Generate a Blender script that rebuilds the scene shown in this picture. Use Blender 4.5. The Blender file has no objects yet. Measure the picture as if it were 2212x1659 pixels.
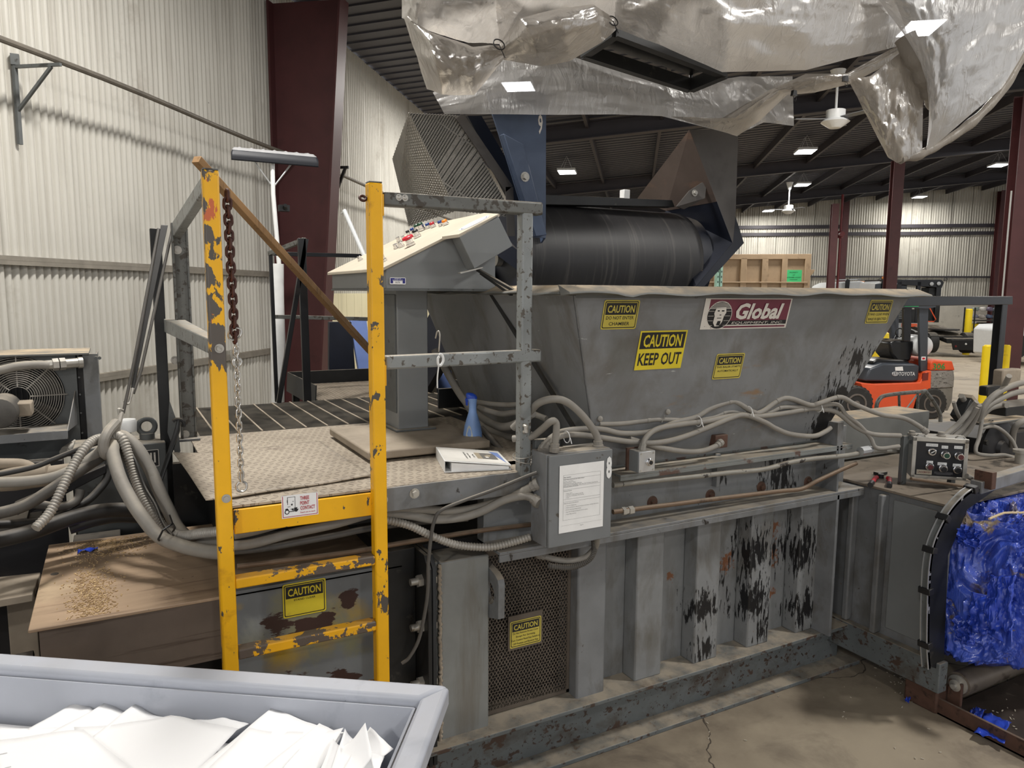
import bpy, math, random
from mathutils import Vector, Matrix, noise as mnoise

S = bpy.context.scene
COL = S.collection
random.seed(7)
V = Vector

# ------------------------------------------------------------------ camera
F_PX, CX, CY = 1600.0, 1106.0, 829.5          # for a 2212 x 1659 frame
YAW, PITCH, ROLL = (math.radians(a) for a in (28.29, 7.0, 0.36))
CAM = V((0.0, 0.0, 2.15))
_f = V((math.sin(YAW) * math.cos(PITCH), math.cos(YAW) * math.cos(PITCH), -math.sin(PITCH)))
_r = V((math.cos(YAW), -math.sin(YAW), 0.0))
_u = _r.cross(_f)
_r, _u = (math.cos(ROLL) * _r + math.sin(ROLL) * _u, -math.sin(ROLL) * _r + math.cos(ROLL) * _u)

cam_data = bpy.data.cameras.new('camera')
cam_data.sensor_width = 36.0
cam_data.lens = 36.0 * F_PX / 2212.0
cam_data.clip_start = 0.05
cam_data.clip_end = 200.0
cam = bpy.data.objects.new('camera', cam_data)
COL.objects.link(cam)
cam.matrix_world = Matrix(((_r.x, _u.x, -_f.x, CAM.x), (_r.y, _u.y, -_f.y, CAM.y), (_r.z, _u.z, -_f.z, CAM.z), (0, 0, 0, 1)))
S.camera = cam

# ------------------------------------------------------------------ exposure and ambient fill
S.view_settings.view_transform = 'Standard'
S.view_settings.look = 'None'
S.view_settings.exposure = 0.0
S.view_settings.gamma = 1.0
S.view_settings.use_curve_mapping = False
S.cycles.max_bounces = 7
S.cycles.diffuse_bounces = 4
S.cycles.transparent_max_bounces = 12
S.cycles.sample_clamp_indirect = 6.0
S.cycles.use_denoising = True

world = bpy.data.worlds.new('hall_ambient_fill')
world.use_nodes = True
S.world = world
bg = world.node_tree.nodes['Background']
bg.inputs[0].default_value = (0.97, 0.98, 1.0, 1)
bg.inputs[1].default_value = 0.92      # even fill added to lift the shade, let in where the hall is left open

# building frame: D along the long wall, N from that wall into the hall
ANG = math.radians(37.66)
D = V((math.sin(ANG), math.cos(ANG), 0))
N = V((math.cos(ANG), -math.sin(ANG), 0))
O = V((1.59, 8.87, 0))
UP = V((0, 0, 1))


def B(u, v, z=0.0):
    return O + D * u + N * v + UP * z


ROOF0, ROOFK = 5.62, 1 / 12.0
LAMP_SPOTS = [(-4.4, 2.25), (4.1, 2.25), (12.45, 2.25), (-4.4, 8.3), (3.7, 8.0), (13.2, 8.49), (20.3, 9.9), (29.0, 10.2),
              (15.7, 14.9), (20.2, 16.2), (29.1, 16.8), (10.0, 15.2), (3.7, 14.6), (-4.4, 14.5), (-12.6, 2.25), (-12.6, 8.3)]  # last two are added behind the camera for frontal light
LAMP_W = 190.0

# ------------------------------------------------------------------ picture point -> place on a real plane
def ray(x, y):
    return _r * ((x - CX) / F_PX) - _u * ((y - CY) / F_PX) + _f


def P(x, y, ax, val):
    d = ray(x, y)
    i = 'xyz'.index(ax)
    return CAM + d * ((val - CAM[i]) / d[i])


def PY(x, y, val):
    return P(x, y, 'y', val)


def PX(x, y, val):
    return P(x, y, 'x', val)


def PZ(x, y, val):
    return P(x, y, 'z', val)


def PD(x, y, depth):
    return CAM + ray(x, y) * depth


def PB(x, y, u=None, v=None):
    d = ray(x, y)
    ax, val = (D, u) if u is not None else (N, v)
    return CAM + d * ((val - (CAM - O).dot(ax)) / d.dot(ax))


def lin(c):
    if isinstance(c, str):
        c = [int(c[i:i + 2], 16) / 255 for i in (0, 2, 4)]
    return tuple((x / 12.92 if x <= 0.04045 else ((x + 0.055) / 1.055) ** 2.4) for x in c) + (1.0,)


# ------------------------------------------------------------------ materials
class NT:
    def __init__(self, name):
        self.m = bpy.data.materials.new(name)
        self.m.use_nodes = True
        self.t = self.m.node_tree
        self.b = self.t.nodes['Principled BSDF']
        self.out = self.t.nodes['Material Output']

    def n(self, typ, **kw):
        nd = self.t.nodes.new('ShaderNode' + typ)
        for k, v in kw.items():
            if k.startswith('_'):
                setattr(nd, k[1:], v)
            else:
                key = int(k[1:]) if k[0] == 'i' and k[1:].isdigit() else k
                self.set(nd.inputs[key], v)
        return nd

    def set(self, inp, v):
        if isinstance(v, bpy.types.NodeSocket):
            self.t.links.new(v, inp)
        else:
            inp.default_value = v

    def math(self, op, a, b=0.0, clamp=False):
        nd = self.n('Math', _operation=op, _use_clamp=clamp)
        self.set(nd.inputs[0], a)
        self.set(nd.inputs[1], b)
        return nd.outputs[0]

    def mix(self, f, a, b):
        nd = self.n('Mix', _data_type='RGBA')
        self.set(nd.inputs[0], f)
        self.set(nd.inputs[6], a)
        self.set(nd.inputs[7], b)
        return nd.outputs[2]

    def co(self, stretch=(1, 1, 1), rot=(0, 0, 0)):
        tc = self.n('TexCoord')
        mp = self.n('Mapping')
        self.t.links.new(tc.outputs['Object'], mp.inputs[0])
        mp.inputs['Scale'].default_value = stretch
        mp.inputs['Rotation'].default_value = rot
        return mp.outputs[0]

    def noise(self, scale, detail=4, rough=0.55, stretch=(1, 1, 1), dist=0.0, rot=(0, 0, 0)):
        nd = self.n('TexNoise', Scale=scale, Detail=detail, Roughness=rough, Distortion=dist)
        self.t.links.new(self.co(stretch, rot), nd.inputs['Vector'])
        return nd.outputs[0]

    def step(self, v, lo, hi):
        nd = self.n('MapRange', _clamp=True)
        self.set(nd.inputs[0], v)
        self.set(nd.inputs[1], lo)
        self.set(nd.inputs[2], hi)
        return nd.outputs[0]

    def blobs(self, spots):
        """1 at the middle of each (x,y,z,r) spot, 0 at its rim"""
        tc = self.n('TexCoord').outputs['Object']
        out = None
        for x, y, z, r in spots:
            d = self.n('VectorMath', _operation='DISTANCE')
            self.t.links.new(tc, d.inputs[0])
            d.inputs[1].default_value = (x, y, z)
            k = self.math('SUBTRACT', 1.0, self.math('DIVIDE', d.outputs['Value'], r), True)
            out = k if out is None else self.math('MAXIMUM', out, k)
        return out

    def upward(self, lo=0.6, hi=0.9):
        g = self.n('NewGeometry')
        s = self.n('SeparateXYZ')
        self.t.links.new(g.outputs['Normal'], s.inputs[0])
        return self.step(s.outputs[2], lo, hi)

    def bump(self, h, strength=0.3, dist=0.01):
        nd = self.n('Bump', Strength=strength, Distance=dist)
        self.set(nd.inputs['Height'], h)
        self.t.links.new(nd.outputs[0], self.b.inputs['Normal'])


def paint(name, base, rough=0.5, metal=0.0, var=0.12, scale=6.0, layers=(), dust=0.0, dustcol='A79C8B', bump=0.0, stretch=(1, 1, 1), spec=None):
    """worn painted metal: base colour with soft variation, then layers (colour, threshold, softness, noise scale, stretch, spots)"""
    t = NT(name)
    c = lin(base)
    dk = tuple(x * (1 - var * 1.6) for x in c[:3]) + (1,)
    lt = tuple(min(1, x * (1 + var)) for x in c[:3]) + (1,)
    col = t.mix(t.step(t.noise(scale, 5, 0.6, stretch), 0.3, 0.7), dk, lt)
    rg = rough
    for L in layers:
        cc, th, soft, sc = L[:4]
        st = L[4] if len(L) > 4 else (1, 1, 1)
        sp = L[5] if len(L) > 5 else None
        nz = t.noise(sc, 8, 0.62, st, 0.3)
        if sp:
            nz = t.math('ADD', nz, t.math('MULTIPLY', t.blobs(sp), L[6] if len(L) > 6 else 0.5))
        mk = t.step(nz, th, th + soft)
        col = t.mix(mk, col, lin(cc))
    if dust:
        dm = t.math('MULTIPLY', t.upward(), t.step(t.noise(9, 5, 0.6), 0.25, 0.6))
        col = t.mix(t.math('MULTIPLY', dm, dust), col, lin(dustcol))
        rg = t.math('ADD', rough, t.math('MULTIPLY', dm, 0.4 * dust), True)
    t.set(t.b.inputs['Base Color'], col)
    t.set(t.b.inputs['Roughness'], rg)
    t.b.inputs['Metallic'].default_value = metal
    if spec is not None:
        t.b.inputs['Specular IOR Level'].default_value = spec
    if bump:
        t.bump(t.noise(40, 5, 0.6), bump, 0.004)
    return t.m


def plain(name, base, rough=0.6, metal=0.0, emit=0.0, spec=None):
    t = NT(name)
    t.b.inputs['Base Color'].default_value = lin(base)
    t.b.inputs['Roughness'].default_value = rough
    t.b.inputs['Metallic'].default_value = metal
    if spec is not None:
        t.b.inputs['Specular IOR Level'].default_value = spec
    if emit:
        t.b.inputs['Emission Color'].default_value = lin(base)
        t.b.inputs['Emission Strength'].default_value = emit
    # faint unevenness so no surface is dead flat
    nz = t.noise(14, 4, 0.6)
    c = lin(base)
    t.set(t.b.inputs['Base Color'], t.mix(nz, tuple(x * 0.88 for x in c[:3]) + (1,), tuple(min(1, x * 1.08) for x in c[:3]) + (1,)))
    return t.m


# ------------------------------------------------------------------ mesh building
class MB:
    def __init__(self):
        self.v, self.f, self.mi, self.cur = [], [], [], 0

    def mat(self, i):
        self.cur = i
        return self

    def face(self, idx):
        self.f.append(tuple(idx))
        self.mi.append(self.cur)

    def poly(self, pts):
        b = len(self.v)
        self.v += [V(p) for p in pts]
        self.face(range(b, b + len(pts)))
        return self

    def hexa(self, c):
        """eight corners: bottom ring 0-3, top ring 4-7"""
        b = len(self.v)
        self.v += [V(p) for p in c]
        for q in ((3, 2, 1, 0), (4, 5, 6, 7), (0, 1, 5, 4), (1, 2, 6, 5), (2, 3, 7, 6), (3, 0, 4, 7)):
            self.face([b + i for i in q])
        return self

    def box(self, a, b):
        x0, y0, z0 = (min(a[i], b[i]) for i in range(3))
        x1, y1, z1 = (max(a[i], b[i]) for i in range(3))
        return self.hexa([(x0, y0, z0), (x1, y0, z0), (x1, y1, z0), (x0, y1, z0), (x0, y0, z1), (x1, y0, z1), (x1, y1, z1), (x0, y1, z1)])

    def obox(self, c, ex, ey, ez):
        """box about c with half-extent vectors"""
        c, ex, ey, ez = V(c), V(ex), V(ey), V(ez)
        return self.hexa([c - ex - ey - ez, c + ex - ey - ez, c + ex + ey - ez, c - ex + ey - ez,
                          c - ex - ey + ez, c + ex - ey + ez, c + ex + ey + ez, c - ex + ey + ez])

    def bar(self, p0, p1, w, h, up=(0, 0, 1)):
        p0, p1 = V(p0), V(p1)
        d = (p1 - p0).normalized()
        s = d.cross(V(up))
        if s.length < 1e-4:
            s = d.cross(V((0, 1, 0)))
        s.normalize()
        t = s.cross(d)
        return self.obox((p0 + p1) / 2, (p1 - p0) / 2, s * w / 2, t * h / 2)

    def prism(self, pts, ext):
        """polygon pushed along ext"""
        ext = V(ext)
        b, n = len(self.v), len(pts)
        self.v += [V(p) for p in pts] + [V(p) + ext for p in pts]
        self.face([b + i for i in reversed(range(n))])
        self.face([b + n + i for i in range(n)])
        for i in range(n):
            j = (i + 1) % n
            self.face([b + i, b + j, b + n + j, b + n + i])
        return self

    def tube(self, pts, r, seg=10, cap=True, closed=False):
        pts = [V(p) for p in pts]
        n = len(pts)
        rr = r if isinstance(r, (list, tuple)) else [r] * n
        b = len(self.v)
        prev = None
        for i, p in enumerate(pts):
            if closed:
                d = pts[(i + 1) % n] - pts[i - 1]
            else:
                d = pts[min(i + 1, n - 1)] - pts[max(i - 1, 0)]
            d = d.normalized() if d.length > 1e-9 else V((0, 0, 1))
            if prev is None:
                a = V((0, 0, 1)) if abs(d.z) < 0.9 else V((1, 0, 0))
                prev = (a - d * a.dot(d)).normalized()
            else:
                prev = prev - d * prev.dot(d)
                prev = prev.normalized() if prev.length > 1e-6 else d.orthogonal().normalized()
            q = d.cross(prev)
            for k in range(seg):
                an = 2 * math.pi * k / seg
                self.v.append(p + (prev * math.cos(an) + q * math.sin(an)) * rr[i])
        m = n if closed else n - 1
        for i in range(m):
            i2 = (i + 1) % n
            for k in range(seg):
                k2 = (k + 1) % seg
                self.face([b + i * seg + k, b + i * seg + k2, b + i2 * seg + k2, b + i2 * seg + k])
        if cap and not closed:
            self.face([b + k for k in reversed(range(seg))])
            self.face([b + (n - 1) * seg + k for k in range(seg)])
        return self

    def cyl(self, p0, p1, r, seg=16, r1=None):
        return self.tube([p0, p1], [r, r if r1 is None else r1], seg)

    def lathe(self, c, axis, prof, seg=24):
        """prof: (distance along axis, radius)"""
        ax = V(axis).normalized()
        return self.tube_prof([V(c) + ax * a for a, _ in prof], [max(q, 1e-4) for _, q in prof], ax, seg)

    def tube_prof(self, cs, rs, ax, seg):
        a = V((0, 0, 1)) if abs(ax.z) < 0.9 else V((1, 0, 0))
        p = (a - ax * a.dot(ax)).normalized()
        q = ax.cross(p)
        b = len(self.v)
        for c, r in zip(cs, rs):
            for k in range(seg):
                an = 2 * math.pi * k / seg
                self.v.append(c + (p * math.cos(an) + q * math.sin(an)) * r)
        n = len(cs)
        for i in range(n - 1):
            for k in range(seg):
                k2 = (k + 1) % seg
                self.face([b + i * seg + k, b + i * seg + k2, b + (i + 1) * seg + k2, b + (i + 1) * seg + k])
        self.face([b + k for k in reversed(range(seg))])
        self.face([b + (n - 1) * seg + k for k in range(seg)])
        return self

    def grid(self, fn, nu, nv, thick=0.0):
        """sheet: fn(s,t) for s,t in 0..1"""
        b = len(self.v)
        for j in range(nv + 1):
            for i in range(nu + 1):
                self.v.append(V(fn(i / nu, j / nv)))
        w = nu + 1
        for j in range(nv):
            for i in range(nu):
                self.face([b + j * w + i, b + j * w + i + 1, b + (j + 1) * w + i + 1, b + (j + 1) * w + i])
        return self

    def lattice(self, p00, p10, p11, p01, nu, nv, w, t):
        """expanded metal: two families of slanting strands over a quad, nu x nv diamonds"""
        p00, p10, p11, p01 = V(p00), V(p10), V(p11), V(p01)
        nrm = (p10 - p00).cross(p01 - p00).normalized()

        def at(a, c):
            a /= nu
            c /= nv
            return p00 * (1 - a) * (1 - c) + p10 * a * (1 - c) + p11 * a * c + p01 * (1 - a) * c
        for s in (1, -1):
            for k in range(-nv, nu + nv):
                # line a = k + s*c (clip to 0..nu)
                c0, c1 = 0.0, float(nv)
                a0, a1 = (k + c0, k + c1) if s > 0 else (k + nv - c0 - nv + nv, k + nv - c1)
                if s < 0:
                    a0, a1 = k + nv, k
                da = (a1 - a0) / (c1 - c0)
                lo, hi = c0, c1
                for bound in (0, nu):
                    tt = (bound - a0) / da
                    if (da > 0) == (bound == 0):
                        lo = max(lo, tt)
                    else:
                        hi = min(hi, tt)
                if hi - lo < 0.05:
                    continue
                self.bar(at(a0 + da * lo, lo), at(a0 + da * hi, hi), w, t, nrm)
        return self

    def build(self, name, mats, parent=None, bevel=0.0, smooth=True, angle=35, local=False, solid=0.0, sub=0):
        me = bpy.data.meshes.new(name)
        off = V((0, 0, 0))
        me.from_pydata([tuple(p) for p in self.v], [], self.f)
        mats = mats if isinstance(mats, (list, tuple)) else [mats]
        for m in mats:
            me.materials.append(m)
        if len(mats) > 1:
            me.polygons.foreach_set('material_index', [min(i, len(mats) - 1) for i in self.mi])
        if smooth:
            me.polygons.foreach_set('use_smooth', [True] * len(me.polygons))
            me.set_sharp_from_angle(angle=math.radians(angle))
        me.validate()
        me.update()
        o = bpy.data.objects.new(name, me)
        COL.objects.link(o)
        if parent is not None:
            o.parent = parent
            if not local:
                o.location = -world_loc(parent)
        if solid:
            md = o.modifiers.new('thickness', 'SOLIDIFY')
            md.thickness = solid
            md.offset = 0
        if bevel:
            md = o.modifiers.new('bevel', 'BEVEL')
            md.width = bevel
            md.segments = 2
            md.limit_method = 'ANGLE'
            md.angle_limit = math.radians(40)
        if sub:
            md = o.modifiers.new('sub', 'SUBSURF')
            md.levels = md.render_levels = sub
        return o


def build_each(mb, name, mat, parent=None, **k):
    """every loose piece becomes a mesh of its own"""
    par = list(range(len(mb.v)))

    def find(i):
        while par[i] != i:
            par[i] = par[par[i]]
            i = par[i]
        return i
    for f in mb.f:
        a = find(f[0])
        for j in f[1:]:
            par[find(j)] = a
    groups = {}
    for f in mb.f:
        groups.setdefault(find(f[0]), []).append(f)
    out = []
    for fs in groups.values():
        ids = sorted({i for f in fs for i in f})
        mp = {i: n for n, i in enumerate(ids)}
        m = MB()
        m.v = [mb.v[i] for i in ids]
        for f in fs:
            m.face([mp[i] for i in f])
        out.append(m.build(name, mat, parent, **k))
    return out


def world_loc(o):
    p = V(o.location)
    while o.parent:
        o = o.parent
        p = p + V(o.location)
    return p


def tag(o, label=None, cat=None, group=None, kind=None):
    if label:
        o['label'] = label
    if cat:
        o['category'] = cat
    if group:
        o['group'] = group
    if kind:
        o['kind'] = kind
    return o


def thing(name, label, cat, loc, group=None):
    o = bpy.data.objects.new(name, None)
    o.empty_display_size = 0.1
    COL.objects.link(o)
    o.location = loc
    return tag(o, label, cat, group)


def lab(o, text):
    o['label'] = text
    return o


def copy_tree(o, parent=None):
    c = o.copy()
    COL.objects.link(c)
    if parent is not None:
        c.parent = parent
    for ch in list(o.children):
        copy_tree(ch, c)
    return c


def arc(c, r, a0, a1, ex, ey, n=12):
    c, ex, ey = V(c), V(ex), V(ey)
    return [c + ex * r * math.cos(a0 + (a1 - a0) * i / n) + ey * r * math.sin(a0 + (a1 - a0) * i / n) for i in range(n + 1)]


def smooth_path(pts, n=8):
    """Catmull-Rom through pts"""
    pts = [V(p) for p in pts]
    q = [pts[0] * 2 - pts[1]] + pts + [pts[-1] * 2 - pts[-2]]
    out = []
    for i in range(1, len(q) - 2):
        a, b, c, d = q[i - 1], q[i], q[i + 1], q[i + 2]
        for k in range(n):
            t = k / n
            out.append(0.5 * ((2 * b) + (c - a) * t + (2 * a - 5 * b + 4 * c - d) * t * t + (3 * b - a - 3 * c + d) * t * t * t))
    out.append(pts[-1])
    return out


def resample(pts, step):
    out, acc = [pts[0]], 0.0
    for a, b in zip(pts, pts[1:]):
        L = (b - a).length
        while acc + step <= L:
            acc += step
            out.append(a + (b - a) * (acc / L))
            if acc > 1e6:
                break
        acc -= L
    return out


def ribbed(mb, pts, r, pitch=0.014, seg=12):
    """flexible metal conduit: rings along a path"""
    q = resample(smooth_path(pts, 14), pitch / 4)
    rr = [r * (1.0, 1.09, 1.0, 0.86)[i % 4] for i in range(len(q))]
    return mb.tube(q, rr, seg)


def text_mesh(mb, s, o, ex, ey, h, w=None, bold=0.0, shear=0.0, align='C', lift=0.0006):
    """lettering laid flat on a surface; o = centre (or left) of its base line"""
    cu = bpy.data.curves.new('lettering', 'FONT')
    cu.body = s
    cu.size = 1.0
    cu.offset = bold
    cu.shear = shear
    cu.resolution_u = 2
    ob = bpy.data.objects.new('lettering', cu)
    COL.objects.link(ob)
    dg = bpy.context.evaluated_depsgraph_get()
    dg.update()
    me = bpy.data.meshes.new_from_object(ob.evaluated_get(dg))
    bpy.data.objects.remove(ob)
    bpy.data.curves.remove(cu)
    if not len(me.vertices):
        bpy.data.meshes.remove(me)
        return mb
    xs = [v.co.x for v in me.vertices]
    x0, x1 = min(xs), max(xs)
    sy = h / 0.72
    sx = sy if w is None else w / (x1 - x0)
    ex, ey, o = V(ex).normalized(), V(ey).normalized(), V(o)
    nz = ex.cross(ey)
    sh = {'C': (x0 + x1) / 2, 'L': x0, 'R': x1}[align]
    b = len(mb.v)
    for v in me.vertices:
        mb.v.append(o + ex * (v.co.x - sh) * sx + ey * v.co.y * sy + nz * lift)
    for p in me.polygons:
        mb.face([b + i for i in p.vertices])
    bpy.data.meshes.remove(me)
    return mb


def rrect(o, ex, ey, x0, y0, x1, y1, r, lift, n=4):
    ex, ey, o = V(ex).normalized(), V(ey).normalized(), V(o)
    nz = ex.cross(ey)
    pts = []
    for cx, cy, a in ((x1 - r, y0 + r, -90), (x1 - r, y1 - r, 0), (x0 + r, y1 - r, 90), (x0 + r, y0 + r, 180)):
        if r <= 0:
            pts.append((cx, cy))
        else:
            for k in range(n + 1):
                an = math.radians(a + 90 * k / n)
                pts.append((cx + r * math.cos(an), cy + r * math.sin(an)))
    return [o + ex * a + ey * b_ + nz * lift for a, b_ in pts]


def sticker(name, parent, o, ex, ey, mats, items, label=None):
    """flat printed sign: o is its lower left corner; items: ('r',mat,x0,y0,x1,y1,radius) or ('t',mat,text,x,y,height,width,bold)"""
    mb = MB()
    lift = 0.0010
    for it in items:
        mb.mat(it[1])
        if it[0] == 'r':
            mb.poly(rrect(o, ex, ey, it[2], it[3], it[4], it[5], it[6] if len(it) > 6 else 0, lift))
        elif it[0] == 'p':
            e1, e2 = V(ex).normalized(), V(ey).normalized()
            nz = e1.cross(e2)
            mb.poly([V(o) + e1 * a + e2 * b_ + nz * lift for a, b_ in it[2]])
        else:
            e1, e2 = V(ex).normalized(), V(ey).normalized()
            text_mesh(mb, it[2], V(o) + e1 * it[3] + e2 * it[4], ex, ey, it[5], it[6] if len(it) > 6 else None,
                      it[7] if len(it) > 7 else 0.0, it[8] if len(it) > 8 else 0.0, it[9] if len(it) > 9 else 'C', lift)
        lift += 0.00015
    ob = mb.build(name, mats, parent, smooth=False)
    if label:
        ob['label'] = label
    return ob


def bolt_mb(mb, p, ax, r=0.013, h=0.012, seg=6, washer=True):
    p, ax = V(p), V(ax).normalized()
    if washer:
        mb.cyl(p, p + ax * 0.003, r * 1.55, 14)
    mb.cyl(p, p + ax * h, r, seg)
    return mb
# ------------------------------------------------------------------ material library
M = {}
M['grey'] = paint('grey_machine_paint', '797B7D', 0.5, 0, 0.12, 4, [('5E5B56', 0.50, 0.22, 7, (1, 1, .5)), ('55554F', 0.57, 0.25, 3), ('4A443C', 0.685, 0.02, 34), ('9DA19E', 0.72, 0.02, 55, (1, 1, 5)), ('7A5136', 0.735, 0.03, 13)], 0.85, bump=0.06)
M['grey_dirty'] = paint('oil_stained_grey_paint', '747678', 0.42, 0, 0.14, 5, [('5A564F', 0.50, 0.2, 7, (1, 1, .6)), ('555451', 0.56, 0.2, 3), ('2B2724', 0.64, 0.03, 16, (1, 1, 0.6)), ('7A5136', 0.72, 0.03, 9)], 0.8, bump=0.06)
M['grey_dark'] = paint('dark_grey_paint', '5A5D5D', 0.5, 0, 0.15, 6, [('35332F', 0.62, 0.06, 14), ('7A5136', 0.74, 0.03, 10)], 0.8, bump=0.05)
M['grey_beam'] = paint('scuffed_beam_paint', '64696A', 0.5, 0, 0.14, 4, [('4E4A45', 0.52, 0.15, 4), ('43362F', 0.585, 0.02, 24, (1, 1, 1.4)), ('37302C', 0.63, 0.02, 46), ('4A3A31', 0.60, 0.03, 7)], 0.95, bump=0.06)
M['grey_clean'] = paint('even_grey_paint', '7C7F80', 0.42, 0, 0.06, 3, [('5F6260', 0.68, 0.1, 6), ('AEB2AF', 0.77, 0.02, 60)], 0.75)
M['black_steel'] = paint('black_steel', '242526', 0.45, 0.2, 0.2, 8, [('4A4742', 0.64, 0.1, 12)], 0.55, bump=0.05)
M['black_paint'] = paint('black_gloss_paint', '141518', 0.3, 0, 0.2, 8, [('3E3B38', 0.72, 0.03, 20)], 0.3)
M['rail'] = paint('worn_grey_rail', '8A8E8E', 0.4, 0.25, 0.12, 8, [('565049', 0.56, 0.04, 32, (1, 1, 1)), ('6B4E38', 0.72, 0.02, 18)], 0.75, bump=0.05)
M['rail_dark'] = paint('dark_worn_rail', '6B6C69', 0.45, 0.25, 0.15, 8, [('46413B', 0.53, 0.05, 26)], 0.75, bump=0.05)
M['yellow'] = paint('chipped_yellow_paint', 'F0B30A', 0.42, 0, 0.07, 4, [('C98F0C', 0.63, 0.1, 6), ('4F4A45', 0.60, 0.012, 17, (1, 1, 0.55)), ('2E2A27', 0.685, 0.012, 34)], 0.12, bump=0.08)
M['yellow_worn'] = paint('heavily_chipped_yellow_paint', 'EDAE0C', 0.45, 0, 0.08, 5, [('5B5048', 0.505, 0.012, 13), ('C58A14', 0.66, 0.05, 9)], 0.3, bump=0.1)
M['steel_brown'] = paint('scuffed_brown_steel', 'A58D74', 0.55, 0.0, 0.12, 3, [('6E5847', 0.56, 0.14, 5, (0.35, 7, 1)), ('C2AC8E', 0.56, 0.2, 3), ('4A3B31', 0.68, 0.03, 30)], 0.0, stretch=(0.4, 3, 1), bump=0.04)
M['steel_side'] = paint('scraped_steel_side', '6A5E55', 0.45, 0.1, 0.14, 4, [('44382F', 0.55, 0.1, 6, (0.2, 1, 5)), ('B9B7B2', 0.70, 0.03, 14, (0.06, 1, 3))], 0.4, bump=0.04)
M['dusty'] = paint('dust_covered_steel', '9C9080', 0.85, 0, 0.12, 7, [('756B5E', 0.58, 0.2, 4), ('5A5047', 0.72, 0.04, 22)], 0.0, bump=0.1)
M['dust_hose'] = paint('dusty_grey_conduit', '88847D', 0.6, 0, 0.08, 9, [('6F6960', 0.6, 0.15, 5)], 0.7, 'A9A091')
M['dark_hose'] = paint('dusty_black_hose', '53504C', 0.6, 0, 0.12, 7, [('383633', 0.55, 0.2, 5)], 0.75, '9A9184')
M['black_hose'] = paint('black_rubber_hose', '2A2928', 0.5, 0, 0.15, 9, [], 0.55, '8D857A')
M['flex'] = paint('dusty_flexible_steel', 'A39F98', 0.5, 0.35, 0.1, 12, [('7C766D', 0.6, 0.2, 7)], 0.4, 'B0A797')
M['copper'] = paint('brown_steel_tube', '75614F', 0.5, 0.3, 0.12, 10, [('4E4136', 0.6, 0.15, 9)], 0.5)
M['zinc'] = paint('zinc_fitting', 'B9B6AF', 0.4, 0.6, 0.1, 16, [('7F776B', 0.6, 0.1, 22)], 0.3)
M['chrome'] = plain('bright_chrome', 'D8D8DA', 0.16, 1.0)
M['silver_chain'] = plain('bright_chain_steel', 'C9C8C4', 0.28, 0.9)
M['rust_chain'] = paint('rusty_chain_steel', '4B2E28', 0.6, 0.3, 0.2, 40, [('6B2F25', 0.6, 0.1, 60)], 0.0)
M['rust'] = paint('dark_rust', '5A4034', 0.7, 0.1, 0.2, 12, [('35261F', 0.55, 0.1, 18)], 0.3)
M['deck'] = None
M['blue_steel'] = paint('blue_conveyor_paint', '48556C', 0.45, 0.1, 0.12, 4, [('37435A', 0.55, 0.2, 3), ('7C8CA8', 0.72, 0.03, 20)], 0.4)
M['navy'] = paint('dark_navy_steel', '191D29', 0.45, 0.1, 0.15, 4, [('A08A68', 0.745, 0.012, 22, (1, 1, 0.5))], 0.3)
M['rust_plate'] = paint('brown_chute_plate', '5A4E48', 0.5, 0.1, 0.15, 3, [('735A4B', 0.56, 0.2, 4, (1, 1, 3)), ('3F3733', 0.66, 0.06, 9), ('86807A', 0.74, 0.02, 26)], 0.0, bump=0.05)
M['grey_plate'] = paint('brownish_grey_chute_plate', '575350', 0.5, 0.2, 0.12, 3, [('474340', 0.55, 0.2, 4), ('7A7672', 0.71, 0.03, 14)], 0.0, bump=0.05)
M['belt'] = paint('black_rubber_belt', '2B2A2B', 0.5, 0, 0.2, 3, [('55524E', 0.56, 0.25, 4, (9, 0.35, 0.35)), ('4A463F', 0.66, 0.1, 6)], 0.0, bump=0.06)
M['white_paper'] = plain('white_paper', 'EDEDEC', 0.7)
M['white_plastic'] = plain('white_plastic', 'E4E5E4', 0.4)
M['ink'] = plain('black_ink', '1A1A1C', 0.6)
M['grey_ink'] = plain('faded_grey_print', '77777A', 0.7)
M['sign_yellow'] = paint('scuffed_sign_yellow', 'D9C52F', 0.4, 0, 0.06, 9, [('B39C37', 0.62, 0.1, 12), ('6E6A5E', 0.74, 0.02, 30)])
M['sign_yellow_old'] = paint('faded_sign_yellow', 'C2B24C', 0.45, 0, 0.07, 9, [('9A8C4A', 0.6, 0.12, 14), ('6E6A5E', 0.72, 0.02, 34)])
M['sign_black'] = paint('sign_black', '1A1B20', 0.4, 0, 0.1, 9, [('77736A', 0.735, 0.02, 30)])
M['maroon'] = paint('maroon_sign_ink', '6E2B40', 0.4, 0, 0.08, 9, [('8F7F79', 0.755, 0.02, 40)])
M['sign_white'] = paint('worn_sign_white', 'D9D4CC', 0.45, 0, 0.05, 9, [('6A655F', 0.665, 0.02, 46)])
M['red'] = plain('red_plastic', 'C22033', 0.3)
M['red_ink'] = plain('red_sign_ink', 'B1333F', 0.5)
M['orange_btn'] = plain('orange_plastic', 'F08A1E', 0.3)
M['blue_btn'] = plain('blue_plastic', '1E3F86', 0.3)
M['green_btn'] = plain('green_plastic', '1F4A38', 0.3)
M['black_plastic'] = plain('black_plastic', '1B1B1D', 0.4)
M['darkred_btn'] = plain('dark_red_plastic', '5E2A2C', 0.35)
M['cream'] = paint('cream_console_top', 'BEB4A2', 0.55, 0, 0.05, 6, [('978E7D', 0.66, 0.15, 7)])
M['wood'] = paint('bare_timber', '98764F', 0.7, 0, 0.12, 5, [('6F5336', 0.57, 0.1, 9, (6, 6, 0.5)), ('B99670', 0.66, 0.1, 5)])
M['bottle'] = plain('light_blue_plastic', '86A9E2', 0.3)
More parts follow.
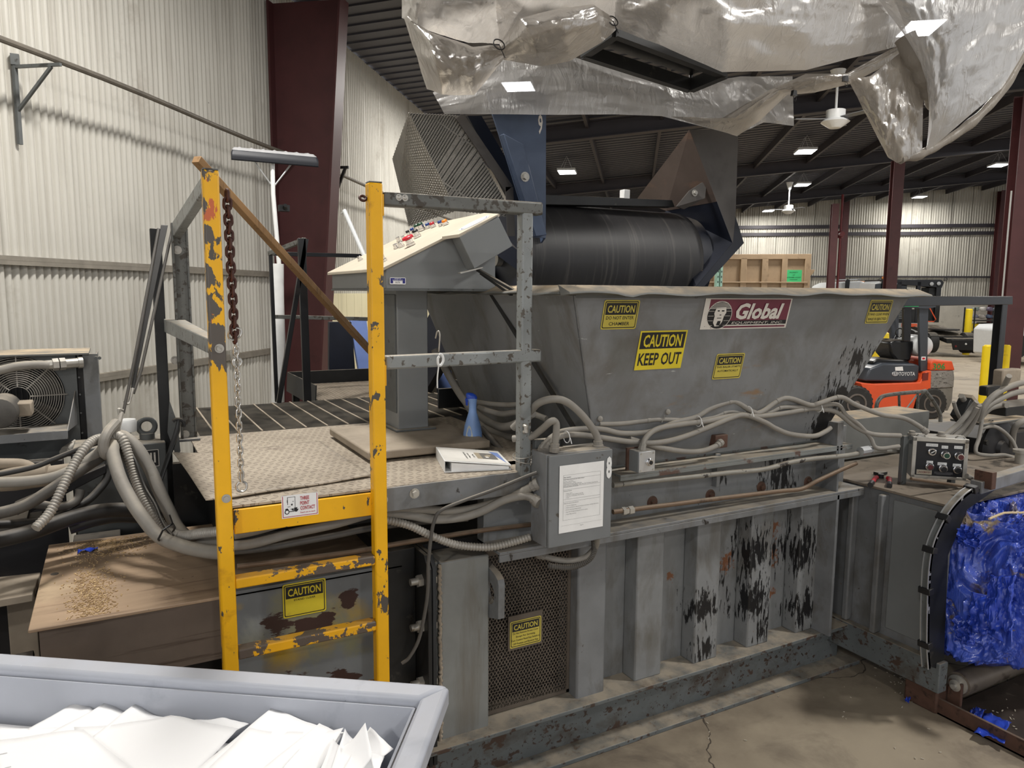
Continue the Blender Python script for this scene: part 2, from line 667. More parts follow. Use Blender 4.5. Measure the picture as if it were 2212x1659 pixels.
M['bottle_cap'] = plain('blue_trigger_plastic', '2A53C8', 0.2)
M['maroon_steel'] = paint('maroon_column_paint', '4E2829', 0.5, 0, 0.1, 3, [('3D1F1F', 0.6, 0.2, 4)], 0.3)
M['alu'] = plain('brushed_aluminium', 'C6C8CA', 0.35, 0.7)
M['cart'] = paint('pale_blue_grey_cart', 'B4B8C2', 0.38, 0, 0.05, 3, [('989DA8', 0.6, 0.2, 4), ('77797C', 0.74, 0.012, 40, (1, 1, 1)), ('CDD3DE', 0.72, 0.02, 60)], 0.12)
M['blue_film'] = None
# ------------------------------------------------------------------ the hall
def struct(mb, name, mat, **k):
    return tag(mb.build(name, mat, **k), kind='structure')


def m_floor():
    t = NT('dusty_concrete_floor')
    col = t.mix(t.step(t.noise(0.35, 6, 0.6), 0.35, 0.65), lin('9A8D7A'), lin('B0A38E'))
    col = t.mix(t.step(t.noise(1.7, 7, 0.65, (1, 1, 1), 0.6), 0.52, 0.72), col, lin('6C6257'))
    near = t.blobs([(2.6, 2.75, 0, .7), (3.3, 2.7, 0, .7), (1.9, 2.7, 0, .6), (3.9, 2.0, 0, .9), (3.8, 1.4, 0, .7)])
    col = t.mix(t.math('MULTIPLY', near, t.step(t.noise(3, 6, 0.6), 0.3, 0.7)), col, lin('564A40'))
    crack = t.n('TexVoronoi', Scale=0.55, _feature='DISTANCE_TO_EDGE')
    wp = t.n('VectorMath', _operation='ADD')
    t.t.links.new(t.co(), wp.inputs[0])
    nn = t.n('TexNoise', Scale=1.3, Detail=5)
    t.t.links.new(t.co(), nn.inputs['Vector'])
    t.t.links.new(nn.outputs['Color'], wp.inputs[1])
    t.t.links.new(wp.outputs[0], crack.inputs['Vector'])
    col = t.mix(t.step(crack.outputs[0], 0.004, 0.0015), col, lin('4F463D'))
    t.set(t.b.inputs['Base Color'], col)
    t.set(t.b.inputs['Roughness'], t.step(t.noise(0.8, 5, 0.6), -0.6, 1.2))
    t.bump(t.noise(30, 6, 0.65), 0.12, 0.006)
    return t.m


def m_siding(name, base, streak):
    t = NT(name)
    col = t.mix(t.step(t.noise(1.1, 5, 0.6), 0.3, 0.7), lin(base), tuple(x * 0.9 for x in lin(base)[:3]) + (1,))
    col = t.mix(t.step(t.noise(5, 6, 0.6, (1, 1, 0.07)), 0.5, 0.8), col, lin(streak))
    col = t.mix(t.step(t.noise(0.9, 6, 0.7), 0.60, 0.8), col, lin('9A9286'))
    col = t.mix(t.step(t.noise(16, 3, 0.5), 0.78, 0.8), col, lin('6B645A'))
    t.set(t.b.inputs['Base Color'], col)
    t.b.inputs['Roughness'].default_value = 0.55
    return t.m


M['siding'] = m_siding('cream_corrugated_siding', 'C9C6BD', '9C968B')
M['siding_far'] = m_siding('far_corrugated_siding', 'C4C1B6', '87827A')
M['liner'] = m_siding('pale_yellow_liner_siding', 'D8D0AE', 'BDB595')
M['roof'] = paint('grey_roof_sheet', '55565E', 0.6, 0, 0.06, 0.6)
M['steel_roof'] = paint('dark_roof_steel', '37343A', 0.55, 0, 0.1, 2)
M['girt'] = paint('dusty_girt_steel', '8D877C', 0.6, 0.1, 0.12, 8, [], 0.5)
M['concrete_base'] = paint('painted_concrete_base', 'C9C4B8', 0.8, 0, 0.08, 2, [('938D82', 0.6, 0.15, 3)])

fl = MB()
fl.poly([B(-22, -1), B(40, -1), B(40, 40), B(-22, 40)][::-1])
struct(fl, 'floor', m_floor(), smooth=False)


def corrugated(name, org, along, out, n_rib, pitch, z0, z1, mat, lap=10, amp=0.0125):
    """corrugated sheet wall, a lapped joint every `lap` ribs"""
    mb = MB()
    sh = (0.0, 0.6, 1.0, 1.0, 0.6, 0.0)
    stp = (0.0, 0.16, 0.30, 0.55, 0.70, 0.84)
    cols = []
    for i in range(n_rib):
        for s, h in zip(stp, sh):
            x = (i + s) * pitch
            lift = 0.012 * ((i % lap) / lap)
            if s == 0 and i % lap == 0:
                cols += [(x - .018, -.06), (x + .003, -.06)]
            cols.append((x + .0035 * (s == 0), h * amp * 2 + lift))
    b = len(mb.v)
    for x, h in cols:
        p = org + along * x + out * h
        mb.v += [p + UP * z0, p + UP * z1]
    for i in range(len(cols) - 1):
        mb.face([b + 2 * i, b + 2 * i + 2, b + 2 * i + 3, b + 2 * i + 1])
    return struct(mb, name, mat, angle=50)


PITCH_R = 0.0678
corrugated('wall_left', B(-9.05, 0), D, N, 545, PITCH_R, 0, 5.6, M['siding'])
FAR_U = 30.8
corrugated('wall_far', B(FAR_U, -0.5), N, -D, 330, 0.11, 1.75, 8.6, M['siding_far'], 8, 0.016)
struct(MB().hexa([B(FAR_U - 0.02, -.5, 0), B(FAR_U - 0.02, 38, 0), B(FAR_U + .3, 38, 0), B(FAR_U + .3, -.5, 0),
                  B(FAR_U - 0.02, -.5, 1.78), B(FAR_U - 0.02, 38, 1.78), B(FAR_U + .3, 38, 1.78), B(FAR_U + .3, -.5, 1.78)]), 'trim_1', M['concrete_base'])
# smooth liner low on the long wall beyond the column
li = MB()
for k in range(70):
    u = 0.42 + k * 0.3
    li.hexa([B(u, .02), B(u + .294, .02), B(u + .294, .055), B(u, .055), B(u, .02, 2.13), B(u + .294, .02, 2.13), B(u + .294, .05, 2.13), B(u, .05, 2.13)])
struct(li, 'trim_2', M['liner'], smooth=False)


def roof_z(v):
    return ROOF0 + ROOFK * v


rf = MB()
rf.poly([B(-15, -0.2, roof_z(-0.2)), B(FAR_U + .3, -0.2, roof_z(-0.2)), B(FAR_U + .3, 38, roof_z(38)), B(-15, 38, roof_z(38))])
for k in range(153):                                                # standing ribs of the roof sheet, across the purlins
    u = -15 + 0.3 * k
    rf.bar(B(u, -0.2, roof_z(-.2) - .012), B(u, 38, roof_z(38) - .012), 0.035, 0.024, UP)
struct(rf, 'ceiling', M['roof'], smooth=False)
pu = MB()
for k in range(24):
    v = 1.5 + 1.55 * k
    z = roof_z(v) - 0.13
    pu.bar(B(-15, v, z), B(FAR_U, v, z), 0.07, 0.2, UP)
struct(pu, 'trim_3', M['steel_roof'], smooth=False)
FRAMES = [0.2, 8.4, 16.6, 24.8]
for i, u in enumerate(FRAMES):
    mb = MB()
    hd_ = .10 if i == 0 else .17
    a, b = B(u, 0.35, roof_z(.35) - .10 - hd_), B(u, 38, roof_z(38) - .10 - hd_)
    if i == 0:
        a, b = a + UP * .08, b + UP * .08
    mb.bar(a, b, 0.02, 2 * hd_, UP)
    for dz in (-hd_, hd_):
        mb.bar(a + UP * dz, b + UP * dz, 0.2, 0.02, UP)
    struct(mb, 'trim_%d' % (i + 4), M['steel_roof'], smooth=False)

# girts, sprinkler pipes along the walls
g = MB()
for z, u0, u1 in ((2.36, -9, -.05), (1.49, -9, -.05), (2.36, .4, 26)):
    g.bar(B(u0, .045, z), B(u1, .045, z), .05, .03, UP)
    g.bar(B(u0, .065, z - .02), B(u1, .065, z - .02), .008, .05, UP)
struct(g, 'trim_9', M['girt'], smooth=False)
g = MB()
for z in (3.05, 5.1, 5.45):
    g.bar(B(FAR_U - .08, 3, z), B(FAR_U - .08, 38, z), .08, .07 if z < 4 else .16, UP)
struct(g, 'trim_10', M['steel_roof'], smooth=False)


def wf_column(name, label, base, w, dpt, h, mat, along=N, taper=0.0, group=None, lap=0.012):
    """wide-flange column: two flanges and a web, with a base plate"""
    across = along.cross(UP)
    t = thing(name, label, 'column', base, group)
    m1 = MB()
    for s in (-1, 1):
        p0 = base + along * s * dpt / 2
        p1 = base + along * (dpt / 2 + (taper if s > 0 else 0)) * s + UP * h
        m1.hexa([p0 - across * w / 2 - along * lap, p0 + across * w / 2 - along * lap, p0 + across * w / 2 + along * lap, p0 - across * w / 2 + along * lap,
                 p1 - across * w / 2 - along * lap, p1 + across * w / 2 - along * lap, p1 + across * w / 2 + along * lap, p1 - across * w / 2 + along * lap])
    m1.build('flange', mat, t, smooth=False)
    a, b = base - along * dpt / 2, base + along * dpt / 2
    q = across * .006
    MB().hexa([a - q, b - q, b + q, a + q, a - q + UP * h, b - q + along * taper + UP * h, b + q + along * taper + UP * h, a + q + UP * h]).build('web', mat, t, smooth=False)
    MB().obox(base + UP * .012, along * dpt * .62, across * w * .6, UP * .012).build('base_plate', mat, t, smooth=False)
    return t


cz = B(0.2, 0.27)
wf_column('steel_column', 'maroon tapered frame column against the corrugated left wall', cz, 0.24, 0.42, 5.35, M['maroon_steel'], N, 0.42)


def on_floor_depth(px, depth):
    p = PD(px, 632, depth)
    return V((p.x, p.y, 0))


for px, dp, w, lb in ((1921, 19.5, .26, 'maroon round-looking column behind the forklift mast'), (2186, 13.2, .33, 'thick maroon column at the right edge guarded by yellow posts'),
                      (1793, 29.5, .26, 'maroon column in front of the far wall, beside the red fire pipe'),):
    b0 = on_floor_depth(px, dp)
    v = (b0 - O).dot(N)
    wf_column('steel_column', lb, b0, w, w, roof_z(v) - .9, M['maroon_steel'], D)
for px, dp, lb in ((1853, 33.2, 'maroon wall column on the far wall, second from the tan container'), (2178, 33.6, 'maroon wall column on the far wall beyond the yellow column guard'), (1585, 33.0, 'maroon wall column showing left of the tan container')):
    b0 = on_floor_depth(px, dp)
    v = (b0 - O).dot(N)
    wf_column('wall_column', lb, B(FAR_U - .35, v), .26, .4, 7, M['maroon_steel'], D)
# red fire riser beside the column
fp = MB()
q = on_floor_depth(1808, 30.5)
fp.tube([q + UP * .0, q + UP * 6.2], .05, 10)
fp.lathe(q + UP * 4.45, UP, [(0, .05), (0.02, .12), (.28, .12), (.3, .05)], 12)
fp.cyl(q + UP * 4.6 - D * .3, q + UP * 4.6 + D * .1, .1, 12)
tag(fp.build('fire_riser', paint('red_fire_pipe', '6F2226', .5)), 'thin red fire riser pipe with valve beside the far maroon column', 'pipe')

# ------------------------------------------------------------------ lamps
M['lamp_body'] = plain('lamp_housing', 'C9CCD0', 0.5)
M['lamp_lens'] = plain('lit_lamp_lens', 'FFFFFF', 0.4, emit=14)
LAMP_LABELS = ['', '', 'lit rectangular ceiling lamp seen between the blue plate and the brown chute', '', '', 'lit rectangular ceiling lamp, largest, right of the brown chute below the plastic',
               'lit ceiling lamp just under the largest one, right of the brown chute', 'small lit ceiling lamp far off over the tan container', 'lit ceiling lamp cut by the right edge of the frame',
               'lit ceiling lamp at the right, beside the thick maroon column', 'small lit ceiling lamp far off, right of the maroon column behind the mast', '', '', '', '', '']
for i, (u, v) in enumerate(LAMP_SPOTS):
    c = B(u, v, roof_z(v) - .42)
    lb = LAMP_LABELS[i] or ['lit rectangular ceiling lamp out of sight above the platform, nearest the left wall', 'lit ceiling lamp hidden above the plastic sheeting at its left', 0,
                            'lit ceiling lamp out of sight over the camera, right', 'lit ceiling lamp shining through the plastic at the upper right', 0, 0, 0, 0, 0, 0,
                            'lit ceiling lamp out of sight far right', 'lit ceiling lamp out of sight right of the frame', 'lit ceiling lamp out of sight behind the camera, far right', 'added front fill ceiling lamp out of sight behind the camera by the left wall', 'added front fill ceiling lamp out of sight behind the camera, mid hall'][i]
    t = thing('ceiling_lamp', lb, 'lamp', c, 'high bay ceiling lamps')
    MB().obox(c + UP * .03, D * .33, N * .24, UP * .03).build('housing', M['lamp_body'], t, smooth=False)
    MB().obox(c - UP * .004, D * .31, N * .22, UP * .005).build('lens', M['lamp_lens'], t, smooth=False)
    for s in (-1, 1):
        m = MB()
        for q in (-1, 1):
            m.tube([c + D * .25 * s + N * .15 * q + UP * .06, c + D * .12 * s + UP * .40], .004, 6)
        build_each(m, 'hanger', M['lamp_body'], t)
    ld = bpy.data.lights.new('lamp_light', 'AREA')
    ld.shape = 'RECTANGLE'
    ld.size, ld.size_y = .62, .44
    ld.energy = LAMP_W
    ld.color = (1.0, 0.965, 0.91)
    lo = bpy.data.objects.new('lamp_light', ld)
    COL.objects.link(lo)
    lo.parent = t
    lo.location = (0, 0, -.02)
    lo.rotation_euler = (0, 0, -ANG + math.pi / 2)


# ceiling fans
def fan(p, label):
    t = thing('ceiling_fan', label, 'fan', p)
    MB().lathe(p, UP, [(0.30, .13), (.36, .16), (.5, .16)][::1], 20).build('motor', M['white_plastic'], t)
    MB().lathe(p, UP, [(.2, .10), (.30, .24), (.34, .2)], 20).build('motor_cap', M['white_plastic'], t)
    v = (p - O).dot(N)
    top = roof_z(v) - .2
    MB().tube([p + UP * .5, V((p.x, p.y, top))], .022, 8).build('downrod', M['white_plastic'], t)
    MB().lathe(V((p.x, p.y, top - .28)), UP, [(0, .05), (.26, .13)], 16).build('canopy', M['white_plastic'], t)
    for k in range(3):
        a = .5 + k * 2 * math.pi / 3
        e = V((math.cos(a), math.sin(a), 0))
        MB().hexa([p + UP * .36 + e * .15 + e.cross(UP) * .06, p + UP * .36 + e * .7 + e.cross(UP) * .07, p + UP * .34 + e * .7 - e.cross(UP) * .07, p + UP * .34 + e * .15 - e.cross(UP) * .06,
                   p + UP * .37 + e * .15 + e.cross(UP) * .06, p + UP * .37 + e * .7 + e.cross(UP) * .07, p + UP * .35 + e * .7 - e.cross(UP) * .07, p + UP * .35 + e * .15 - e.cross(UP) * .06]).build('blade', M['lamp_body'] if False else plain('grey_fan_blade', '77797C', .6), t, smooth=False)


fan(PD(1802, 302, 13.0), 'white ceiling fan hanging below the plastic sheeting, upper right')
fan(PD(1702, 474, 27.0), 'small white ceiling fan far off above the tan container')

# wall-hung pipe with its brackets, and the thin cable up at the eaves
pp = []
for u in [x * .5 for x in range(-18, 17)]:
    pp.append(B(u, .33 if u < 40 else 0, 3.66 + .012 * math.sin(u * 1.7)))
tag(MB().tube(pp, .021, 10).build('air_pipe', paint('dusty_pipe', '6B655C', .6, .2, .15, 6, [('B08A2E', .69, .03, 5)], .4)), 'long dusty grey pipe running on brackets along the left wall', 'pipe')
for u, lb in (((PB(32, 250, v=.03) - O).dot(D), 'dark triangular wall bracket under the pipe at upper left'), (0.55, 'dark triangular pipe bracket on the maroon column')):
    c = B(u, .02, 3.6)
    m = MB()
    v0 = .02 if u < 0 else .5
    c = B(u, 0.055, 3.62)
    if u > 0:
        m.bar(B(u, .52, 3.1), B(u, .74, 3.60), .03, .03)
        m.bar(B(u, .50, 3.61), B(u, .78, 3.61), .03, .03)
    else:
        m.bar(c, B(u, .40, 3.62), .02, .02)
        m.bar(B(u, .055, 3.12), B(u, .055, 3.68), .03, .02, N)
        m.bar(B(u, .06, 3.34), B(u, .33, 3.61), .018, .018)
        m.box(c + V((-.02, -.02, .01)), c + V((.03, .02, .08)))
    tag(m.build('pipe_bracket', M['grey_dark'] if u < 0 else M['black_steel'], smooth=False), lb, 'bracket')
# ------------------------------------------------------------------ the baler
EX, EY, EZ = V((1, 0, 0)), V((0, 1, 0)), V((0, 0, 1))
M['grey_hopper'] = paint('oil_splashed_hopper_paint', '7A7C7E', 0.5, 0, 0.1, 3,
                         [('625F5A', 0.50, 0.22, 6, (.7, 1, .5)), ('656866', 0.55, 0.25, 2.5), ('A3A6A4', 0.70, 0.012, 22, (0.5, 1, 3)), ('4A443E', 0.71, 0.02, 26),
                          ('816A52', 0.92, 0.12, 6, (0.5, 1, 2), [(2.75, 2.63, 1.62, .6), (2.3, 2.6, 1.57, .35)], .42),
                          ('141416', 0.93, 0.03, 34, (1.7, 1, 0.33), [(3.36, 2.62, 1.60, .50), (3.30, 2.66, 1.45, .36), (3.47, 2.58, 1.80, .42)], .50), ('141416', 0.90, 0.05, 12, (1.3, 1, .6), [(3.36, 2.66, 1.50, .20), (3.31, 2.68, 1.40, .16), (3.42, 2.62, 1.62, .12)], .62)], 0.8, bump=0.05)
STAIN = [(2.59, 2.7, .34, .17), (2.57, 2.7, .58, .22), (2.72, 2.78, .66, .16), (2.92, 2.7, .8, .30), (2.93, 2.7, .55, .28), (3.0, 2.7, .35, .2), (3.28, 2.7, .75, .33), (3.32, 2.7, .42, .25), (2.7, 2.72, 1.22, .1), (3.1, 2.74, 1.2, .3)]
RUSTS = [(2.42, 2.8, .73, .055), (2.80, 2.8, .74, .10), (3.13, 2.8, .86, .12), (3.13, 2.8, .71, .12), (3.15, 2.8, .5, .06)]
M['grey_stiff'] = paint('oil_streaked_side_paint', '808283', 0.45, 0, 0.1, 5,
                        [('625F59', 0.50, 0.22, 7, (1, 1, .4)), ('666967', 0.57, 0.25, 3), ('A9ACA9', 0.73, 0.02, 50, (1, 1, 5)), ('4A443C', 0.69, 0.02, 40),
                         ('7A5138', 0.70, 0.10, 34, (1, 1, 1), RUSTS, .42),
                         ('151517', 0.735, 0.03, 30, (1.9, 1.9, 0.34), STAIN, .33), ('151517', 0.80, 0.04, 13, (1.6, 1.6, .5), STAIN, .36)], 0.8, bump=0.05)
M['mesh_black'] = paint('dusty_expanded_metal', '5F564D', 0.6, 0.2, 0.15, 6, [('8D8171', 0.55, 0.2, 2.4)], 0.2)
M['void'] = paint('black_grease_and_dark_gaps', '18171A', 0.5, 0, 0.2, 6, [('3A342E', 0.6, 0.2, 3)], 0.2)  # greasy black parts, and hollows that are dark only from shade
M['panel_spray'] = paint('panel_with_yellow_overspray', '73777A', 0.5, 0, 0.1, 4,
                         [('8F8A4A', 0.86, 0.3, 3, (1, 1, 1), [(.62, 2.8, .86, .5)], .55), ('B08F16', 0.84, 0.3, 2.5, (1, 1, 1), [(.80, 2.8, .86, .26), (.72, 2.8, .80, .2), (.36, 2.8, .98, .1), (.5, 2.8, .77, .2)], .52),
                          ('9BA1A4', 0.83, 0.25, 3, (1, 1, 1), [(.43, 2.8, .90, .16), (.74, 2.8, 1.0, .12)], .42),
                          ('3B2520', 0.80, 0.03, 13, (.6, 1, 1.6), [(.50, 2.8, .862, .13), (.60, 2.8, .86, .10), (.78, 2.8, .93, .08), (.68, 2.8, .865, .09), (.74, 2.8, .60, .13), (.55, 2.8, .62, .12)], .5)], 0.3)

baler = thing('baler', 'big grey two-ram baler with flared hopper and ribbed side, at the middle', 'baler', (2.3, 3.2, 0))
ZS = 1.085      # top shelf
# main body: box core behind the ribbed side
MB().box((1.80, 2.80, .05), (3.64, 4.3, ZS)).build('side_panel', M['grey_stiff'], baler, bevel=.004)
MB().box((0.94, 2.86, .05), (1.80, 4.3, ZS)).build('core', M['void'], baler)  # black block standing in for the unlit hollow behind the mesh
for i, (xa, xb) in enumerate(((2.137, 2.300), (2.511, 2.669), (2.882, 3.040), (3.251, 3.408))):
    MB().box((xa, 2.70, .28), (xb, 2.80, ZS)).build('stiffener', M['grey_stiff'], baler, bevel=.008)
lab(MB().box((1.802, 2.70, .26), (1.959, 2.86, ZS)).build('stiffener', M['grey'], baler, bevel=.01), 'wide grey stiffener right of the mesh cover')
mb = MB()
mb.box((1.125, 2.70, .24), (1.35, 2.86, 1.055))
mb.box((1.095, 2.715, .24), (1.125, 2.86, 1.055))
st = mb.build('stiffener', paint('weld_seamed_stiffener', '808280', .5, 0, .09, 5, [('6B665D', .56, .2, 4, (2, 1, .25)), ('5E5143', .655, .04, 9, (5, 1, .2)), ('A9ACA9', .73, .02, 50)], .7, bump=.06), baler, bevel=.008)
lab(st, 'wide grey stiffener left of the mesh cover')
w = MB()
q = [V((1.124 + .004 * random.uniform(-1, 1), 2.699, 1.05 - i * .0095)) for i in range(85)]
w.tube(q, [.0065 + .003 * (i % 2) for i in range(85)], 8)
w.build('weld_bead', M['dusty'], st)
# base beam
mb = MB()
mb.box((.93, 2.635, .262), (3.70, 2.86, .282))
mb.box((.93, 2.765, .02), (3.70, 2.785, .262))
mb.box((.93, 2.655, 0), (3.76, 2.86, .022))
mb.build('base_beam', M['grey_beam'], baler, bevel=.004)
# top shelf, upper band and angle
mb = MB()
mb.box((1.34, 2.585, ZS), (3.60, 2.80, ZS + .014))
mb.box((1.34, 2.585, ZS - .03), (3.60, 2.597, ZS))
mb.build('shelf', M['grey_dirty'], baler, bevel=.003)
mb = MB()
mb.box((1.34, 2.735, ZS), (3.62, 2.80, 1.42))
for x in (2.62,):
    mb.box((x, 2.70, 1.19), (x + .022, 2.735, 1.36))
mb.build('upper_band', M['grey_stiff'], baler, bevel=.003)
mb = MB()
mb.box((1.95, 2.60, 1.338), (3.50, 2.74, 1.35))
mb.box((1.95, 2.60, 1.322), (3.50, 2.612, 1.338))
mb.box((1.95, 2.727, 1.35), (3.50, 2.74, 1.385))
mb.build('upper_angle', paint('rusty_angle_paint', '777A78', .55, 0, .12, 5, [('58433A', .55, .05, 8), ('4A3A33', .62, .03, 20)], .9), baler, bevel=.002)
for px, py in ((1409, 1085), (1534, 1070), (1644, 1052), (1745, 1041)):
    c = PY(px, py, 2.735)
    m = MB()
    bolt_mb(m, c, -EY, .016, .02)
    m.lathe(c, -EY, [(0, .032), (.006, .028)], 16)
    m.build('bolt', M['rust'], baler)
xr = PY(1809, 1100, 2.585).x
mb = MB()
mb.box((xr - .006, 2.585, .282), (xr + .012, 2.80, ZS))
mb.box((xr - .016, 2.60, 1.30), (xr + .03, 2.80, 1.475))
mb.box((xr - .004, 2.595, ZS), (xr + .010, 2.74, 1.35))
mb.build('end_plate', M['grey_dirty'], baler, bevel=.002)

# black bolted flange beside the ladder
mb = MB()
mb.box((.90, 2.80, .1), (1.055, 2.86, 1.10))
mb.prism([(1.055, 2.66, .20), (1.055, 2.86, .20), (1.055, 2.86, 1.10), (1.055, 2.70, 1.10), (1.055, 2.66, 1.05)], (.018, 0, 0))
mb.prism([(1.077, 2.665, .20), (1.077, 2.86, .20), (1.077, 2.86, 1.10), (1.077, 2.70, 1.10), (1.077, 2.665, 1.05)], (.018, 0, 0))
fg = mb.build('bolted_flange', M['black_steel'], baler, bevel=.003)
for z in (.985, .79, .545, .33):
    c = V((1.055, 2.725, z))
    m = MB()
    m.cyl(c, c - EX * .02, .026, 6)
    m.cyl(c - EX * .02, c - EX * .05, .015, 12)
    m.cyl(c + EX * .04, c + EX * .058, .026, 6)
    m.build('bolt', M['zinc'], fg)

# expanded metal access cover
mb = MB()
mb.lattice((1.36, 2.765, .30), (1.795, 2.765, .30), (1.795, 2.765, 1.03), (1.36, 2.765, 1.03), 26, 27, .0042, .003)
for a, b in (((1.355, 2.76, .29), (1.80, 2.772, .305)), ((1.355, 2.76, 1.02), (1.80, 2.772, 1.05)), ((1.785, 2.76, .29), (1.80, 2.772, 1.04)), ((1.355, 2.76, .29), (1.368, 2.772, 1.04))):
    mb.box(a, b)
cover = lab(mb.build('mesh_cover', M['mesh_black'], baler, smooth=False), 'dusty expanded metal access cover')
o = PY(1100, 1401, 2.757)
MATS_C = [M['sign_yellow_old'], M['sign_black'], M['sign_white'], M['ink']]


def caution(name, parent, o, ex, ey, w, h, lines, mats, sub_h=.55, shear=0.0, border=True, cap=.62, lb=None, th=None):
    r = w * .05
    it = [('r', 0, 0, 0, w, h, r)]
    m = w * .03
    if border:
        it += [('r', 1, m, m, w - m, h - m, r * .8), ('r', 0, m * 1.7, m * 1.7, w - m * 1.7, h - m * 1.7, r * .6)]
    y0 = h * sub_h
    it += [('r', 1, m * 2.3, y0, w - m * 2.3, h - m * 2.3, 0)]
    hh = (h - m * 2.3 - y0)
    it += [('t', 0, 'CAUTION', w / 2, y0 + hh * (1 - cap) / 2, hh * cap, w * .76, .022)]
    n = len(lines)
    for k, s in enumerate(lines):
        lh = th or (y0 - m * 3) / (n + .4) * .55
        y = y0 - (k + .5) * (y0 - m * 2.2) / n - lh * .5
        s, ww = s if isinstance(s, tuple) else (s, .8)
        it += [('t', 3, s, w / 2, y, lh, w * ww, .012)]
    return sticker(name, parent, o, ex, ey, mats, it, lb)


sg = MB().box((o.x - .008, 2.752, o.z - .01), (o.x + .168, 2.757, o.z + .150)).build('sign_backing', M['mesh_black'], baler)
caution('caution_sign', baler, V((o.x, 2.7515, o.z)), EX, EZ, .16, .125, [('Do Not Remove Access Cover', .82), ('Except For Servicing.', .62), ('Turn Control Panel Key Switch to', .92), ('OFF Position and Remove Key.', .82)], MATS_C, .6, th=.0085,
        lb='yellow and black caution sign on the mesh cover')

# lifting lug with its eye
xl = 1.35
poly = [PX(1034, 1203, xl), PX(1068, 1240, xl), PX(1077, 1258, xl), PX(1076, 1338, xl), PX(1056, 1334, xl), PX(1032, 1318, xl)]
cc = PX(1056, 1279, xl)
cc.y -= .0
mb = MB()
K = 32
ring = []
for k in range(K):
    a = 2 * math.pi * k / K
    d = V((0, math.cos(a), math.sin(a)))
    best = None
    for i in range(len(poly)):
        p, q = poly[i], poly[(i + 1) % len(poly)]
        e = q - p
        den = d.y * e.z - d.z * e.y
        if abs(den) < 1e-9:
            continue
        t = ((p.y - cc.y) * e.z - (p.z - cc.z) * e.y) / den
        s = ((p.y - cc.y) * d.z - (p.z - cc.z) * d.y) / den
        if t > 0 and -1e-6 <= s <= 1 + 1e-6:
            best = t if best is None else min(best, t)
    ring.append((cc + d * best, cc + d * .050))
b = len(mb.v)
for dx in (0, .03):
    for a, c in ring:
        mb.v += [a + EX * dx, c + EX * dx]
for k in range(K):
    n = (k + 1) % K
    A = lambda s, i, j: b + s * 2 * K + 2 * i + j
    mb.face([A(0, k, 0), A(0, k, 1), A(0, n, 1), A(0, n, 0)])
    mb.face([A(1, k, 0), A(1, n, 0), A(1, n, 1), A(1, k, 1)])
    mb.face([A(0, k, 0), A(0, n, 0), A(1, n, 0), A(1, k, 0)])
    mb.face([A(0, k, 1), A(1, k, 1), A(1, n, 1), A(0, n, 1)])
mb.build('lifting_lug', M['grey_dirty'], baler, angle=30)

# panel behind the ladder, with its yellow overspray
MB().box((.30, 2.80, .05), (.92, 2.86, 1.045)).build('ladder_panel', M['panel_spray'], baler)
o = PY(612, 1337, 2.797)
caution('caution_sign', baler, o, EX, EZ, .165, .135, [('STAND CLEAR', .5), (' ', .4), (' ', .3), (' ', .3)], [M['sign_yellow'], M['sign_black'], M['sign_white'], M['ink']], .56, lb='bright yellow caution sign behind the ladder')

# ram housing: long steel box running left under the platform
ZR = 1.036
mb = MB()
mb.box((-.30, 2.80, ZR - .012), (1.0, 3.74, ZR))
rh = mb.build('ram_cover', M['steel_brown'], baler, bevel=.003)
lab(rh, 'worn brown steel top of the ram housing with wood crumbs')
MB().box((-.27, 2.803, ZR - .24), (.93, 3.70, ZR - .012)).build('ram_side', M['steel_side'], baler)
MB().box((-.2, 2.96, 0), (.93, 3.62, ZR - .24)).build('ram_gap_dark_fill', M['void'], baler)  # black block added as the shade under the ram housing
mb = MB()
c = PZ(118, 1240, ZR)
mb.cyl(c - EZ * .004, c + EZ * .0015, .014, 20)
mb.build('bolt_hole', M['void'], baler, smooth=False)

# hopper
HB, HT = 1.375, 2.142
def hy(z):
    return 2.58 - .24 * (z - 1.83)
bl, br, tr, tl = V((1.885, hy(HB), HB)), V((3.335, hy(HB), HB)), V((3.745, hy(HT), HT)), V((1.627, hy(HT), HT))
Bbl, Bbr, Btr, Btl = V((1.885, 3.95, HB)), V((3.335, 3.95, HB)), V((3.745, 4.16, HT)), V((1.627, 4.16, HT))
mb = MB()
mb.poly([bl, br, tr, tl]).poly([Bbl, bl, tl, Btl]).poly([br, Bbr, Btr, tr]).poly([Bbr, Bbl, Btl, Btr])
hop = mb.build('hopper', M['grey_hopper'], baler, smooth=False, solid=.012)
lab(hop, 'flared grey hopper with caution stickers and black oil splash')
# rim: plate flange turned outwards, with the bent dip at the left end
def rim(a, b, out, n=40, dip=None):
    m = MB()
    b0 = len(m.v)
    for i in range(n + 1):
        s = i / n
        p = a.lerp(b, s)
        wv = .004 * math.sin(s * 19) + .003 * math.sin(s * 41)
        dz = dip(s) if dip else 0
        for q in (p - out * .01 + EZ * .042, p + out * .075 + EZ * (.014 + wv + dz), p + out * .078 + EZ * (.006 + wv + dz), p + out * .012 + EZ * (.0 + wv * .3)):
            m.v.append(q)
    for i in range(n):
        for k in range(4):
            m.face([b0 + 4 * i + k, b0 + 4 * i + (k + 1) % 4, b0 + 4 * i + 4 + (k + 1) % 4, b0 + 4 * i + 4 + k])
    m.face([b0 + 3, b0 + 2, b0 + 1, b0])
    m.face([b0 + 4 * n + k for k in range(4)])
    return m
M['rim'] = paint('dusty_hopper_rim', '6C6D6A', .6, 0, .1, 6, [], 1.0, 'BBA98F')
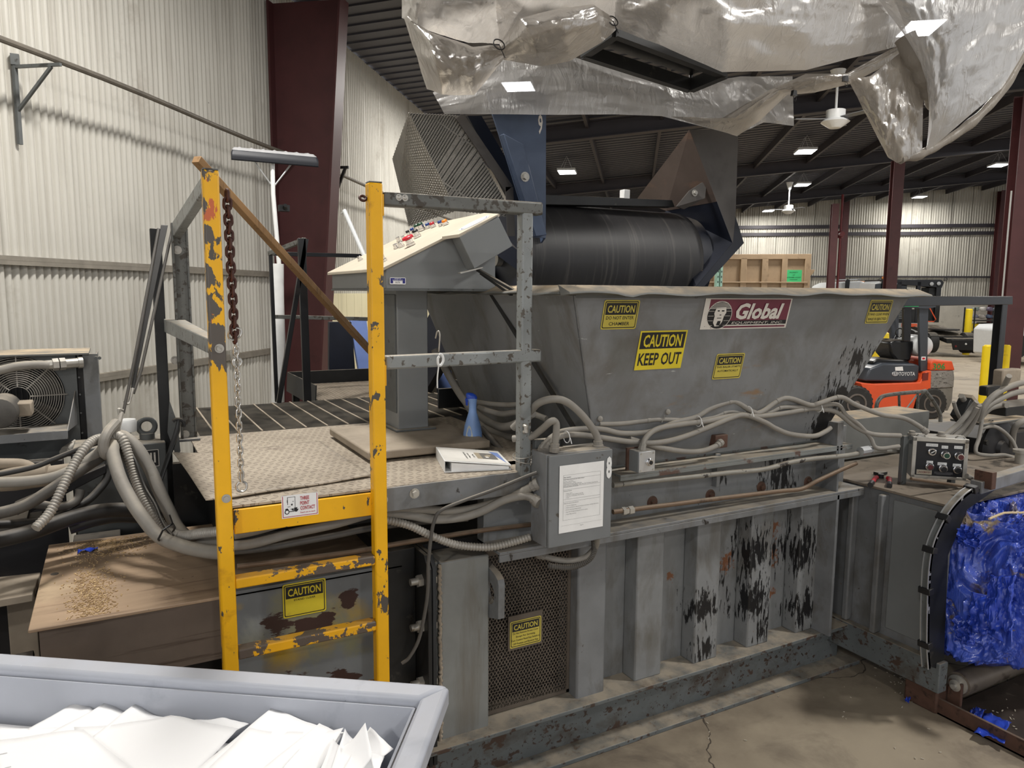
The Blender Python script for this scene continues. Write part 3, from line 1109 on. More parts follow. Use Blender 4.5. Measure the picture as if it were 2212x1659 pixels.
rim(tl - EX * .07, tr + EX * .09, V((0, -1, 0)), 60, lambda s: -.012 * math.exp(-((s - .13) / .02) ** 2) + .010 * math.exp(-((s - .62) / .05) ** 2) - .03 * max(0, s - .93)).build('rim_flange', M['rim'], hop, angle=60)
rim(Btl, tl, V((-1, 0, 0)), 30).build('rim_flange', M['rim'], hop, angle=60)
rim(tr, Btr, V((1, 0, 0)), 30).build('rim_flange', M['rim'], hop, angle=60)
rim(Btr, Btl, V((0, 1, 0)), 30).build('rim_flange', M['rim'], hop, angle=60)
m = MB()
m.prism([tl + V((0, -.001, .004)), tr + V((0, -.001, .004)), tr + V((-.003, .003, -.010)), tl + V((.003, .003, -.010))], (0, -.012, 0))
m.build('rim_shade_strip', M['grey_dark'], hop, smooth=False)  # dark strip standing in for the shade below the rim flange
wl = MB()
wl.tube([bl.lerp(tl, i / 60) + V((-.002, -.007, 0)) for i in range(61)], [.003 + .003 * random.random() for i in range(61)], 6)
wl.build('corner_weld', M['grey_dirty'], hop)
# stickers on the sloping front face
HEX, HEY = EX, V((0, -.24, 1)).normalized()
def HP(x, y):
    d = ray(x, y)
    t = (2.58 + .24 * 1.83 - .24 * CAM.z - CAM.y - .0075) / (d.y + .24 * d.z)
    return CAM + d * t
caution('caution_sticker', hop, HP(1296, 712), HEX, HEY, .182, .126, [('DO NOT ENTER', .78), ('CHAMBER', .58)], MATS_C, .5, th=.0145, lb='old caution sticker at the hopper front, left end')
o = HP(1369, 800)
sticker('keep_out_sticker', hop, o, HEX, HEY, [M['sign_yellow'], M['sign_black']],
        [('r', 0, 0, 0, .262, .178), ('r', 1, .008, .096, .254, .171), ('t', 0, 'CAUTION', .131, .106, .055, .212, .022), ('t', 1, 'KEEP OUT', .131, .022, .056, .238, .022)], 'big yellow keep-out sticker, middle of the hopper front')
caution('caution_sticker', hop, HP(1537, 820), HEX, HEY, .178, .126, [('THIS BALER STARTS', .86), ('AUTOMATICALLY', .74), (' ', .3)], MATS_C, .56, th=.0095, lb='yellow caution sticker low on the hopper front')
caution('caution_sticker', hop, HP(1867, 699), HEX, HEY, .182, .126, [('STAND CLEAR WHEN', .9), ('BALE IS EJECTED', .8)], MATS_C, .5, th=.0125, lb='yellow caution sticker at the hopper right end')
W_, H_ = .545, .148
cxg, cyg = .10, .066
face_it = []
n = 28
el = [(cxg + .075 * math.cos(2 * math.pi * k / n), cyg + .066 * math.sin(2 * math.pi * k / n)) for k in range(n)]
el2 = [(cxg + .072 * math.cos(2 * math.pi * k / n), cyg + .063 * math.sin(2 * math.pi * k / n)) for k in range(n)]
face_it += [('p', 2, el), ('p', 1, el2)]
for k in range(5):
    yy = cyg + .030 + k * .0065
    ww = .07 * math.sqrt(max(0, 1 - ((yy - cyg) / .066) ** 2))
    face_it.append(('r', 2, cxg - ww, yy, cxg + ww, yy + .0028))
for k in range(4):
    yy = cyg + .018 - k * .022
    face_it.append(('r', 2, cxg + .03, yy, cxg + .065, yy + .0016))
    face_it.append(('r', 2, cxg - .068, yy, cxg - .035, yy + .0016))
face_it.append(('p', 2, [(cxg - .028, cyg + .034), (cxg + .030, cyg + .036), (cxg + .036, cyg + .012), (cxg + .026, cyg - .004), (cxg + .022, cyg - .030), (cxg + .008, cyg - .050), (cxg - .018, cyg - .052), (cxg - .032, cyg - .034), (cxg - .030, cyg - .004), (cxg - .036, cyg + .010)]))
for a in ((cxg - .018, cyg + .018, cxg - .006, cyg + .024), (cxg + .006, cyg + .018, cxg + .022, cyg + .024), (cxg - .002, cyg + .000, cxg + .008, cyg + .004), (cxg - .014, cyg - .014, cxg + .012, cyg - .011)):
    face_it.append(('r', 1) + a)
face_it.append(('p', 1, [(cxg - .006, cyg - .026), (cxg + .012, cyg - .026), (cxg + .010, cyg - .048), (cxg - .012, cyg - .046)]))
sticker('maker_sticker', hop, HP(1511, 712), HEX, HEY, [M['sign_white'], M['maroon'], M['sign_white'], M['ink']],
        [('r', 0, 0, 0, W_, H_), ('r', 1, .03, .040, W_ - .008, H_ - .008), ('r', 3, .15, .020, W_ - .008, .040), ('r', 1, .06, .006, W_ - .012, .014)] +
        [tuple([i[0], {1: 3, 2: 2}.get(i[1], i[1])] + list(i[2:])) for i in face_it] +
        [('t', 0, 'Global', .345, .050, .072, .30, .035, .22), ('t', 0, 'EQUIPMENT, INC.', .345, .0245, .0115, .33, 0, .2)], 'white and maroon maker sticker with a masked globe face')

# right-hand bale chamber, running toward the camera
XW = 3.66
MB().box((XW, 2.14, .27), (XW + .028, 2.80, 1.095)).build('chamber_wall', M['grey'], baler, bevel=.004)
MB().box((5.12, 2.14, .27), (5.2, 3.0, 1.095)).build('chamber_wall', M['grey_dark'], baler, bevel=.004)
MB().box((XW + .06, 3.02, .27), (5.2, 4.2, 1.105)).build('chamber_core', M['grey_dark'], baler, bevel=.004)
for ya, yb, dx in ((2.655, 2.69, .05), (2.47, 2.505, .06)):
    MB().box((XW - dx, ya, .30), (XW, yb, 1.08)).build('chamber_rib', M['grey'], baler, bevel=.008)
MB().box((XW - .012, 2.20, .34), (XW, 2.44, 1.06)).build('chamber_door', M['grey_clean'], baler, bevel=.004)
mb = MB()
mb.box((XW - .05, 2.10, .13), (XW + .02, 2.80, .29))
mb.build('chamber_sill', M['grey_beam'], baler, bevel=.006)
MB().box((XW - .02, 2.12, 0), (XW + .14, 2.30, .14)).build('chamber_foot', M['rust'], baler, bevel=.01)
mb = MB()
mb.box((XW - .02, 2.13, 1.095), (5.2, 3.02, 1.108))
mb.build('chamber_top', paint('greasy_dusty_top', '7B7063', .75, 0, .15, 5, [('37312B', .53, .06, 4), ('5A5047', .6, .1, 9)], .2), baler, bevel=.002)
# ------------------------------------------------------------------ operator platform, ladder, rails
ZP = 1.42
def m_plate():
    """dusty chequer plate: raised lozenges by bump, dust in between"""
    t = NT('dusty_chequer_plate')
    col = t.mix(t.step(t.noise(3, 6, .6), .35, .65), lin('A79C8C'), lin('94897A'))
    col = t.mix(t.step(t.noise(7, 6, .65), .56, .75), col, lin('7A6F62'))
    # staggered lozenges, turned by turns
    sp = t.n('SeparateXYZ')
    t.t.links.new(t.co((31, 31, 31), (0, 0, .35)), sp.inputs[0])
    fx, fy = (t.math('SUBTRACT', t.math('FRACT', sp.outputs[i]), .5) for i in (0, 1))
    par = t.math('MODULO', t.math('ADD', t.math('FLOOR', sp.outputs[0]), t.math('ADD', t.math('FLOOR', sp.outputs[1]), 2000)), 2)
    a_ = t.math('ABSOLUTE', t.math('MULTIPLY', t.math('ADD', fx, fy), .707))
    b_ = t.math('ABSOLUTE', t.math('MULTIPLY', t.math('SUBTRACT', fx, fy), .707))
    inv = t.math('SUBTRACT', 1.0, par)
    p_ = t.math('ADD', t.math('MULTIPLY', a_, par), t.math('MULTIPLY', b_, inv))
    q_ = t.math('ADD', t.math('MULTIPLY', b_, par), t.math('MULTIPLY', a_, inv))
    mix = t.step(t.math('ADD', t.math('DIVIDE', p_, .52), t.math('DIVIDE', q_, .15)), 1.15, .75)
    col = t.mix(t.math('MULTIPLY', mix, .5), col, lin('6A6055'))
    t.set(t.b.inputs['Base Color'], col)
    t.b.inputs['Roughness'].default_value = .6
    t.bump(mix, 1.0, .004)
    return t.m
M['deck'] = m_plate()

plat = thing('operator_platform', 'dusty chequer plate operator platform behind the yellow ladder', 'platform', (.9, 3.3, 0))
mb = MB()
mb.prism([(.31, 2.625, ZP - .008), (1.50, 2.625, ZP - .008), (1.56, 2.72, ZP - .008), (1.74, 3.15, ZP - .008), (1.74, 4.0, ZP - .008), (.31, 4.0, ZP - .008)], (0, 0, .008))
mb.build('deck', M['deck'], plat, smooth=False)
mb = MB()
mb.box((.85, 2.615, ZP - .095), (1.50, 2.63, ZP - .002))
mb.box((.85, 2.63, ZP - .095), (1.50, 2.69, ZP - .085))
mb.build('fascia', M['grey_dirty'], plat, bevel=.003)
yf = MB().box((.33, 2.612, ZP - .098), (.815, 2.63, ZP - .012)).build('kick_plate', M['yellow'], plat, bevel=.003)
lab(yf, 'yellow front edge of the platform')
mb = MB()
for x in (.42, 1.15, 1.62):
    mb.box((x, 3.86, 0.0), (x + .07, 3.93, ZP - .008))
mb.box((.33, 2.7, ZP - .10), (.36, 3.98, ZP - .01))
mb.box((1.68, 3.2, ZP - .10), (1.72, 3.98, ZP - .01))
for i, seg in enumerate(((.42, 3.86), (1.62, 3.86))):
    pass
mb.box((.22, 3.86, .85), (.60, 3.90, ZP - .10)).box((.37, 3.2, .95), (.40, 3.9, ZP - .10))  # black plates added to darken the gap under the platform
build_each(mb, 'support', M['black_steel'], plat, smooth=False)
bm = MB()
bolt_mb(bm, (.862, 2.615, ZP - .045), -EY, .011, .012)
bm.build('bolt', M['zinc'], plat)
bm = MB()
bolt_mb(bm, (.985, 2.615, ZP - .035), -EY, .013, .02)
bm.build('bolt', M['zinc'], plat)
# three-point sticker
o = PY(609, 1121, 2.611)
tr_ = [('c',)]
SM = [M['white_paper'], M['red_ink'], M['white_paper'], M['ink']]
w_, h_ = .128, .082
items = [('r', 0, 0, 0, w_, h_), ('r', 1, .003, .003, w_ - .003, h_ - .002), ('r', 0, .0055, .0055, w_ - .0055, h_ - .002)]
items += [('r', 3, .020, .048, .022, .076), ('r', 3, .022, .074, .048, .0755), ('r', 3, .046, .034, .0475, .074), ('r', 3, .020, .040, .030, .0415),
          ('p', 3, [(.012, .034), (.020, .036), (.024, .030), (.024, .020), (.013, .026)]),
          ('p', 3, [(.018 + .0085 * math.cos(a * .5236), .0225 + .0085 * math.sin(a * .5236)) for a in range(12)]), ('p', 0, [(.018 + .0055 * math.cos(a * .5236), .0225 + .0055 * math.sin(a * .5236)) for a in range(12)]),
          ('p', 3, [(.043, .036), (.055, .036), (.052, .031), (.058, .030), (.054, .022), (.048, .020), (.042, .026)]),
          ('r', 3, .024, .022, .044, .0245), ('p', 3, [(.028, .032), (.040, .034), (.041, .026), (.037, .026), (.035, .030)]), ('p', 3, [(.032, .050), (.037, .052), (.038, .046), (.034, .044)]),
          ('p', 3, [(.037, .060), (.041, .061), (.040, .057)]), ('r', 3, .0185, .056, .0205, .066)]
items += [('t', 1, 'THREE', .064, .061, .0135, .032, .02, 0, 'L'), ('t', 1, 'POINT', .064, .043, .0135, .032, .02, 0, 'L'), ('t', 1, 'CONTACT', .064, .025, .0135, .052, .02, 0, 'L'), ('t', 1, 'Reach you to teach', .064, .013, .006, .052, .01, 0, 'L')]
sticker('three_point_sticker', plat, o, EX, EZ, SM, items, 'white and red sticker on the yellow platform edge')

# loose chequer plate sheet, curled up at its left side
A, Bq, Cq, Dq = PZ(375, 990, ZP), PZ(445, 1088, ZP), PZ(803, 1032, ZP), PZ(690, 957, ZP)
def sheet(s, t):
    p = (A * (1 - s) + Dq * s) * (1 - t) + (Bq * (1 - s) + Cq * s) * t
    ed = max(0, .28 - s) / .28
    p.z = ZP + .006 + .020 * ed * ed * (.35 + .65 * (1 - t)) + .004 * math.sin(s * 5 + t * 3) ** 2
    p.y += .02 * math.sin(t * 3.14) * (s < .01)
    return p
tag(MB().grid(sheet, 30, 20).build('chequer_plate_sheet', M['deck'], solid=.005, angle=60), 'loose dusty chequer plate sheet lying behind the left ladder post', 'metal sheet')

# bar grating at the back
gr = thing('walkway_grating', 'dark bar grating walkway behind the chequer plate deck', 'grating', (1.1, 4.5, ZP))
mb = MB()
for k in range(74):
    y = 4.005 + k * .0135
    mb.box((.36, y, ZP - .03), (2.05, y + .004, ZP))
mb.build('bearing_bars', M['black_steel'], gr, smooth=False)
mb = MB()
for k in range(15):
    x = .43 + k * .115
    mb.box((x, 4.005, ZP - .006), (x + .009, 5.0, ZP + .0035))
mb.build('cross_rods', M['dusty'], gr, smooth=False)
mb = MB()
mb.box((.34, 4.0, ZP - .04), (.36, 5.01, ZP)).box((2.05, 4.0, ZP - .04), (2.07, 5.01, ZP))
for x, y in ((.4, 4.9), (2.0, 4.9), (.4, 4.1), (2.0, 4.1)):
    mb.box((x, y, 0), (x + .05, y + .05, ZP - .03))
build_each(mb, 'edge_frame', M['black_steel'], gr, smooth=False)
# second landing of expanded metal
g2 = thing('rear_landing', 'small landing of expanded metal behind the bar grating, with black toe plate', 'landing', (1.9, 5.5, ZP))
mb = MB()
mb.lattice((1.20, 5.03, ZP - .004), (2.03, 5.03, ZP - .004), (2.03, 5.95, ZP - .004), (1.20, 5.95, ZP - .004), 16, 34, .007, .005)
mb.build('mesh_floor', M['dusty'], g2, smooth=False)
mb = MB()
mb.box((1.18, 5.02, ZP - .05), (2.05, 5.05, ZP - .006)).box((1.2, 5.95, ZP - .06), (2.05, 5.98, ZP + .10))
mb.prism([(1.18, 5.02, ZP - .05), (1.19, 5.02, ZP + .10), (1.19, 5.95, ZP + .10), (1.18, 5.95, ZP - .05)], (.008, 0, 0))
build_each(mb, 'toe_plate', M['black_steel'], g2, smooth=False)
mb = MB()
for x, y in ((1.22, 5.06), (1.98, 5.06), (1.22, 5.9), (1.98, 5.9)):
    mb.box((x, y, 0), (x + .05, y + .05, ZP - .05))
build_each(mb, 'support_leg', M['black_steel'], g2, smooth=False)
toe = MB()
toe.box((2.075, 4.30, ZP - .02), (2.13, 4.7, ZP + .13)).box((1.78, 4.28, ZP + .005), (2.13, 4.30, ZP + .13))
tag(toe.build('toe_board', M['black_steel'], bevel=.003), 'black steel toe board and box behind the console pedestal', 'toe board')

# ---------------- yellow ladder
lad = thing('yellow_ladder', 'tall yellow steel ladder with chipped paint at the front of the platform', 'ladder', (.57, 2.6, 0))
LX0, LX1, LH = .297, .838, 2.532
M['yellow_top'] = paint('yellow_paint_worn_at_top', 'F0B30A', 0.42, 0, 0.07, 4, [('C98F0C', 0.63, 0.1, 6), ('C8653A', .87, .012, 15, (1, 1, .5), [(LX0 - .02, 2.57, z, .13) for z in (2.5, 2.4, 2.3, 2.2, 2.1)], .34), ('4F4A45', 0.60, 0.012, 17, (1, 1, 0.55)), ('57504A', .80, .012, 13, (1, 1, .5), [(LX0 - .015, 2.57, z, .13) for z in (2.52, 2.42, 2.32, 2.2, 2.1, 2.0, 1.95)] + [(LX0 + .01, 2.57, 1.97, .07), (LX0 + .025, 2.57, 2.25, .09)], .34)], 0.12, bump=0.08)
for x in (LX0, LX1):
    mb = MB()
    mb.box((x - .025, 2.572, 0), (x + .025, 2.622, LH))
    st = mb.build('stile', M['yellow_top'] if x == LX0 else M['yellow'], lad, bevel=.006)
    MB().box((x - .023, 2.574, LH), (x + .023, 2.620, LH + .004)).build('end_cap', M['rail_dark'], st)
for i, z in enumerate((1.160, .905, .655, .405, .155)):
    mb = MB()
    mb.prism([(LX0 + .025, 2.572, z - .018), (LX0 + .025, 2.622, z - .018), (LX0 + .025, 2.622, z + .018), (LX0 + .025, 2.572, z + .018)], (LX1 - LX0 - .05, 0, 0))
    mb.build('rung', M['yellow_worn'], lad, bevel=.005)
for x, z in ((LX0 + .004, 1.965), (LX0 + .006, 1.463)):
    m = MB()
    bolt_mb(m, (x, 2.572, z), -EY, .0095, .009)
    m.build('bolt', M['zinc'], lad)
m = MB()
for z in (1.83, 2.44):
    m.box((LX1 + .025, 2.585, z - .02), (LX1 + .033, 2.615, z + .055))
build_each(m, 'rail_lug', M['yellow'], lad, bevel=.002)

# ---------------- right guard rail
rr = thing('guard_rail', 'worn grey guard rail right of the ladder with two crossbars', 'railing', (1.3, 2.62, ZP))
MB().box((1.441, 2.598, ZP - .02), (1.491, 2.648, 2.47)).build('post', M['rail'], rr, bevel=.007)
MB().bar((LX1 + .034, 2.622, 2.482), (1.535, 2.622, 2.484), .05, .05).build('top_rail', M['rail_dark'], rr, bevel=.007)
MB().bar((LX1 + .034, 2.622, 1.893), (1.535, 2.622, 1.897), .05, .05).build('mid_rail', M['rail'], rr, bevel=.007)
m = MB()
for dx in (.082, .105):
    m.lathe((LX1 + dx + .01, 2.597, 2.489), -EY, [(0, .012), (.003, .012), (.003, .008), (.0035, .008), (.006, .0045)], 16)
m.build('bolt', M['zinc'], rr)
m = MB()
m.tube(smooth_path([PY(948, 760, 2.59), PY(950, 722, 2.585), PY(945, 716, 2.60), PY(941, 730, 2.655)], 6), .003, 6)
m.build('wire_tie', M['zinc'], rr)
m = MB()
c = PY(1133, 925, 2.596)
m.tube([c + V((0, 0, .012)), c + V((0, -.014, .010)), c + V((0, -.014, -.012)), c + V((0, 0, -.014))], .010, 10)
m.build('clamp', M['zinc'], rr)
m = MB()
for k, zz in enumerate((1.487, 1.462)):
    m.tube(arc((1.466, 2.623, zz), .042, 0, 6.28, (1, 0, .15 * (1 - 2 * k)), (0, 1, .1), 24), .002, 5)
m.tube(smooth_path([(1.50, 2.60, 1.49), (1.495, 2.585, 1.44), (1.485, 2.59, 1.33)], 6), .002, 5)
m.tube(smooth_path([(1.504, 2.60, 1.50), (1.503, 2.583, 1.44), (1.500, 2.59, 1.30)], 6), .002, 5)
m.build('binding_wire', M['zinc'], rr)

# ---------------- left guard rail
YL = 3.93
xl0 = PY(388, 700, YL).x
lr = thing('guard_rail', 'dark guard rail running back from the left ladder post', 'railing', (.3, 3.3, ZP))
ch = MB()
x0, x1 = PY(374, 600, YL).x, PY(410, 600, YL).x
zt = PY(385, 482, YL).z
ch.box((x0, YL, ZP), (x1, YL + .012, zt)).box((x0, YL - .03, ZP), (x0 + .01, YL, zt)).box((x1 - .01, YL - .012, ZP), (x1, YL, zt))
ch.build('post', M['rail_dark'], lr, bevel=.003)
m = MB()
m.box((x0 - .02, YL - .05, ZP), (x1 + .01, YL + .012, ZP + .012))
m.build('foot_plate', M['grey_dirty'], lr, bevel=.002)
MB().box((x0 - .085, YL + .12, .9), (x0 - .035, YL + .17, zt - .02)).build('post', M['black_steel'], lr, bevel=.003)
m = MB()
m.hexa([(LX0 - .025, 2.625, 2.462), (LX0 + .005, 2.625, 2.462), (x0 + .045, YL, zt - .07), (x0 + .005, YL, zt - .07), (LX0 - .025, 2.625, 2.512), (LX0 + .005, 2.625, 2.512), (x0 + .045, YL, zt), (x0 + .005, YL, zt)])
m.build('top_rail', M['rail'], lr, bevel=.004)
za, zb = PY(455, 745, 2.625).z, PY(372, 697, YL).z
m = MB()
m.hexa([(LX0 - .025, 2.625, 1.945), (LX0 + .015, 2.625, 1.945), (x0 + .045, YL + .1, zb - .05), (x0 - .045, YL + .1, zb - .05), (LX0 - .025, 2.625, 1.995), (LX0 + .015, 2.625, 1.995), (x0 + .045, YL + .1, zb + .015), (x0 - .045, YL + .1, zb + .015)])
m.build('mid_rail', M['rail'], lr, bevel=.004)
m = MB()
for px, py in ((383, 540), (378, 778), (400, 938)):
    c = PY(px, py, YL - (.0 if py < 900 else .0))
    bolt_mb(m, c, -EY, .013, .01)
m.build('bolt', M['zinc'], lr)
m = MB()
m.prism([PY(366, 865, YL - .1), PY(384, 915, YL - .1), PY(390, 975, YL - .1), PY(380, 985, YL - .1), PY(362, 935, YL - .1)], (0, .01, 0))
m.build('gusset_plate', M['grey_dark'], lr, smooth=False)
m = MB()
m.tube([PY(386, 905, YL - .16), PY(383, 930, YL - .16), PY(345, 1042, YL - .3)], [.006, .013, .009], 8)
m.tube(arc(PY(384, 918, YL - .16), .028, -.4, 2.4, EX, EZ, 8), .008, 6)
tag(m.build('pry_bar', M['black_steel']), 'black hooked bar leaning by the left rail post', 'bar')

# ---------------- safety chains
def link_mesh(mat, L=.030, R=.0095, wire=.0042):
    pts = []
    for k in range(9):
        a = math.pi * k / 8
        pts.append((R * math.cos(a), 0, L / 2 - R + R * math.sin(a)))
    for k in range(9):
        a = math.pi + math.pi * k / 8
        pts.append((R * math.cos(a), 0, -(L / 2 - R) + R * math.sin(a)))
    return MB().tube(pts, wire, 8, closed=True)
def chain(name, label, p0, p1, n, mat, L=.04, R=.0115, wire=.0048, hook=True):
    t = thing(name, label, 'chain', p0)
    d = V(p1) - V(p0)
    base = link_mesh(mat, L, R, wire).build('link', mat, t, local=True)
    for k in range(n):
        o = base if k == 0 else base.copy()
        if k:
            COL.objects.link(o)
            o.parent = t
        o.location = d * ((k + .5) / n)
        o.rotation_euler = (.05 * math.sin(k * 2.1), .06 * math.sin(k * 1.3), (0.25 if k % 2 else 1.75))
    if hook:
        m = MB()
        c = V(p1)
        m.tube(arc(c - EZ * .03, .017, 1.9, 7.6, EX, EZ, 18), .0042, 8)
        m.cyl(c - EZ * .012, c + EZ * .03, .006, 10)
        m.build('snap_hook', M['silver_chain'], t)
    return t
cx = .347
chain('rusty_chain', 'rusty brown chain hanging beside the left ladder post top', (cx, 2.60, 2.47), (cx + .007, 2.60, 1.985), 19, M['rust_chain'], .038, .0115, .0052, False)
t = chain('shiny_chain', 'bright steel chain hanging down the left ladder post to a snap hook', (cx + .010, 2.60, 1.985), (cx + .010, 2.60, 1.52), 22, M['silver_chain'], .030, .008, .0032)
m = MB()
m.tube(arc((cx + .008, 2.60, 2.01), .020, 0, 6.28, (0.25, 0, 1), (1, 0, 0), 22), .0036, 8)
m.tube([(cx + .008, 2.60, 1.99), (cx + .010, 2.60, 1.93)], .0035, 8)
m.tube(arc((cx + .011, 2.60, 1.915), .014, 0, 6.28, EZ, EX, 20), .0042, 8)
m.build('carabiner', M['silver_chain'], t)
m = MB()
m.tube(arc((LX1 - .04, 2.60, 2.478), .011, 0, 6.28, EX, (0, .6, .8), 16), .005, 8)
m.tube([(LX1 - .03, 2.60, 2.478), (LX1 - .02, 2.60, 2.478)], .006, 8)
m.build('eye_hook', M['rust_chain'], lad)
m = MB()
c = PY(949, 782, 2.56)
m.tube(smooth_path([c + V((0, 0, .03)), c + V((.012, 0, .025)), c + V((.016, 0, .005)), c + V((.006, 0, -.012)), c + V((-.004, 0, -.008)), c + V((-.006, 0, .012)), c + V((0, 0, .022))], 6), .005, 8)
m.tube(smooth_path([c + V((-.002, .0, -.01)), c + V((-.004, .01, -.06)), c + V((.0, .02, -.10))], 4), .003, 6)
tag(m.build('cable_hook', M['white_plastic']), 'small white hook hanging under the middle guard rail', 'hook')

# ---------------- control console
con = thing('control_console', 'grey operator console on a pedestal with sloped cream button panel', 'control console', (1.29, 3.52, ZP))
mb = MB()
mb.box((.935, 3.03, ZP + .012), (1.52, 3.68, ZP + .05))
mb.build('base_plate', M['dusty'], con, bevel=.008)
mb = MB()
mb.box((1.19, 3.40, ZP + .05), (1.40, 3.64, ZP + .062))
mb.build('foot_flange', M['grey_dark'], con, bevel=.003)
xa, xb = PY(859, 800, 3.42).x, PY(925, 800, 3.42).x
mb = MB()
mb.box((xa, 3.42, ZP + .06), (xb, 3.64, 2.17))
pd = mb.build('pedestal', M['grey_clean'], con, bevel=.005)
MB().box((xa - .006, 3.435, ZP + .14), (xa, 3.625, 2.14)).build('shaded_left_face', M['grey_dark'], pd, bevel=.002)  # left face in darker grey, its shade put into the colour
# cabinet
y0, y1 = 3.2, 4.12
def cp(px, py):
    return PY(px, py, y0)
b0, b1 = cp(834, 624), cp(1050, 626)
f0 = cp(828, 581)
t1 = cp(1084, 452)
xL, zb = b0.x, b0.z
xR = b1.x + .05
slope = (t1.z - f0.z) / (t1.x - f0.x)
mb = MB()
mb.prism([(xL, y0, zb), (xR, y0, zb), (xR, y0, f0.z + slope * (xR - f0.x)), (xL, y0, f0.z)], (0, y1 - y0, 0))
cab = mb.build('cabinet', M['grey_clean'], con, bevel=.004)
mb = MB()
mb.hexa([(xL - .022, y0 - .012, f0.z - .012), (xR + .01, y0 - .012, f0.z + slope * (xR - xL + .01) - .002), (xR + .01, y1 + .012, f0.z + slope * (xR - xL + .01) - .002), (xL - .022, y1 + .012, f0.z - .012),
         (xL - .022, y0 - .012, f0.z + .004), (xR + .01, y0 - .012, f0.z + slope * (xR - xL + .01) + .012), (xR + .01, y1 + .012, f0.z + slope * (xR - xL + .01) + .012), (xL - .022, y1 + .012, f0.z + .004)])
pan = lab(mb.build('button_panel', [M['cream']], con, bevel=.003), 'sloped cream button panel')
MB().box((xL - .004, y0 - .006, zb - .008), (xR + .004, y1 + .006, zb + .002)).build('bottom_lip', M['grey_dark'], con)
pn = V((-slope, 0, 1)).normalized()
pxv = V((1, 0, slope)).normalized()
def on_panel(x, y):
    return V((x, y, f0.z + slope * (x - f0.x) + .010))
def PP(px, py):
    """picture point on the sloping panel"""
    d = ray(px, py)
    p0 = on_panel(f0.x, y0)
    t = (p0 - CAM).dot(pn) / d.dot(pn)
    return CAM + d * t
def button(px, py, cap, r=.015, h=.03, name='push_button', lb=None, mush=0):
    c = PP(px, py)
    t = MB()
    t.lathe(c, pn, [(0, r * 1.25), (h * .35, r * 1.25), (h * .4, r), (h, r * 1.02)], 18)
    o = t.build(name, M['chrome'], con)
    m = MB()
    if mush:
        m.lathe(c + pn * h, pn, [(0, r * .8), (.004, mush), (.014, mush), (.018, mush * .8)], 20)
    else:
        m.lathe(c + pn * h, pn, [(-.004, r * .95), (.010, r * .95), (.012, r * .8)], 18)
    m.build('button_cap', cap, o)
    if lb:
        lab(o, lb)
button(826, 566, M['darkred_btn'], .02, .03, lb='dark red button nearest the yellow post')
button(888, 530, M['red'], .018, .03, lb='red mushroom stop button', mush=.029)
button(902, 512, M['black_plastic'], .017, .028)
button(868, 533, M['chrome'], .014, .014)
button(857, 536, M['chrome'], .013, .012)
button(873, 519, M['chrome'], .011, .012)
button(862, 521, M['chrome'], .011, .012)
button(913, 497, M['green_btn'], .016, .03)
button(905, 500, M['green_btn'], .016, .03)
button(893, 503, M['blue_btn'], .012, .016)
button(884, 509, M['black_plastic'], .011, .018)
button(926, 492, M['blue_btn'], .013, .014)
button(936, 490, M['red'], .014, .014)
button(953, 487, M['blue_btn'], .013, .014)
button(963, 485, M['orange_btn'], .015, .014)
button(779, 562, M['chrome'], .012, .012)
# document box on the near side
q = [PY(991, 509, 3.10), PY(1075, 464, 3.10), PY(1108, 531, 3.10), PY(1025, 581, 3.10)]
mb = MB()
mb.prism(q, (0, .09, 0))
db = mb.build('side_box', M['grey_clean'], con, bevel=.003)
q2 = [PY(955, 511, 3.19), PY(991, 506, 3.10), PY(1079, 461, 3.10), PY(1070, 452, 3.19)]
mb = MB()
mb.hexa([V(p) - EZ * .014 for p in q2] + [V(p) for p in q2])
mb.build('side_box_lid', M['cream'], db, smooth=False)
c = (q2[0] + q2[1] + q2[2] + q2[3]) / 4
e1 = (q2[2] - q2[1]).normalized()
e2 = (q2[0] - q2[1])
e2 = (e2 - e1 * e2.dot(e1)).normalized()
nn = e1.cross(e2)
m = MB()
for mi, k, l in ((0, 1.0, .001), (1, .86, .0015), (0, .80, .002)):
    m.mat(mi)
    m.poly([c + e1 * .085 * k * math.cos(a * .3142) + e2 * .032 * k * math.sin(a * .3142) + nn * l for a in range(20)])
m.build('round_sticker', [M['white_paper'], plain('purple_print', '3A3560')], db, smooth=False)
# asset tag on the cabinet
o = PY(842, 614, y0 - .0045)
sticker('asset_tag', con, o, EX, EZ, [M['white_paper'], plain('tag_blue', '22267A'), M['grey_ink']],
        [('r', 0, 0, 0, .075, .030, .004), ('r', 1, .003, .004, .015, .0275), ('r', 1, .060, .004, .072, .0275), ('r', 1, .003, .0155, .072, .0275),
         ('t', 0, 'PROPERTY OF', .0375, .0225, .004, .03, .01), ('t', 0, 'OUTAGAMIE COUNTY', .0375, .0165, .0042, .05, .01), ('t', 2, '8678', .036, .005, .0075, .022)], 'blue and white asset tag')
# bracket arms behind the console
for pts, w, mt in (((PY(1032, 583, 3.12), PY(1118, 632, 2.9)), .02, 'black_steel'), ((PY(1040, 590, 3.14), PY(1105, 636, 2.95)), .02, 'black_steel')):
    m = MB()
    m.bar(pts[0], pts[1], w, .012)
    m.build('bracket_arm', M[mt], con)
m = MB()
m.bar(PY(992, 590, 3.11), PY(1040, 578, 3.11), .03, .006)
m.build('clip_plate', M['zinc'], con)
mb = MB()
mb.bar(PY(1040, 600, 3.3), PY(1240, 925, 2.72), .016, .016)
tag(mb.build('diagonal_brace', M['black_steel']), 'thin black diagonal brace running down past the grey rail post', 'brace')

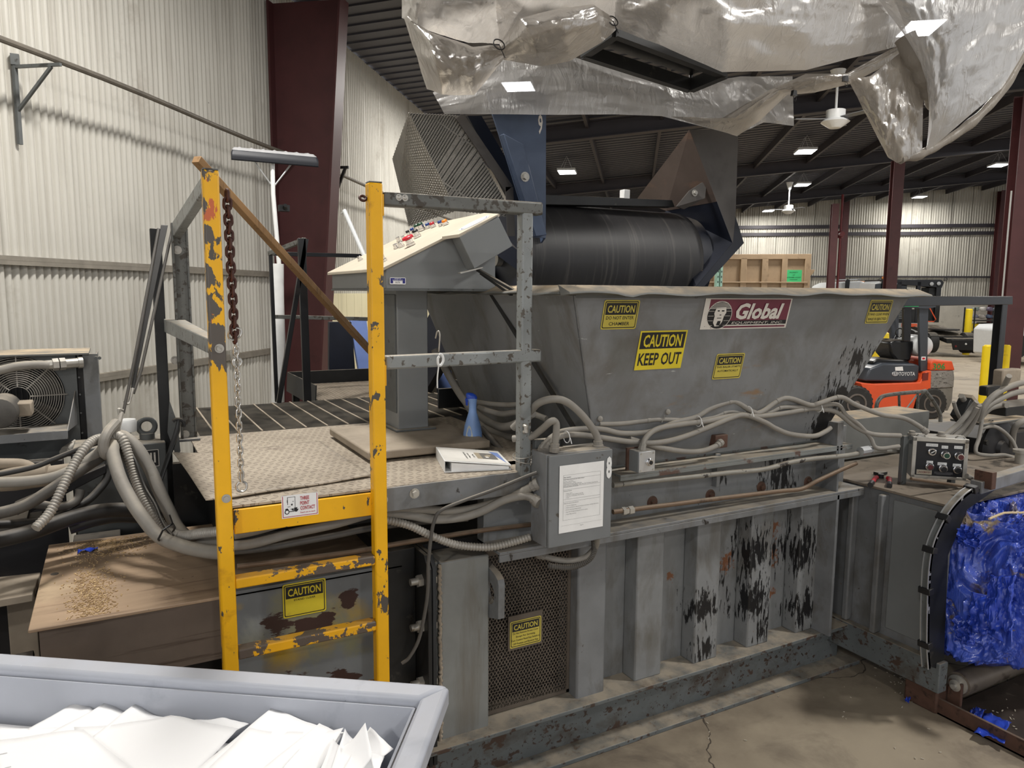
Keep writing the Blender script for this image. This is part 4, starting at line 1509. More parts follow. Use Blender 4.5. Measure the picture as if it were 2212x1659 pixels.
# ---------------- binder and spray bottle on the deck
ZD = ZP + .001
b1, b2, b3, b4 = PZ(933, 990, ZP), PZ(1058, 972, ZP + .0), PZ(1102, 1010, ZP), PZ(960, 1022, ZP)
b2, b3 = PZ(1060, 974, ZP + .01), PZ(1105, 1010, ZP + .01)
sp = .055
binder = thing('ring_binder', 'white ring binder lying on the platform deck beside the blue spray bottle', 'binder', (b1 + b2 + b3 + b4) / 4)
ex_ = (b3 - b4).normalized()
ey_ = (b1 - b4).normalized()
L1, L2 = (b3 - b4).length, (b1 - b4).length
p00 = V((b4.x, b4.y, ZD))
ey_ = V((-ex_.y, ex_.x, 0))
ex_ = V((ex_.x, ex_.y, 0)).normalized()
ey_ = V((-ex_.y, ex_.x, 0))
Wb, Hb = .30, .27
Wb, Hb = max(.26, L1), max(.24, L2)
def bp(a, b, z):
    return p00 + ex_ * a + ey_ * b + EZ * z
MB().hexa([bp(0, 0, 0), bp(Wb, 0, 0), bp(Wb, Hb, 0), bp(0, Hb, 0), bp(0, 0, .004), bp(Wb, 0, .004), bp(Wb, Hb, .004), bp(0, Hb, .004)]).build('back_cover', M['white_plastic'], binder, bevel=.001)
sp = .05
MB().hexa([bp(0, 0, .004), bp(.003, 0, .004), bp(.003, Hb, .004), bp(0, Hb, .004), bp(.0, 0, sp), bp(.003, 0, sp), bp(.003, Hb, sp), bp(.0, Hb, sp)]).build('spine', M['white_plastic'], binder, bevel=.001)
MB().hexa([bp(0, 0, sp - .003), bp(Wb, 0, .016), bp(Wb, Hb, .016), bp(0, Hb, sp - .003), bp(0, 0, sp), bp(Wb, 0, .019), bp(Wb, Hb, .019), bp(0, Hb, sp)]).build('front_cover', M['white_plastic'], binder, bevel=.001)
MB().hexa([bp(.03, .006, .004), bp(Wb - .01, .006, .004), bp(Wb - .01, Hb - .008, .004), bp(.03, Hb - .008, .004), bp(.03, .006, sp - .012), bp(Wb - .01, .006, .0135), bp(Wb - .01, Hb - .008, .0135), bp(.03, Hb - .008, sp - .012)]).build('pages', M['white_paper'], binder)
cov = V((Wb, 0, .019 - sp))
cx_ = (ex_ * Wb + EZ * (.019 - sp)).normalized()
og = bp(0, 0, sp)
sticker('cover_sheet', binder, og + (ey_ * .01), cx_, ey_, [plain('cover_paper', 'D9D6CF', .6), M['ink'], plain('photo_grey', '6D6A66'), plain('photo_tan', 'A0947F'), plain('cover_blue', '7389BE')],
        [('r', 0, .004, 0, Wb - .006, Hb - .02), ('r', 2, .155, .075, .245, .195), ('r', 3, .155, .075, .178, .195), ('p', 3, [(.19, .13), (.20, .11), (.215, .12), (.225, .16), (.21, .165)]), ('r', 0, .195, .10, .208, .125),
         ('p', 4, [(Wb - .05, .235), (Wb - .012, .02), (Wb - .012, .22)])], 'white cover sheet with a small photo')
m = MB()
for k, (s, xx) in enumerate((('Global Baler Operation', .105), ('Operators Manual', .120), ('May 2022', .140))):
    text_mesh(m, s, og + cx_ * xx + ey_ * .13 + EZ * .002, -ey_, cx_, .008, (.13, .10, .06)[k], .012)
m.build('cover_lettering', M['ink'], binder, smooth=False)

bo = PZ(1021, 962, ZP)
bt = thing('spray_bottle', 'blue trigger spray bottle standing on the platform deck behind the white binder', 'bottle', bo)
def oval(prof, seg=24, sx=1.08, sy=.85, yaw=-.35):
    m = MB()
    n = len(prof)
    cs, sn = math.cos(yaw), math.sin(yaw)
    for z, r, dx in prof:
        for k in range(seg):
            a = 2 * math.pi * k / seg
            x, y = dx + r * math.cos(a) * sx, r * math.sin(a) * sy
            m.v.append(bo + V((x * cs - y * sn, x * sn + y * cs, z)))
    for i in range(n - 1):
        for k in range(seg):
            k2 = (k + 1) % seg
            m.face([i * seg + k, i * seg + k2, (i + 1) * seg + k2, (i + 1) * seg + k])
    m.face(list(reversed(range(seg))))
    m.face([(n - 1) * seg + k for k in range(seg)])
    return m
oval([(0, .038, 0), (.004, .042, 0), (.03, .0435, 0), (.033, .0425, 0), (.06, .042, 0), (.10, .036, 0), (.135, .026, 0), (.16, .019, 0), (.175, .017, 0), (.195, .0165, 0)]).build('body', M['bottle'], bt, angle=60)
oval([(.193, .0175, 0), (.203, .0175, 0), (.215, .019, 0), (.224, .021, -.002), (.229, .0215, -.003)], sy=.8).build('neck', M['bottle'], bt, angle=60)
oval([(.227, .0235, -.003), (.236, .0245, -.005), (.246, .022, -.009), (.254, .015, -.014), (.257, .006, -.018)], sy=.7).build('trigger_head', M['bottle_cap'], bt, angle=60)
m = MB()
m.hexa([bo + V(p) for p in ((-.030, .004, .196), (-.024, .004, .194), (-.024, .014, .194), (-.030, .014, .196), (-.034, .004, .230), (-.020, .004, .230), (-.020, .014, .230), (-.034, .014, .230))])
m.build('trigger', M['bottle_cap'], bt, bevel=.001)
m = MB()
for mi, pts, l in ((0, [(-.024, .03), (-.014, .022), (-.004, .03), (-.002, .055), (-.010, .095), (-.016, .103), (-.022, .09), (-.028, .055)], 0), (1, [(-.026, .040), (-.024, .03), (-.014, .022), (-.004, .03), (-.003, .040)], .0006)):
    m.mat(mi)
    pp = []
    for x, z in pts:
        xx = x * 1.25
        r = .0435 if z < .05 else .0435 - (z - .05) * .17
        yy = -.85 * math.sqrt(max(0, r * r - (xx / 1.08) ** 2)) - .0016 - l
        cs, sn = math.cos(-.35), math.sin(-.35)
        pp.append(bo + V((xx * cs - yy * sn, xx * sn + yy * cs, z)))
    m.poly(pp)
m.build('label_sticker', [plain('bottle_label', 'C9CDC6'), plain('label_navy', '1D3566')], bt, smooth=False)
# ------------------------------------------------------------------ boxes with conduits, hoses
def H(name, label, r, pts, y, mat, rib=False, group=None, cat=None, bands=(), ends=None, seg=12):
    """hose through picture points, each at its own distance y"""
    ys = y if isinstance(y, (list, tuple)) else None
    n = len(pts)
    q = []
    for i, (px, py) in enumerate(pts):
        if ys is None:
            yy = y
        else:
            k = i / (n - 1) * (len(ys) - 1)
            a = min(int(k), len(ys) - 2)
            yy = ys[a] + (ys[a + 1] - ys[a]) * (k - a)
        q.append(PY(px, py, yy))
    mb = MB()
    if rib:
        ribbed(mb, q, r, .0125 if rib is True else rib)
    else:
        mb.tube(smooth_path(q, 7), r, seg)
    o = mb.build(name, M[mat] if isinstance(mat, str) else mat, angle=60)
    tag(o, label, cat or name.split('_')[-1], group)
    if ends or bands:
        sp = smooth_path(q, 7)
        for e in (ends or ()):
            a, b = (sp[0], sp[3]) if e == 0 else (sp[-1], sp[-4])
            d = (b - a).normalized()
            f = MB()
            f.lathe(a - d * .004, d, [(0, r * 1.35), (.010, r * 1.5), (.018, r * 1.5), (.020, r * 1.25), (.036, r * 1.3), (.038, r * 1.05)], 10)
            f.build('end_fitting', M['dust_hose'], o)
        for k in bands:
            i = min(len(sp) - 2, int(k * (len(sp) - 1)))
            d = (sp[i + 1] - sp[i]).normalized()
            f = MB()
            f.cyl(sp[i] - d * .009, sp[i] + d * .009, r * 1.12, 12)
            f.build('clamp_band', M['dust_hose'], o)
    return o

# main electrical box on the front, number 8
bx = thing('electrical_box', 'grey electrical box with white number 8 and a paper notice on its door', 'electrical box', (1.65, 2.53, 1.125))
X0, X1, Y0, Y1, Z0, Z1 = 1.492, 1.803, 2.46, 2.60, 1.128, 1.512
MB().box((X0, Y0 + .018, Z0), (X1, Y1, Z1)).build('enclosure', M['grey'], bx, bevel=.004)
dr = MB().box((X0 + .002, Y0, Z0 + .002), (X1 - .002, Y0 + .016, Z1 - .002)).build('door', paint('scratched_box_door', '727577', .45, 0, .08, 6, [('4F4A43', .645, .02, 18), ('C9CBC8', .71, .012, 16, (3, 1, .6)), ('C9CBC8', .735, .012, 30)], .6), bx, bevel=.004)
h = MB()
h.cyl((X0 + .004, Y0 + .008, Z0 + .01), (X0 + .004, Y0 + .008, Z1 - .01), .004, 8)
h.build('hinge', M['grey_dark'], bx)
nb = MB()
text_mesh(nb, '8', (1.783, Y0 - .0015, Z1 - .118), EX, EZ, .084, .028, .05)
nb.build('number', M['white_plastic'], bx, smooth=False)
MB().box((X0 + .02, Y1, Z1 - .03), (X0 + .14, Y1 + .03, Z1 + .035)).build('mounting_ear', M['grey_dark'], bx, bevel=.002)
# notice
A1, A2, A3 = PY(1205, 1152, Y0 - .002), PY(1302, 1138, Y0 - .002), PY(1210, 1004, Y0 - .002)
pe, pu = V((A2.x - A1.x, 0, 0)), V((0, 0, A3.z - A1.z))
WN, HN = .2159, .2794
no = V(((A1.x + A2.x + PY(1305, 995, Y0).x + A3.x) / 4 - WN / 2, Y0 - .0015, (A1.z + A2.z) / 2))
it = [('r', 0, 0, 0, WN, HN)]
fx0, fx1, fy0, fy1 = .018, .198, .052, .238
for yy in (fy0, fy1, .222, .190, .178, .138, .128):
    it.append(('r', 1, fx0, yy, fx1, yy + .0006))
it += [('r', 1, fx0, fy0, fx0 + .0006, fy1), ('r', 1, fx1, fy0, fx1 + .0006, fy1), ('r', 1, .01, .03, .208, .0304)]
LN = [('Baler Operation', .02, .228, .005, .034, 1), ('Solid Waste Department Job Safety Analysis', .02, .2185, .0045, .098, 0), ('Division:  Solid Waste', .02, .211, .004, .045, 0), ('Date of Revision:  1/2021', .02, .2055, .004, .055, 0),
      ('Task Being Performed:  Baler Operation', .02, .200, .004, .085, 0), ('Safety Equipment Needed(PPE):  Safety Vest, Steel Toe Boots, Hard Hat, Ear', .02, .1945, .004, .165, 0), ('Protection, Gloves, First Aid Kit', .02, .189, .0038, .068, 0),
      ('Potential Hazards', .02, .172, .0045, .038, 0), ('Flying debris', .032, .162, .004, .028, 0), ('Potential for being crushed in side baler', .032, .156, .004, .082, 0), ('Cuts from cutting knifes while servicing', .032, .150, .004, .084, 0), ('Noise', .032, .144, .004, .013, 0),
      ('Safety Procedures to be followed', .02, .121, .0045, .070, 0), ('Trained on Equipment', .032, .111, .004, .048, 0), ('Always use lock out tag out whenever servicing or making adjustments', .032, .103, .004, .158, 0),
      ('Do not wear loose fitting clothing', .032, .094, .004, .070, 0), ('Stay clear of material being fed into the machine', .032, .085, .004, .104, 0), ('Wear PPE at all times', .032, .0755, .004, .048, 0), ('Page 46', .10, .022, .004, .015, 0)]
for s, x, y, hh, ww, b in LN:
    it.append(('t', 1, s, x, y, hh * .8, ww, .02 if b else .005, 0, 'L'))
for yy in (.163, .157, .151, .145, .112, .104, .095, .086, .0765):
    it.append(('r', 1, .026, yy, .0272, yy + .0012))
nt = sticker('paper_notice', None, no, EX, EZ, [M['white_paper'], plain('notice_ink', '4B4B4F', .7)], it)
tag(nt, 'white printed safety notice taped to the door of the grey box marked 8', 'notice')

# small push button box
q0, q1 = PY(1378, 1022, 2.52), PY(1415, 972, 2.52)
pb = thing('push_button_box', 'small grey push button box with one black button, right of the big electrical box', 'button box', (q0 + q1) / 2)
MB().box((q0.x, 2.52, q0.z), (q1.x, 2.59, q1.z)).build('housing', M['grey_clean'], pb, bevel=.003)
MB().box((q0.x - .012, 2.585, q0.z), (q1.x - .01, 2.595, q1.z + .006)).build('mounting_plate', M['rust'], pb)
MB().box((q0.x + .002, 2.516, q0.z + .002), (q1.x - .002, 2.52, q1.z - .002)).build('face_plate', M['alu'], pb, bevel=.001)
m = MB()
for sx in (.012, q1.x - q0.x - .012):
    for sz in (.010, q1.z - q0.z - .010):
        m.cyl((q0.x + sx, 2.516, q0.z + sz), (q0.x + sx, 2.513, q0.z + sz), .004, 8)
m.build('screws', M['zinc'], pb)
c = V((q0.x * .38 + q1.x * .62, 2.516, (q0.z + q1.z) / 2 - .003))
b_ = MB().lathe(c, -EY, [(0, .017), (.004, .017), (.006, .013), (.014, .013)], 16).build('push_button', M['chrome'], pb)
MB().lathe(c - EY * .012, -EY, [(0, .009), (.004, .009)], 14).build('button_cap', M['black_plastic'], b_)

GC = 'dusty grey conduits along the hopper foot'
DH = 'dust_hose'
H('conduit', 'dusty conduit arching from behind the rail post into the top right of box 8', .0155, [(1108, 925), (1146, 888), (1165, 870), (1196, 862), (1225, 869), (1254, 893), (1276, 920), (1290, 944), (1292, 968)], [2.70, 2.52, 2.52, 2.52], DH, ends=(1,))
H('conduit', 'dusty conduit with a tight bend entering the top left of box 8', .0145, [(1108, 948), (1146, 944), (1168, 929), (1189, 911), (1199, 911), (1202, 926), (1197, 975)], [2.66, 2.49, 2.49], DH, ends=(1,))
H('conduit', 'upper wavy conduit running right from box 8 along the hopper foot', .0125, [(1170, 972), (1184, 951), (1216, 932), (1269, 926), (1305, 928), (1341, 936), (1389, 935), (1420, 928), (1460, 912), (1503, 901), (1535, 882), (1576, 868), (1595, 871), (1627, 890), (1646, 889), (1695, 860), (1750, 875), (1770, 871), (1815, 858), (1848, 874), (1902, 895), (1951, 903), (1983, 919), (2002, 934)], [2.54, 2.62, 2.63, 2.63, 2.62, 2.55, 2.45], DH, ends=(0, 1), bands=(.48, .64, .78), group=GC)
H('conduit', 'conduit rising from the small push button box and joining the wavy bundle', .0125, [(1386, 974), (1394, 947), (1421, 926), (1475, 916), (1530, 909), (1584, 898), (1638, 899), (1692, 893), (1750, 883), (1767, 884), (1806, 890), (1848, 922), (1886, 938), (1945, 941)], [2.55, 2.61, 2.62, 2.62, 2.60, 2.5], DH, ends=(0,), bands=(.6,), group=GC)
H('conduit', 'conduit dipping in long waves from box 8 to the hopper right foot', .0125, [(1180, 972), (1192, 953), (1216, 941), (1250, 939), (1296, 945), (1367, 955), (1421, 956), (1475, 944), (1530, 923), (1584, 901), (1611, 897), (1652, 912), (1677, 926), (1709, 938), (1757, 942), (1783, 932), (1794, 924)], [2.52, 2.60, 2.605, 2.61, 2.62], DH, ends=(0,), group=GC)
H('conduit', 'short conduit strand clipped high on the hopper foot left of the bundle', .011, [(1294, 916), (1340, 915), (1385, 910), (1421, 906), (1470, 907), (1500, 908), (1541, 902), (1573, 889), (1611, 893), (1660, 891), (1690, 880), (1740, 880), (1767, 878), (1809, 874), (1828, 897), (1854, 916), (1880, 945), (1895, 968), (1942, 964)], [2.635, 2.64, 2.64, 2.60, 2.5], DH, bands=(.14, .38, .55), group=GC)
H('conduit', 'low conduit sagging to an elbow fitting on the rusty block below the hopper', .0125, [(1360, 948), (1400, 960), (1421, 966), (1475, 975), (1516, 974), (1545, 964), (1558, 955)], [2.62, 2.60, 2.61], DH, ends=(1,), group=GC)
m = MB()
c = PY(1553, 950, 2.66)
m.box(c + V((-.05, -.03, -.035)), c + V((.03, .05, .03)))
tag(m.build('junction_block', M['rust'], bevel=.004), 'rusty brown block at the hopper foot holding a conduit elbow', 'block')
m = MB()
for i, (px, py) in enumerate(((1290, 905), (1436, 890))):
    m = MB()
    c = PY(px, py, 2.645)
    m.lathe(c, (-.1, -1, .2), [(0, .010), (.02, .014), (.03, .012), (.034, .004)], 12)
    m.bar(c + V((-.012, -.008, -.012)), c + V((-.03, -.012, -.045)), .014, .003, EX)
    tag(m.build('cable_clip', M[DH]), ['dusty pipe clip screw on the hopper left corner foot', 'dusty pipe clip screw on the hopper foot below the caution stickers'][i], 'clip')
for i, (px, py, lb) in enumerate(((1508, 910, 'white cable tie around the bundle right of the middle clip'), (1617, 888, 'white cable tie around the bundle at its middle dip'), (1224, 944, 'white cable tie on the conduit just above box 8'), (1768, 880, 'white cable tie around the bundle near the hopper right end'))):
    c = PY(px, py, 2.612 if px > 1300 else 2.53)
    m = MB()
    m.tube(arc(c, .024, 0, 6.28, EZ, EY, 18), .0018, 6)
    m.tube([c + V((.002, -.024, .0)), c + V((.006, -.030, -.024))], .0022, 6)
    tag(m.build('cable_tie', M['white_plastic']), lb, 'cable tie')
# conduits along the upper band
H('conduit', 'straight worn conduit along the band above the shelf, bending up at its right end', .0125, [(1324, 1048), (1413, 1038), (1503, 1029), (1575, 1021), (1648, 1014), (1702, 1000), (1756, 991), (1829, 984), (1862, 978), (1900, 974), (1948, 975)], [2.62, 2.61, 2.56, 2.56], paint('worn_conduit', '8D8A82', .5, .2, .1, 10, [('3B3632', .58, .03, 12)], .6), ends=())
H('tube', 'brown steel hydraulic tube lying above the shelf and rising at the right', .0115, [(1324, 1106), (1377, 1099), (1575, 1074), (1684, 1061), (1731, 1056), (1767, 1038), (1814, 1016), (1850, 1000)], [2.64, 2.63, 2.56], 'copper')
m = MB()
a, b = PY(1343, 1105, 2.64), PY(1377, 1100, 2.64)
d = (b - a).normalized()
for s0, s1, r in ((0, .018, .020), (.02, .034, .017), (.036, .062, .020)):
    m.cyl(a + d * s0, a + d * s1, r, 6)
tag(m.build('tube_coupling', M['zinc']), 'hexagonal coupling on the brown tube beside box 8', 'coupling')
m = MB()
a, b = PY(1858, 975, 2.55), PY(1876, 972, 2.55)
m.cyl(a, b, .024, 10)
m.cyl(b, b + (b - a).normalized() * .02, .02, 10)
tag(m.build('pipe_union', M['alu']), 'white pipe union on the worn conduit left of the control box', 'pipe fitting')
# hoses below box 8
H('hose', 'dusty hose looping under box 8 from its bottom right to the mesh cover, upper', .0135, [(1290, 1160), (1286, 1182), (1262, 1205), (1225, 1211), (1190, 1206), (1162, 1197)], [2.52, 2.62, 2.70], DH, ends=(1,))
H('hose', 'corrugated dark hose looping under box 8, lower of the two', .013, [(1283, 1158), (1283, 1190), (1268, 1212), (1235, 1225), (1200, 1224), (1186, 1222)], [2.54, 2.6, 2.66], 'dark_hose', .009, ends=())
# left side of box 8
H('conduit', 'upper dusty conduit under the platform bending up into the left side of box 8', .018, [(505, 1155), (553, 1145), (625, 1126), (722, 1111), (794, 1104), (830, 1099), (906, 1100), (975, 1104), (1021, 1099), (1066, 1087), (1112, 1070), (1140, 1056), (1163, 1044)], [2.72, 2.70, 2.68, 2.55], paint('conduit_with_yellow_spray', '8B867D', .6, 0, .08, 9, [('C79A14', .8, .06, 5, (1, 1, 1), [(.62, 2.7, 1.33, .2), (.75, 2.7, 1.34, .16)], .45)], .6, 'A9A091'), ends=(1,))
H('conduit', 'lower dusty conduit under the platform ending in an elbow on box 8', .018, [(470, 1180), (540, 1175), (625, 1153), (722, 1132), (800, 1110), (830, 1109), (883, 1113), (940, 1122), (998, 1117), (1043, 1103), (1089, 1080), (1130, 1071), (1150, 1076), (1164, 1086)], [2.72, 2.70, 2.66, 2.53], DH, ends=(1,))
H('flexible_conduit', 'ribbed flexible conduit sagging between the right ladder post and box 8', .0155, [(833, 1123), (883, 1135), (929, 1156), (975, 1174), (1021, 1181), (1066, 1181), (1112, 1170), (1147, 1159)], [2.68, 2.64, 2.58], 'flex', True, cat='conduit')
H('tube', 'brown steel tube behind the ladder running right to box 8', .0105, [(512, 1224), (600, 1213), (720, 1198), (800, 1186), (833, 1179), (929, 1163), (1032, 1147), (1146, 1133)], [2.74, 2.72, 2.70], 'copper')
H('tube', 'dark steel tube behind the ladder, second from the bottom', .013, [(490, 1192), (560, 1186), (625, 1175), (722, 1157), (800, 1141), (900, 1128), (1010, 1120)], [2.75, 2.75], 'dark_hose')
H('cable', 'thin grey cable curving from box 8 down over the black bolted flange', .0072, [(1160, 1021), (1135, 1030), (1066, 1058), (998, 1083), (952, 1103), (938, 1126), (931, 1161), (925, 1220), (925, 1260), (920, 1310), (905, 1380), (884, 1420), (868, 1433)], [2.52, 2.58, 2.60, 2.62, 2.64], 'dark_hose')
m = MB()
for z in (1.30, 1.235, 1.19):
    m.box((.35, 3.0, z - .02), (1.4, 3.1, z))  # plain black bars below the deck
tag(m.build('under_rail', M['void'], smooth=False), 'black rails under the platform', 'rail')
# behind the spray bottle
H('hose', 'dusty hose coming down behind the spray bottle, nearest the pedestal', .019, [(938, 755), (962, 798), (986, 840), (1007, 870), (1039, 900), (1066, 916), (1089, 922), (1118, 914), (1150, 893)], [3.7, 3.6, 3.4, 3.1, 2.78], 'dust_hose')
H('hose', 'dusty hose behind the spray bottle passing low behind the rail post', .017, [(962, 798), (1000, 862), (1030, 905), (1060, 930), (1090, 942), (1117, 945), (1147, 940)], [3.8, 3.6, 3.3, 2.85], 'dust_hose')
H('hose', 'horizontal dusty hose behind the rail post, topmost of three', .013, [(1028, 868), (1060, 873), (1095, 875), (1130, 874), (1150, 880)], [3.4, 2.95], 'dust_hose')
H('hose', 'dusty hose below the topmost one behind the rail post', .014, [(1035, 880), (1060, 889), (1085, 894), (1118, 890), (1145, 892), (1180, 905)], [3.3, 2.85], 'dust_hose')
H('hose', 'dark hose lying on the platform behind the spray bottle', .016, [(1040, 925), (1062, 950), (1082, 972), (1105, 985), (1130, 995)], [3.25, 2.9], 'dark_hose')
# ------------------------------------------------------------------ left: cooler, tank, sling, hoses
YC = 4.30
cool = thing('oil_cooler', 'dusty grey oil cooler with a round fan guard at the left edge', 'cooler', (-.45, YC + .2, 0))
xr_, zt_, zb_ = PY(165, 800, YC).x, PY(100, 766, YC).z, PY(100, 990, YC).z
xl_ = -1.05
fc = PY(40, 857, YC - .02)
R = .335
mb = MB()
# front sheet with a round opening
n = 48
def edge_pt(a):
    dx, dz = math.cos(a), math.sin(a)
    ts = []
    if dx > 1e-6: ts.append((xr_ - fc.x) / dx)
    if dx < -1e-6: ts.append((xl_ - fc.x) / dx)
    if dz > 1e-6: ts.append((zt_ - fc.z) / dz)
    if dz < -1e-6: ts.append((zb_ - fc.z) / dz)
    t = min(t for t in ts if t > 0)
    return V((fc.x + dx * t, YC, fc.z + dz * t))
R = min(R, (fc.z - zb_) * .93, (zt_ - fc.z) * .97)
ang = sorted(set([2 * math.pi * k / n for k in range(n)] + [math.atan2(z - fc.z, x - fc.x) % (2 * math.pi) for x in (xl_, xr_) for z in (zb_, zt_)]))
b = len(mb.v)
for a in ang:
    mb.v += [edge_pt(a), V((fc.x + R * math.cos(a), YC, fc.z + R * math.sin(a))), V((fc.x + R * math.cos(a), YC + .09, fc.z + R * math.sin(a)))]
K = len(ang)
for i in range(K):
    j = (i + 1) % K
    mb.face([b + 3 * i, b + 3 * i + 1, b + 3 * j + 1, b + 3 * j])
    mb.face([b + 3 * i + 1, b + 3 * i + 2, b + 3 * j + 2, b + 3 * j + 1])
mb.build('shroud', M['grey_dark'], cool, angle=30)
MB().box((xl_, YC + .10, zb_), (xr_, YC + .30, zt_ - .004)).build('core', M['void'], cool)
m = MB()
for k in range(36):
    x = xl_ + .01 + k * (xr_ - xl_ - .02) / 36
    m.box((x, YC + .085, zb_ + .01), (x + .006, YC + .10, zt_ - .01))
m.build('core_fins', M['black_hose'], cool, smooth=False)
MB().box((xl_, YC - .035, zt_ - .004), (xr_ + .06, YC + .34, zt_ + .006)).build('top_plate', M['rim'], cool, bevel=.002)
gd = MB()
for k in range(1, 16):
    r = R * (.20 + .78 * k / 15)
    gd.tube(arc((fc.x, YC - .03 + .02 * (k / 15) ** 3, fc.z), r, 0, 2 * math.pi, EX, EZ, 40)[:-1], .0019, 5, closed=True)
for k in range(8):
    a = k * math.pi / 4
    d = V((math.cos(a), 0, math.sin(a)))
    gd.tube([V((fc.x, YC - .03, fc.z)) + d * .05, V((fc.x, YC - .012, fc.z)) + d * (R + .01)], .0035, 5)
gd.build('fan_guard', M['flex'], cool, angle=60)
for k in range(5):
    a = .4 + k * 2 * math.pi / 5
    d, e = V((math.cos(a), 0, math.sin(a))), V((-math.sin(a), 0, math.cos(a)))
    c = V((fc.x, YC + .045, fc.z))
    MB().hexa([c + d * .06 - e * .04 + EY * .01, c + d * (R - .02) - e * .08 + EY * .022, c + d * (R - .02) + e * .07 - EY * .02, c + d * .06 + e * .03 - EY * .01,
               c + d * .06 - e * .04 + EY * .014, c + d * (R - .02) - e * .08 + EY * .026, c + d * (R - .02) + e * .07 - EY * .016, c + d * .06 + e * .03 - EY * .006]).build('fan_blade', M['dark_hose'], cool)
sh0, sh1 = PY(0, 905, YC - .05), PY(150, 920, YC - .05)
m = MB()
m.box((xl_, YC - .22, sh1.z - .004), (sh1.x, YC, sh1.z + .006))
m.box((xl_, YC - .225, sh1.z - .035), (sh1.x, YC - .215, sh1.z + .006))
m.prism([(sh1.x - .005, YC - .22, sh1.z), (sh1.x + .03, YC - .001, sh1.z), (sh1.x + .03, YC - .001, sh1.z + .17)], (.005, 0, 0))
m.build('motor_shelf', M['grey'], cool, bevel=.001)
mc = PY(5, 886, YC - .18)
m = MB()
m.lathe((mc.x, YC - .30, mc.z), EY, [(0, .04), (.01, .066), (.03, .072), (.20, .072), (.22, .055), (.25, .04)], 24)
mo = m.build('fan_motor', M['dark_hose'], cool)
q = PY(54, 884, YC - .2)
MB().box(q + V((-.035, -.02, -.032)), q + V((.028, .10, .032))).build('terminal_box', M['dusty'], mo, bevel=.006)
# corner post on the right
x2 = PY(218, 880, YC).x
m = MB()
m.box((xr_ + .002, YC + .03, zb_ - .25), (xr_ + .03, YC + .30, zt_ - .01))
m.build('side_channel', M['void'], cool)
m = MB()
m.box((xr_ + .03, YC - .02, zb_ - .25), (x2, YC + .0, zt_)).box((x2 - .008, YC, zb_ - .25), (x2, YC + .16, zt_))
m.build('corner_post', M['grey'], cool, bevel=.003)
m = MB()
for px, py in ((168, 768), (171, 815), (173, 852), (175, 892), (178, 935)):
    bolt_mb(m, PY(px, py, YC - .002), -EY, .005, .006, washer=False)
for px, py in ((207, 773), (215, 773)):
    bolt_mb(m, PY(px, py, YC - .022), -EY, .009, .014, washer=False)
build_each(m, 'bolt', M['grey_dark'], cool)
m = MB()
for x in (xl_ + .02, xr_ - .05):
    m.box((x, YC + .02, 0), (x + .05, YC + .28, zb_))
build_each(m, 'stand_leg', M['grey_dark'], cool)
H('hose', 'dusty hose across the top of the cooler fan with hexagonal fittings', .021, [(-60, 815), (0, 800), (40, 791), (80, 788), (105, 789)], [YC - .12, YC - .07], DH)
m = MB()
a, b = PY(98, 789, YC - .07), PY(162, 784, YC - .04)
d = (b - a).normalized()
for s0, s1, r, sg in ((0, .03, .023, 8), (.03, .055, .03, 6), (.06, .085, .03, 6), (.085, .14, .024, 14), (.14, .16, .028, 14)):
    m.cyl(a + d * s0, a + d * s1, r, sg)
tag(m.build('hose_fitting', M['zinc']), 'pale hose fitting screwed into the cooler top right corner', 'fitting')
m = MB()
a, b = PY(142, 975, YC - .10), PY(168, 958, YC - .02)
d = (b - a).normalized()
m.cyl(a, a + d * .05, .026, 14).cyl(a + d * .05, a + d * .08, .03, 6).cyl(a - d * .02, a, .02, 10)
tag(m.build('hose_fitting', M['zinc']), 'pale hose fitting at the cooler bottom right corner', 'fitting')

# tank with breather and lifting eye
tk = thing('oil_tank', 'dark grey oil tank behind the hose bundle with lifting eye on top', 'tank', (.05, 4.5, 0))
ZT = PY(330, 945, 4.15).z
MB().box((-.20, 3.99, .2), (.20, 4.25, ZT)).build('tank_body', M['grey_dark'], tk, bevel=.006)
m = MB()
m.box((-.19, 4.0, 0), (-.13, 4.24, .2)).box((.13, 4.0, 0), (.19, 4.24, .2))
build_each(m, 'tank_foot', M['grey_dark'], tk)
c = PY(318, 942, 4.12)
c.z = ZT
m = MB()
m.cyl(c, c + EZ * .03, .035, 14)
m.tube(arc(c + EZ * .065, .038, 0, 6.28, EX, EZ, 24)[:-1], .013, 10, closed=True)
m.build('lifting_eye', M['grey_dark'], tk)
c = PY(274, 930, 4.10)
c.z = ZT
m = MB()
m.lathe(c, EZ, [(0, .02), (.05, .02), (.05, .045), (.10, .047), (.11, .042)], 20)
m.build('breather_cap', M['white_plastic'], tk)
m = MB()
o = PY(308, 1010, 3.988)
sticker('tank_label', tk, o, EX, EZ, [M['sign_white'], M['ink'], plain('label_brown', '54302E')], [('r', 0, 0, 0, .075, .085, .004), ('r', 1, .003, .003, .072, .082, .003), ('r', 2, .010, .04, .03, .075), ('r', 0, .036, .02, .044, .07), ('r', 0, .052, .02, .060, .07)], 'small dark label on the tank')
m = MB()
m.box((-.62, 3.55, .55), (-.02, 3.62, .95)).box((-.95, 3.75, .3), (-.25, 4.0, .80))
m.prism([PY(0, 1135, 3.70), PY(30, 1090, 3.70), PY(228, 1005, 3.70), PY(230, 1022, 3.70), PY(60, 1110, 3.70), PY(20, 1150, 3.70)], (0, .06, 0))
m.box((-1.3, 4.0, .1), (-.24, 4.06, 1.36)).box((-.215, 3.78, .0), (-.02, 3.97, 1.0))  # dark slabs added to blacken the gap seen through the hoses
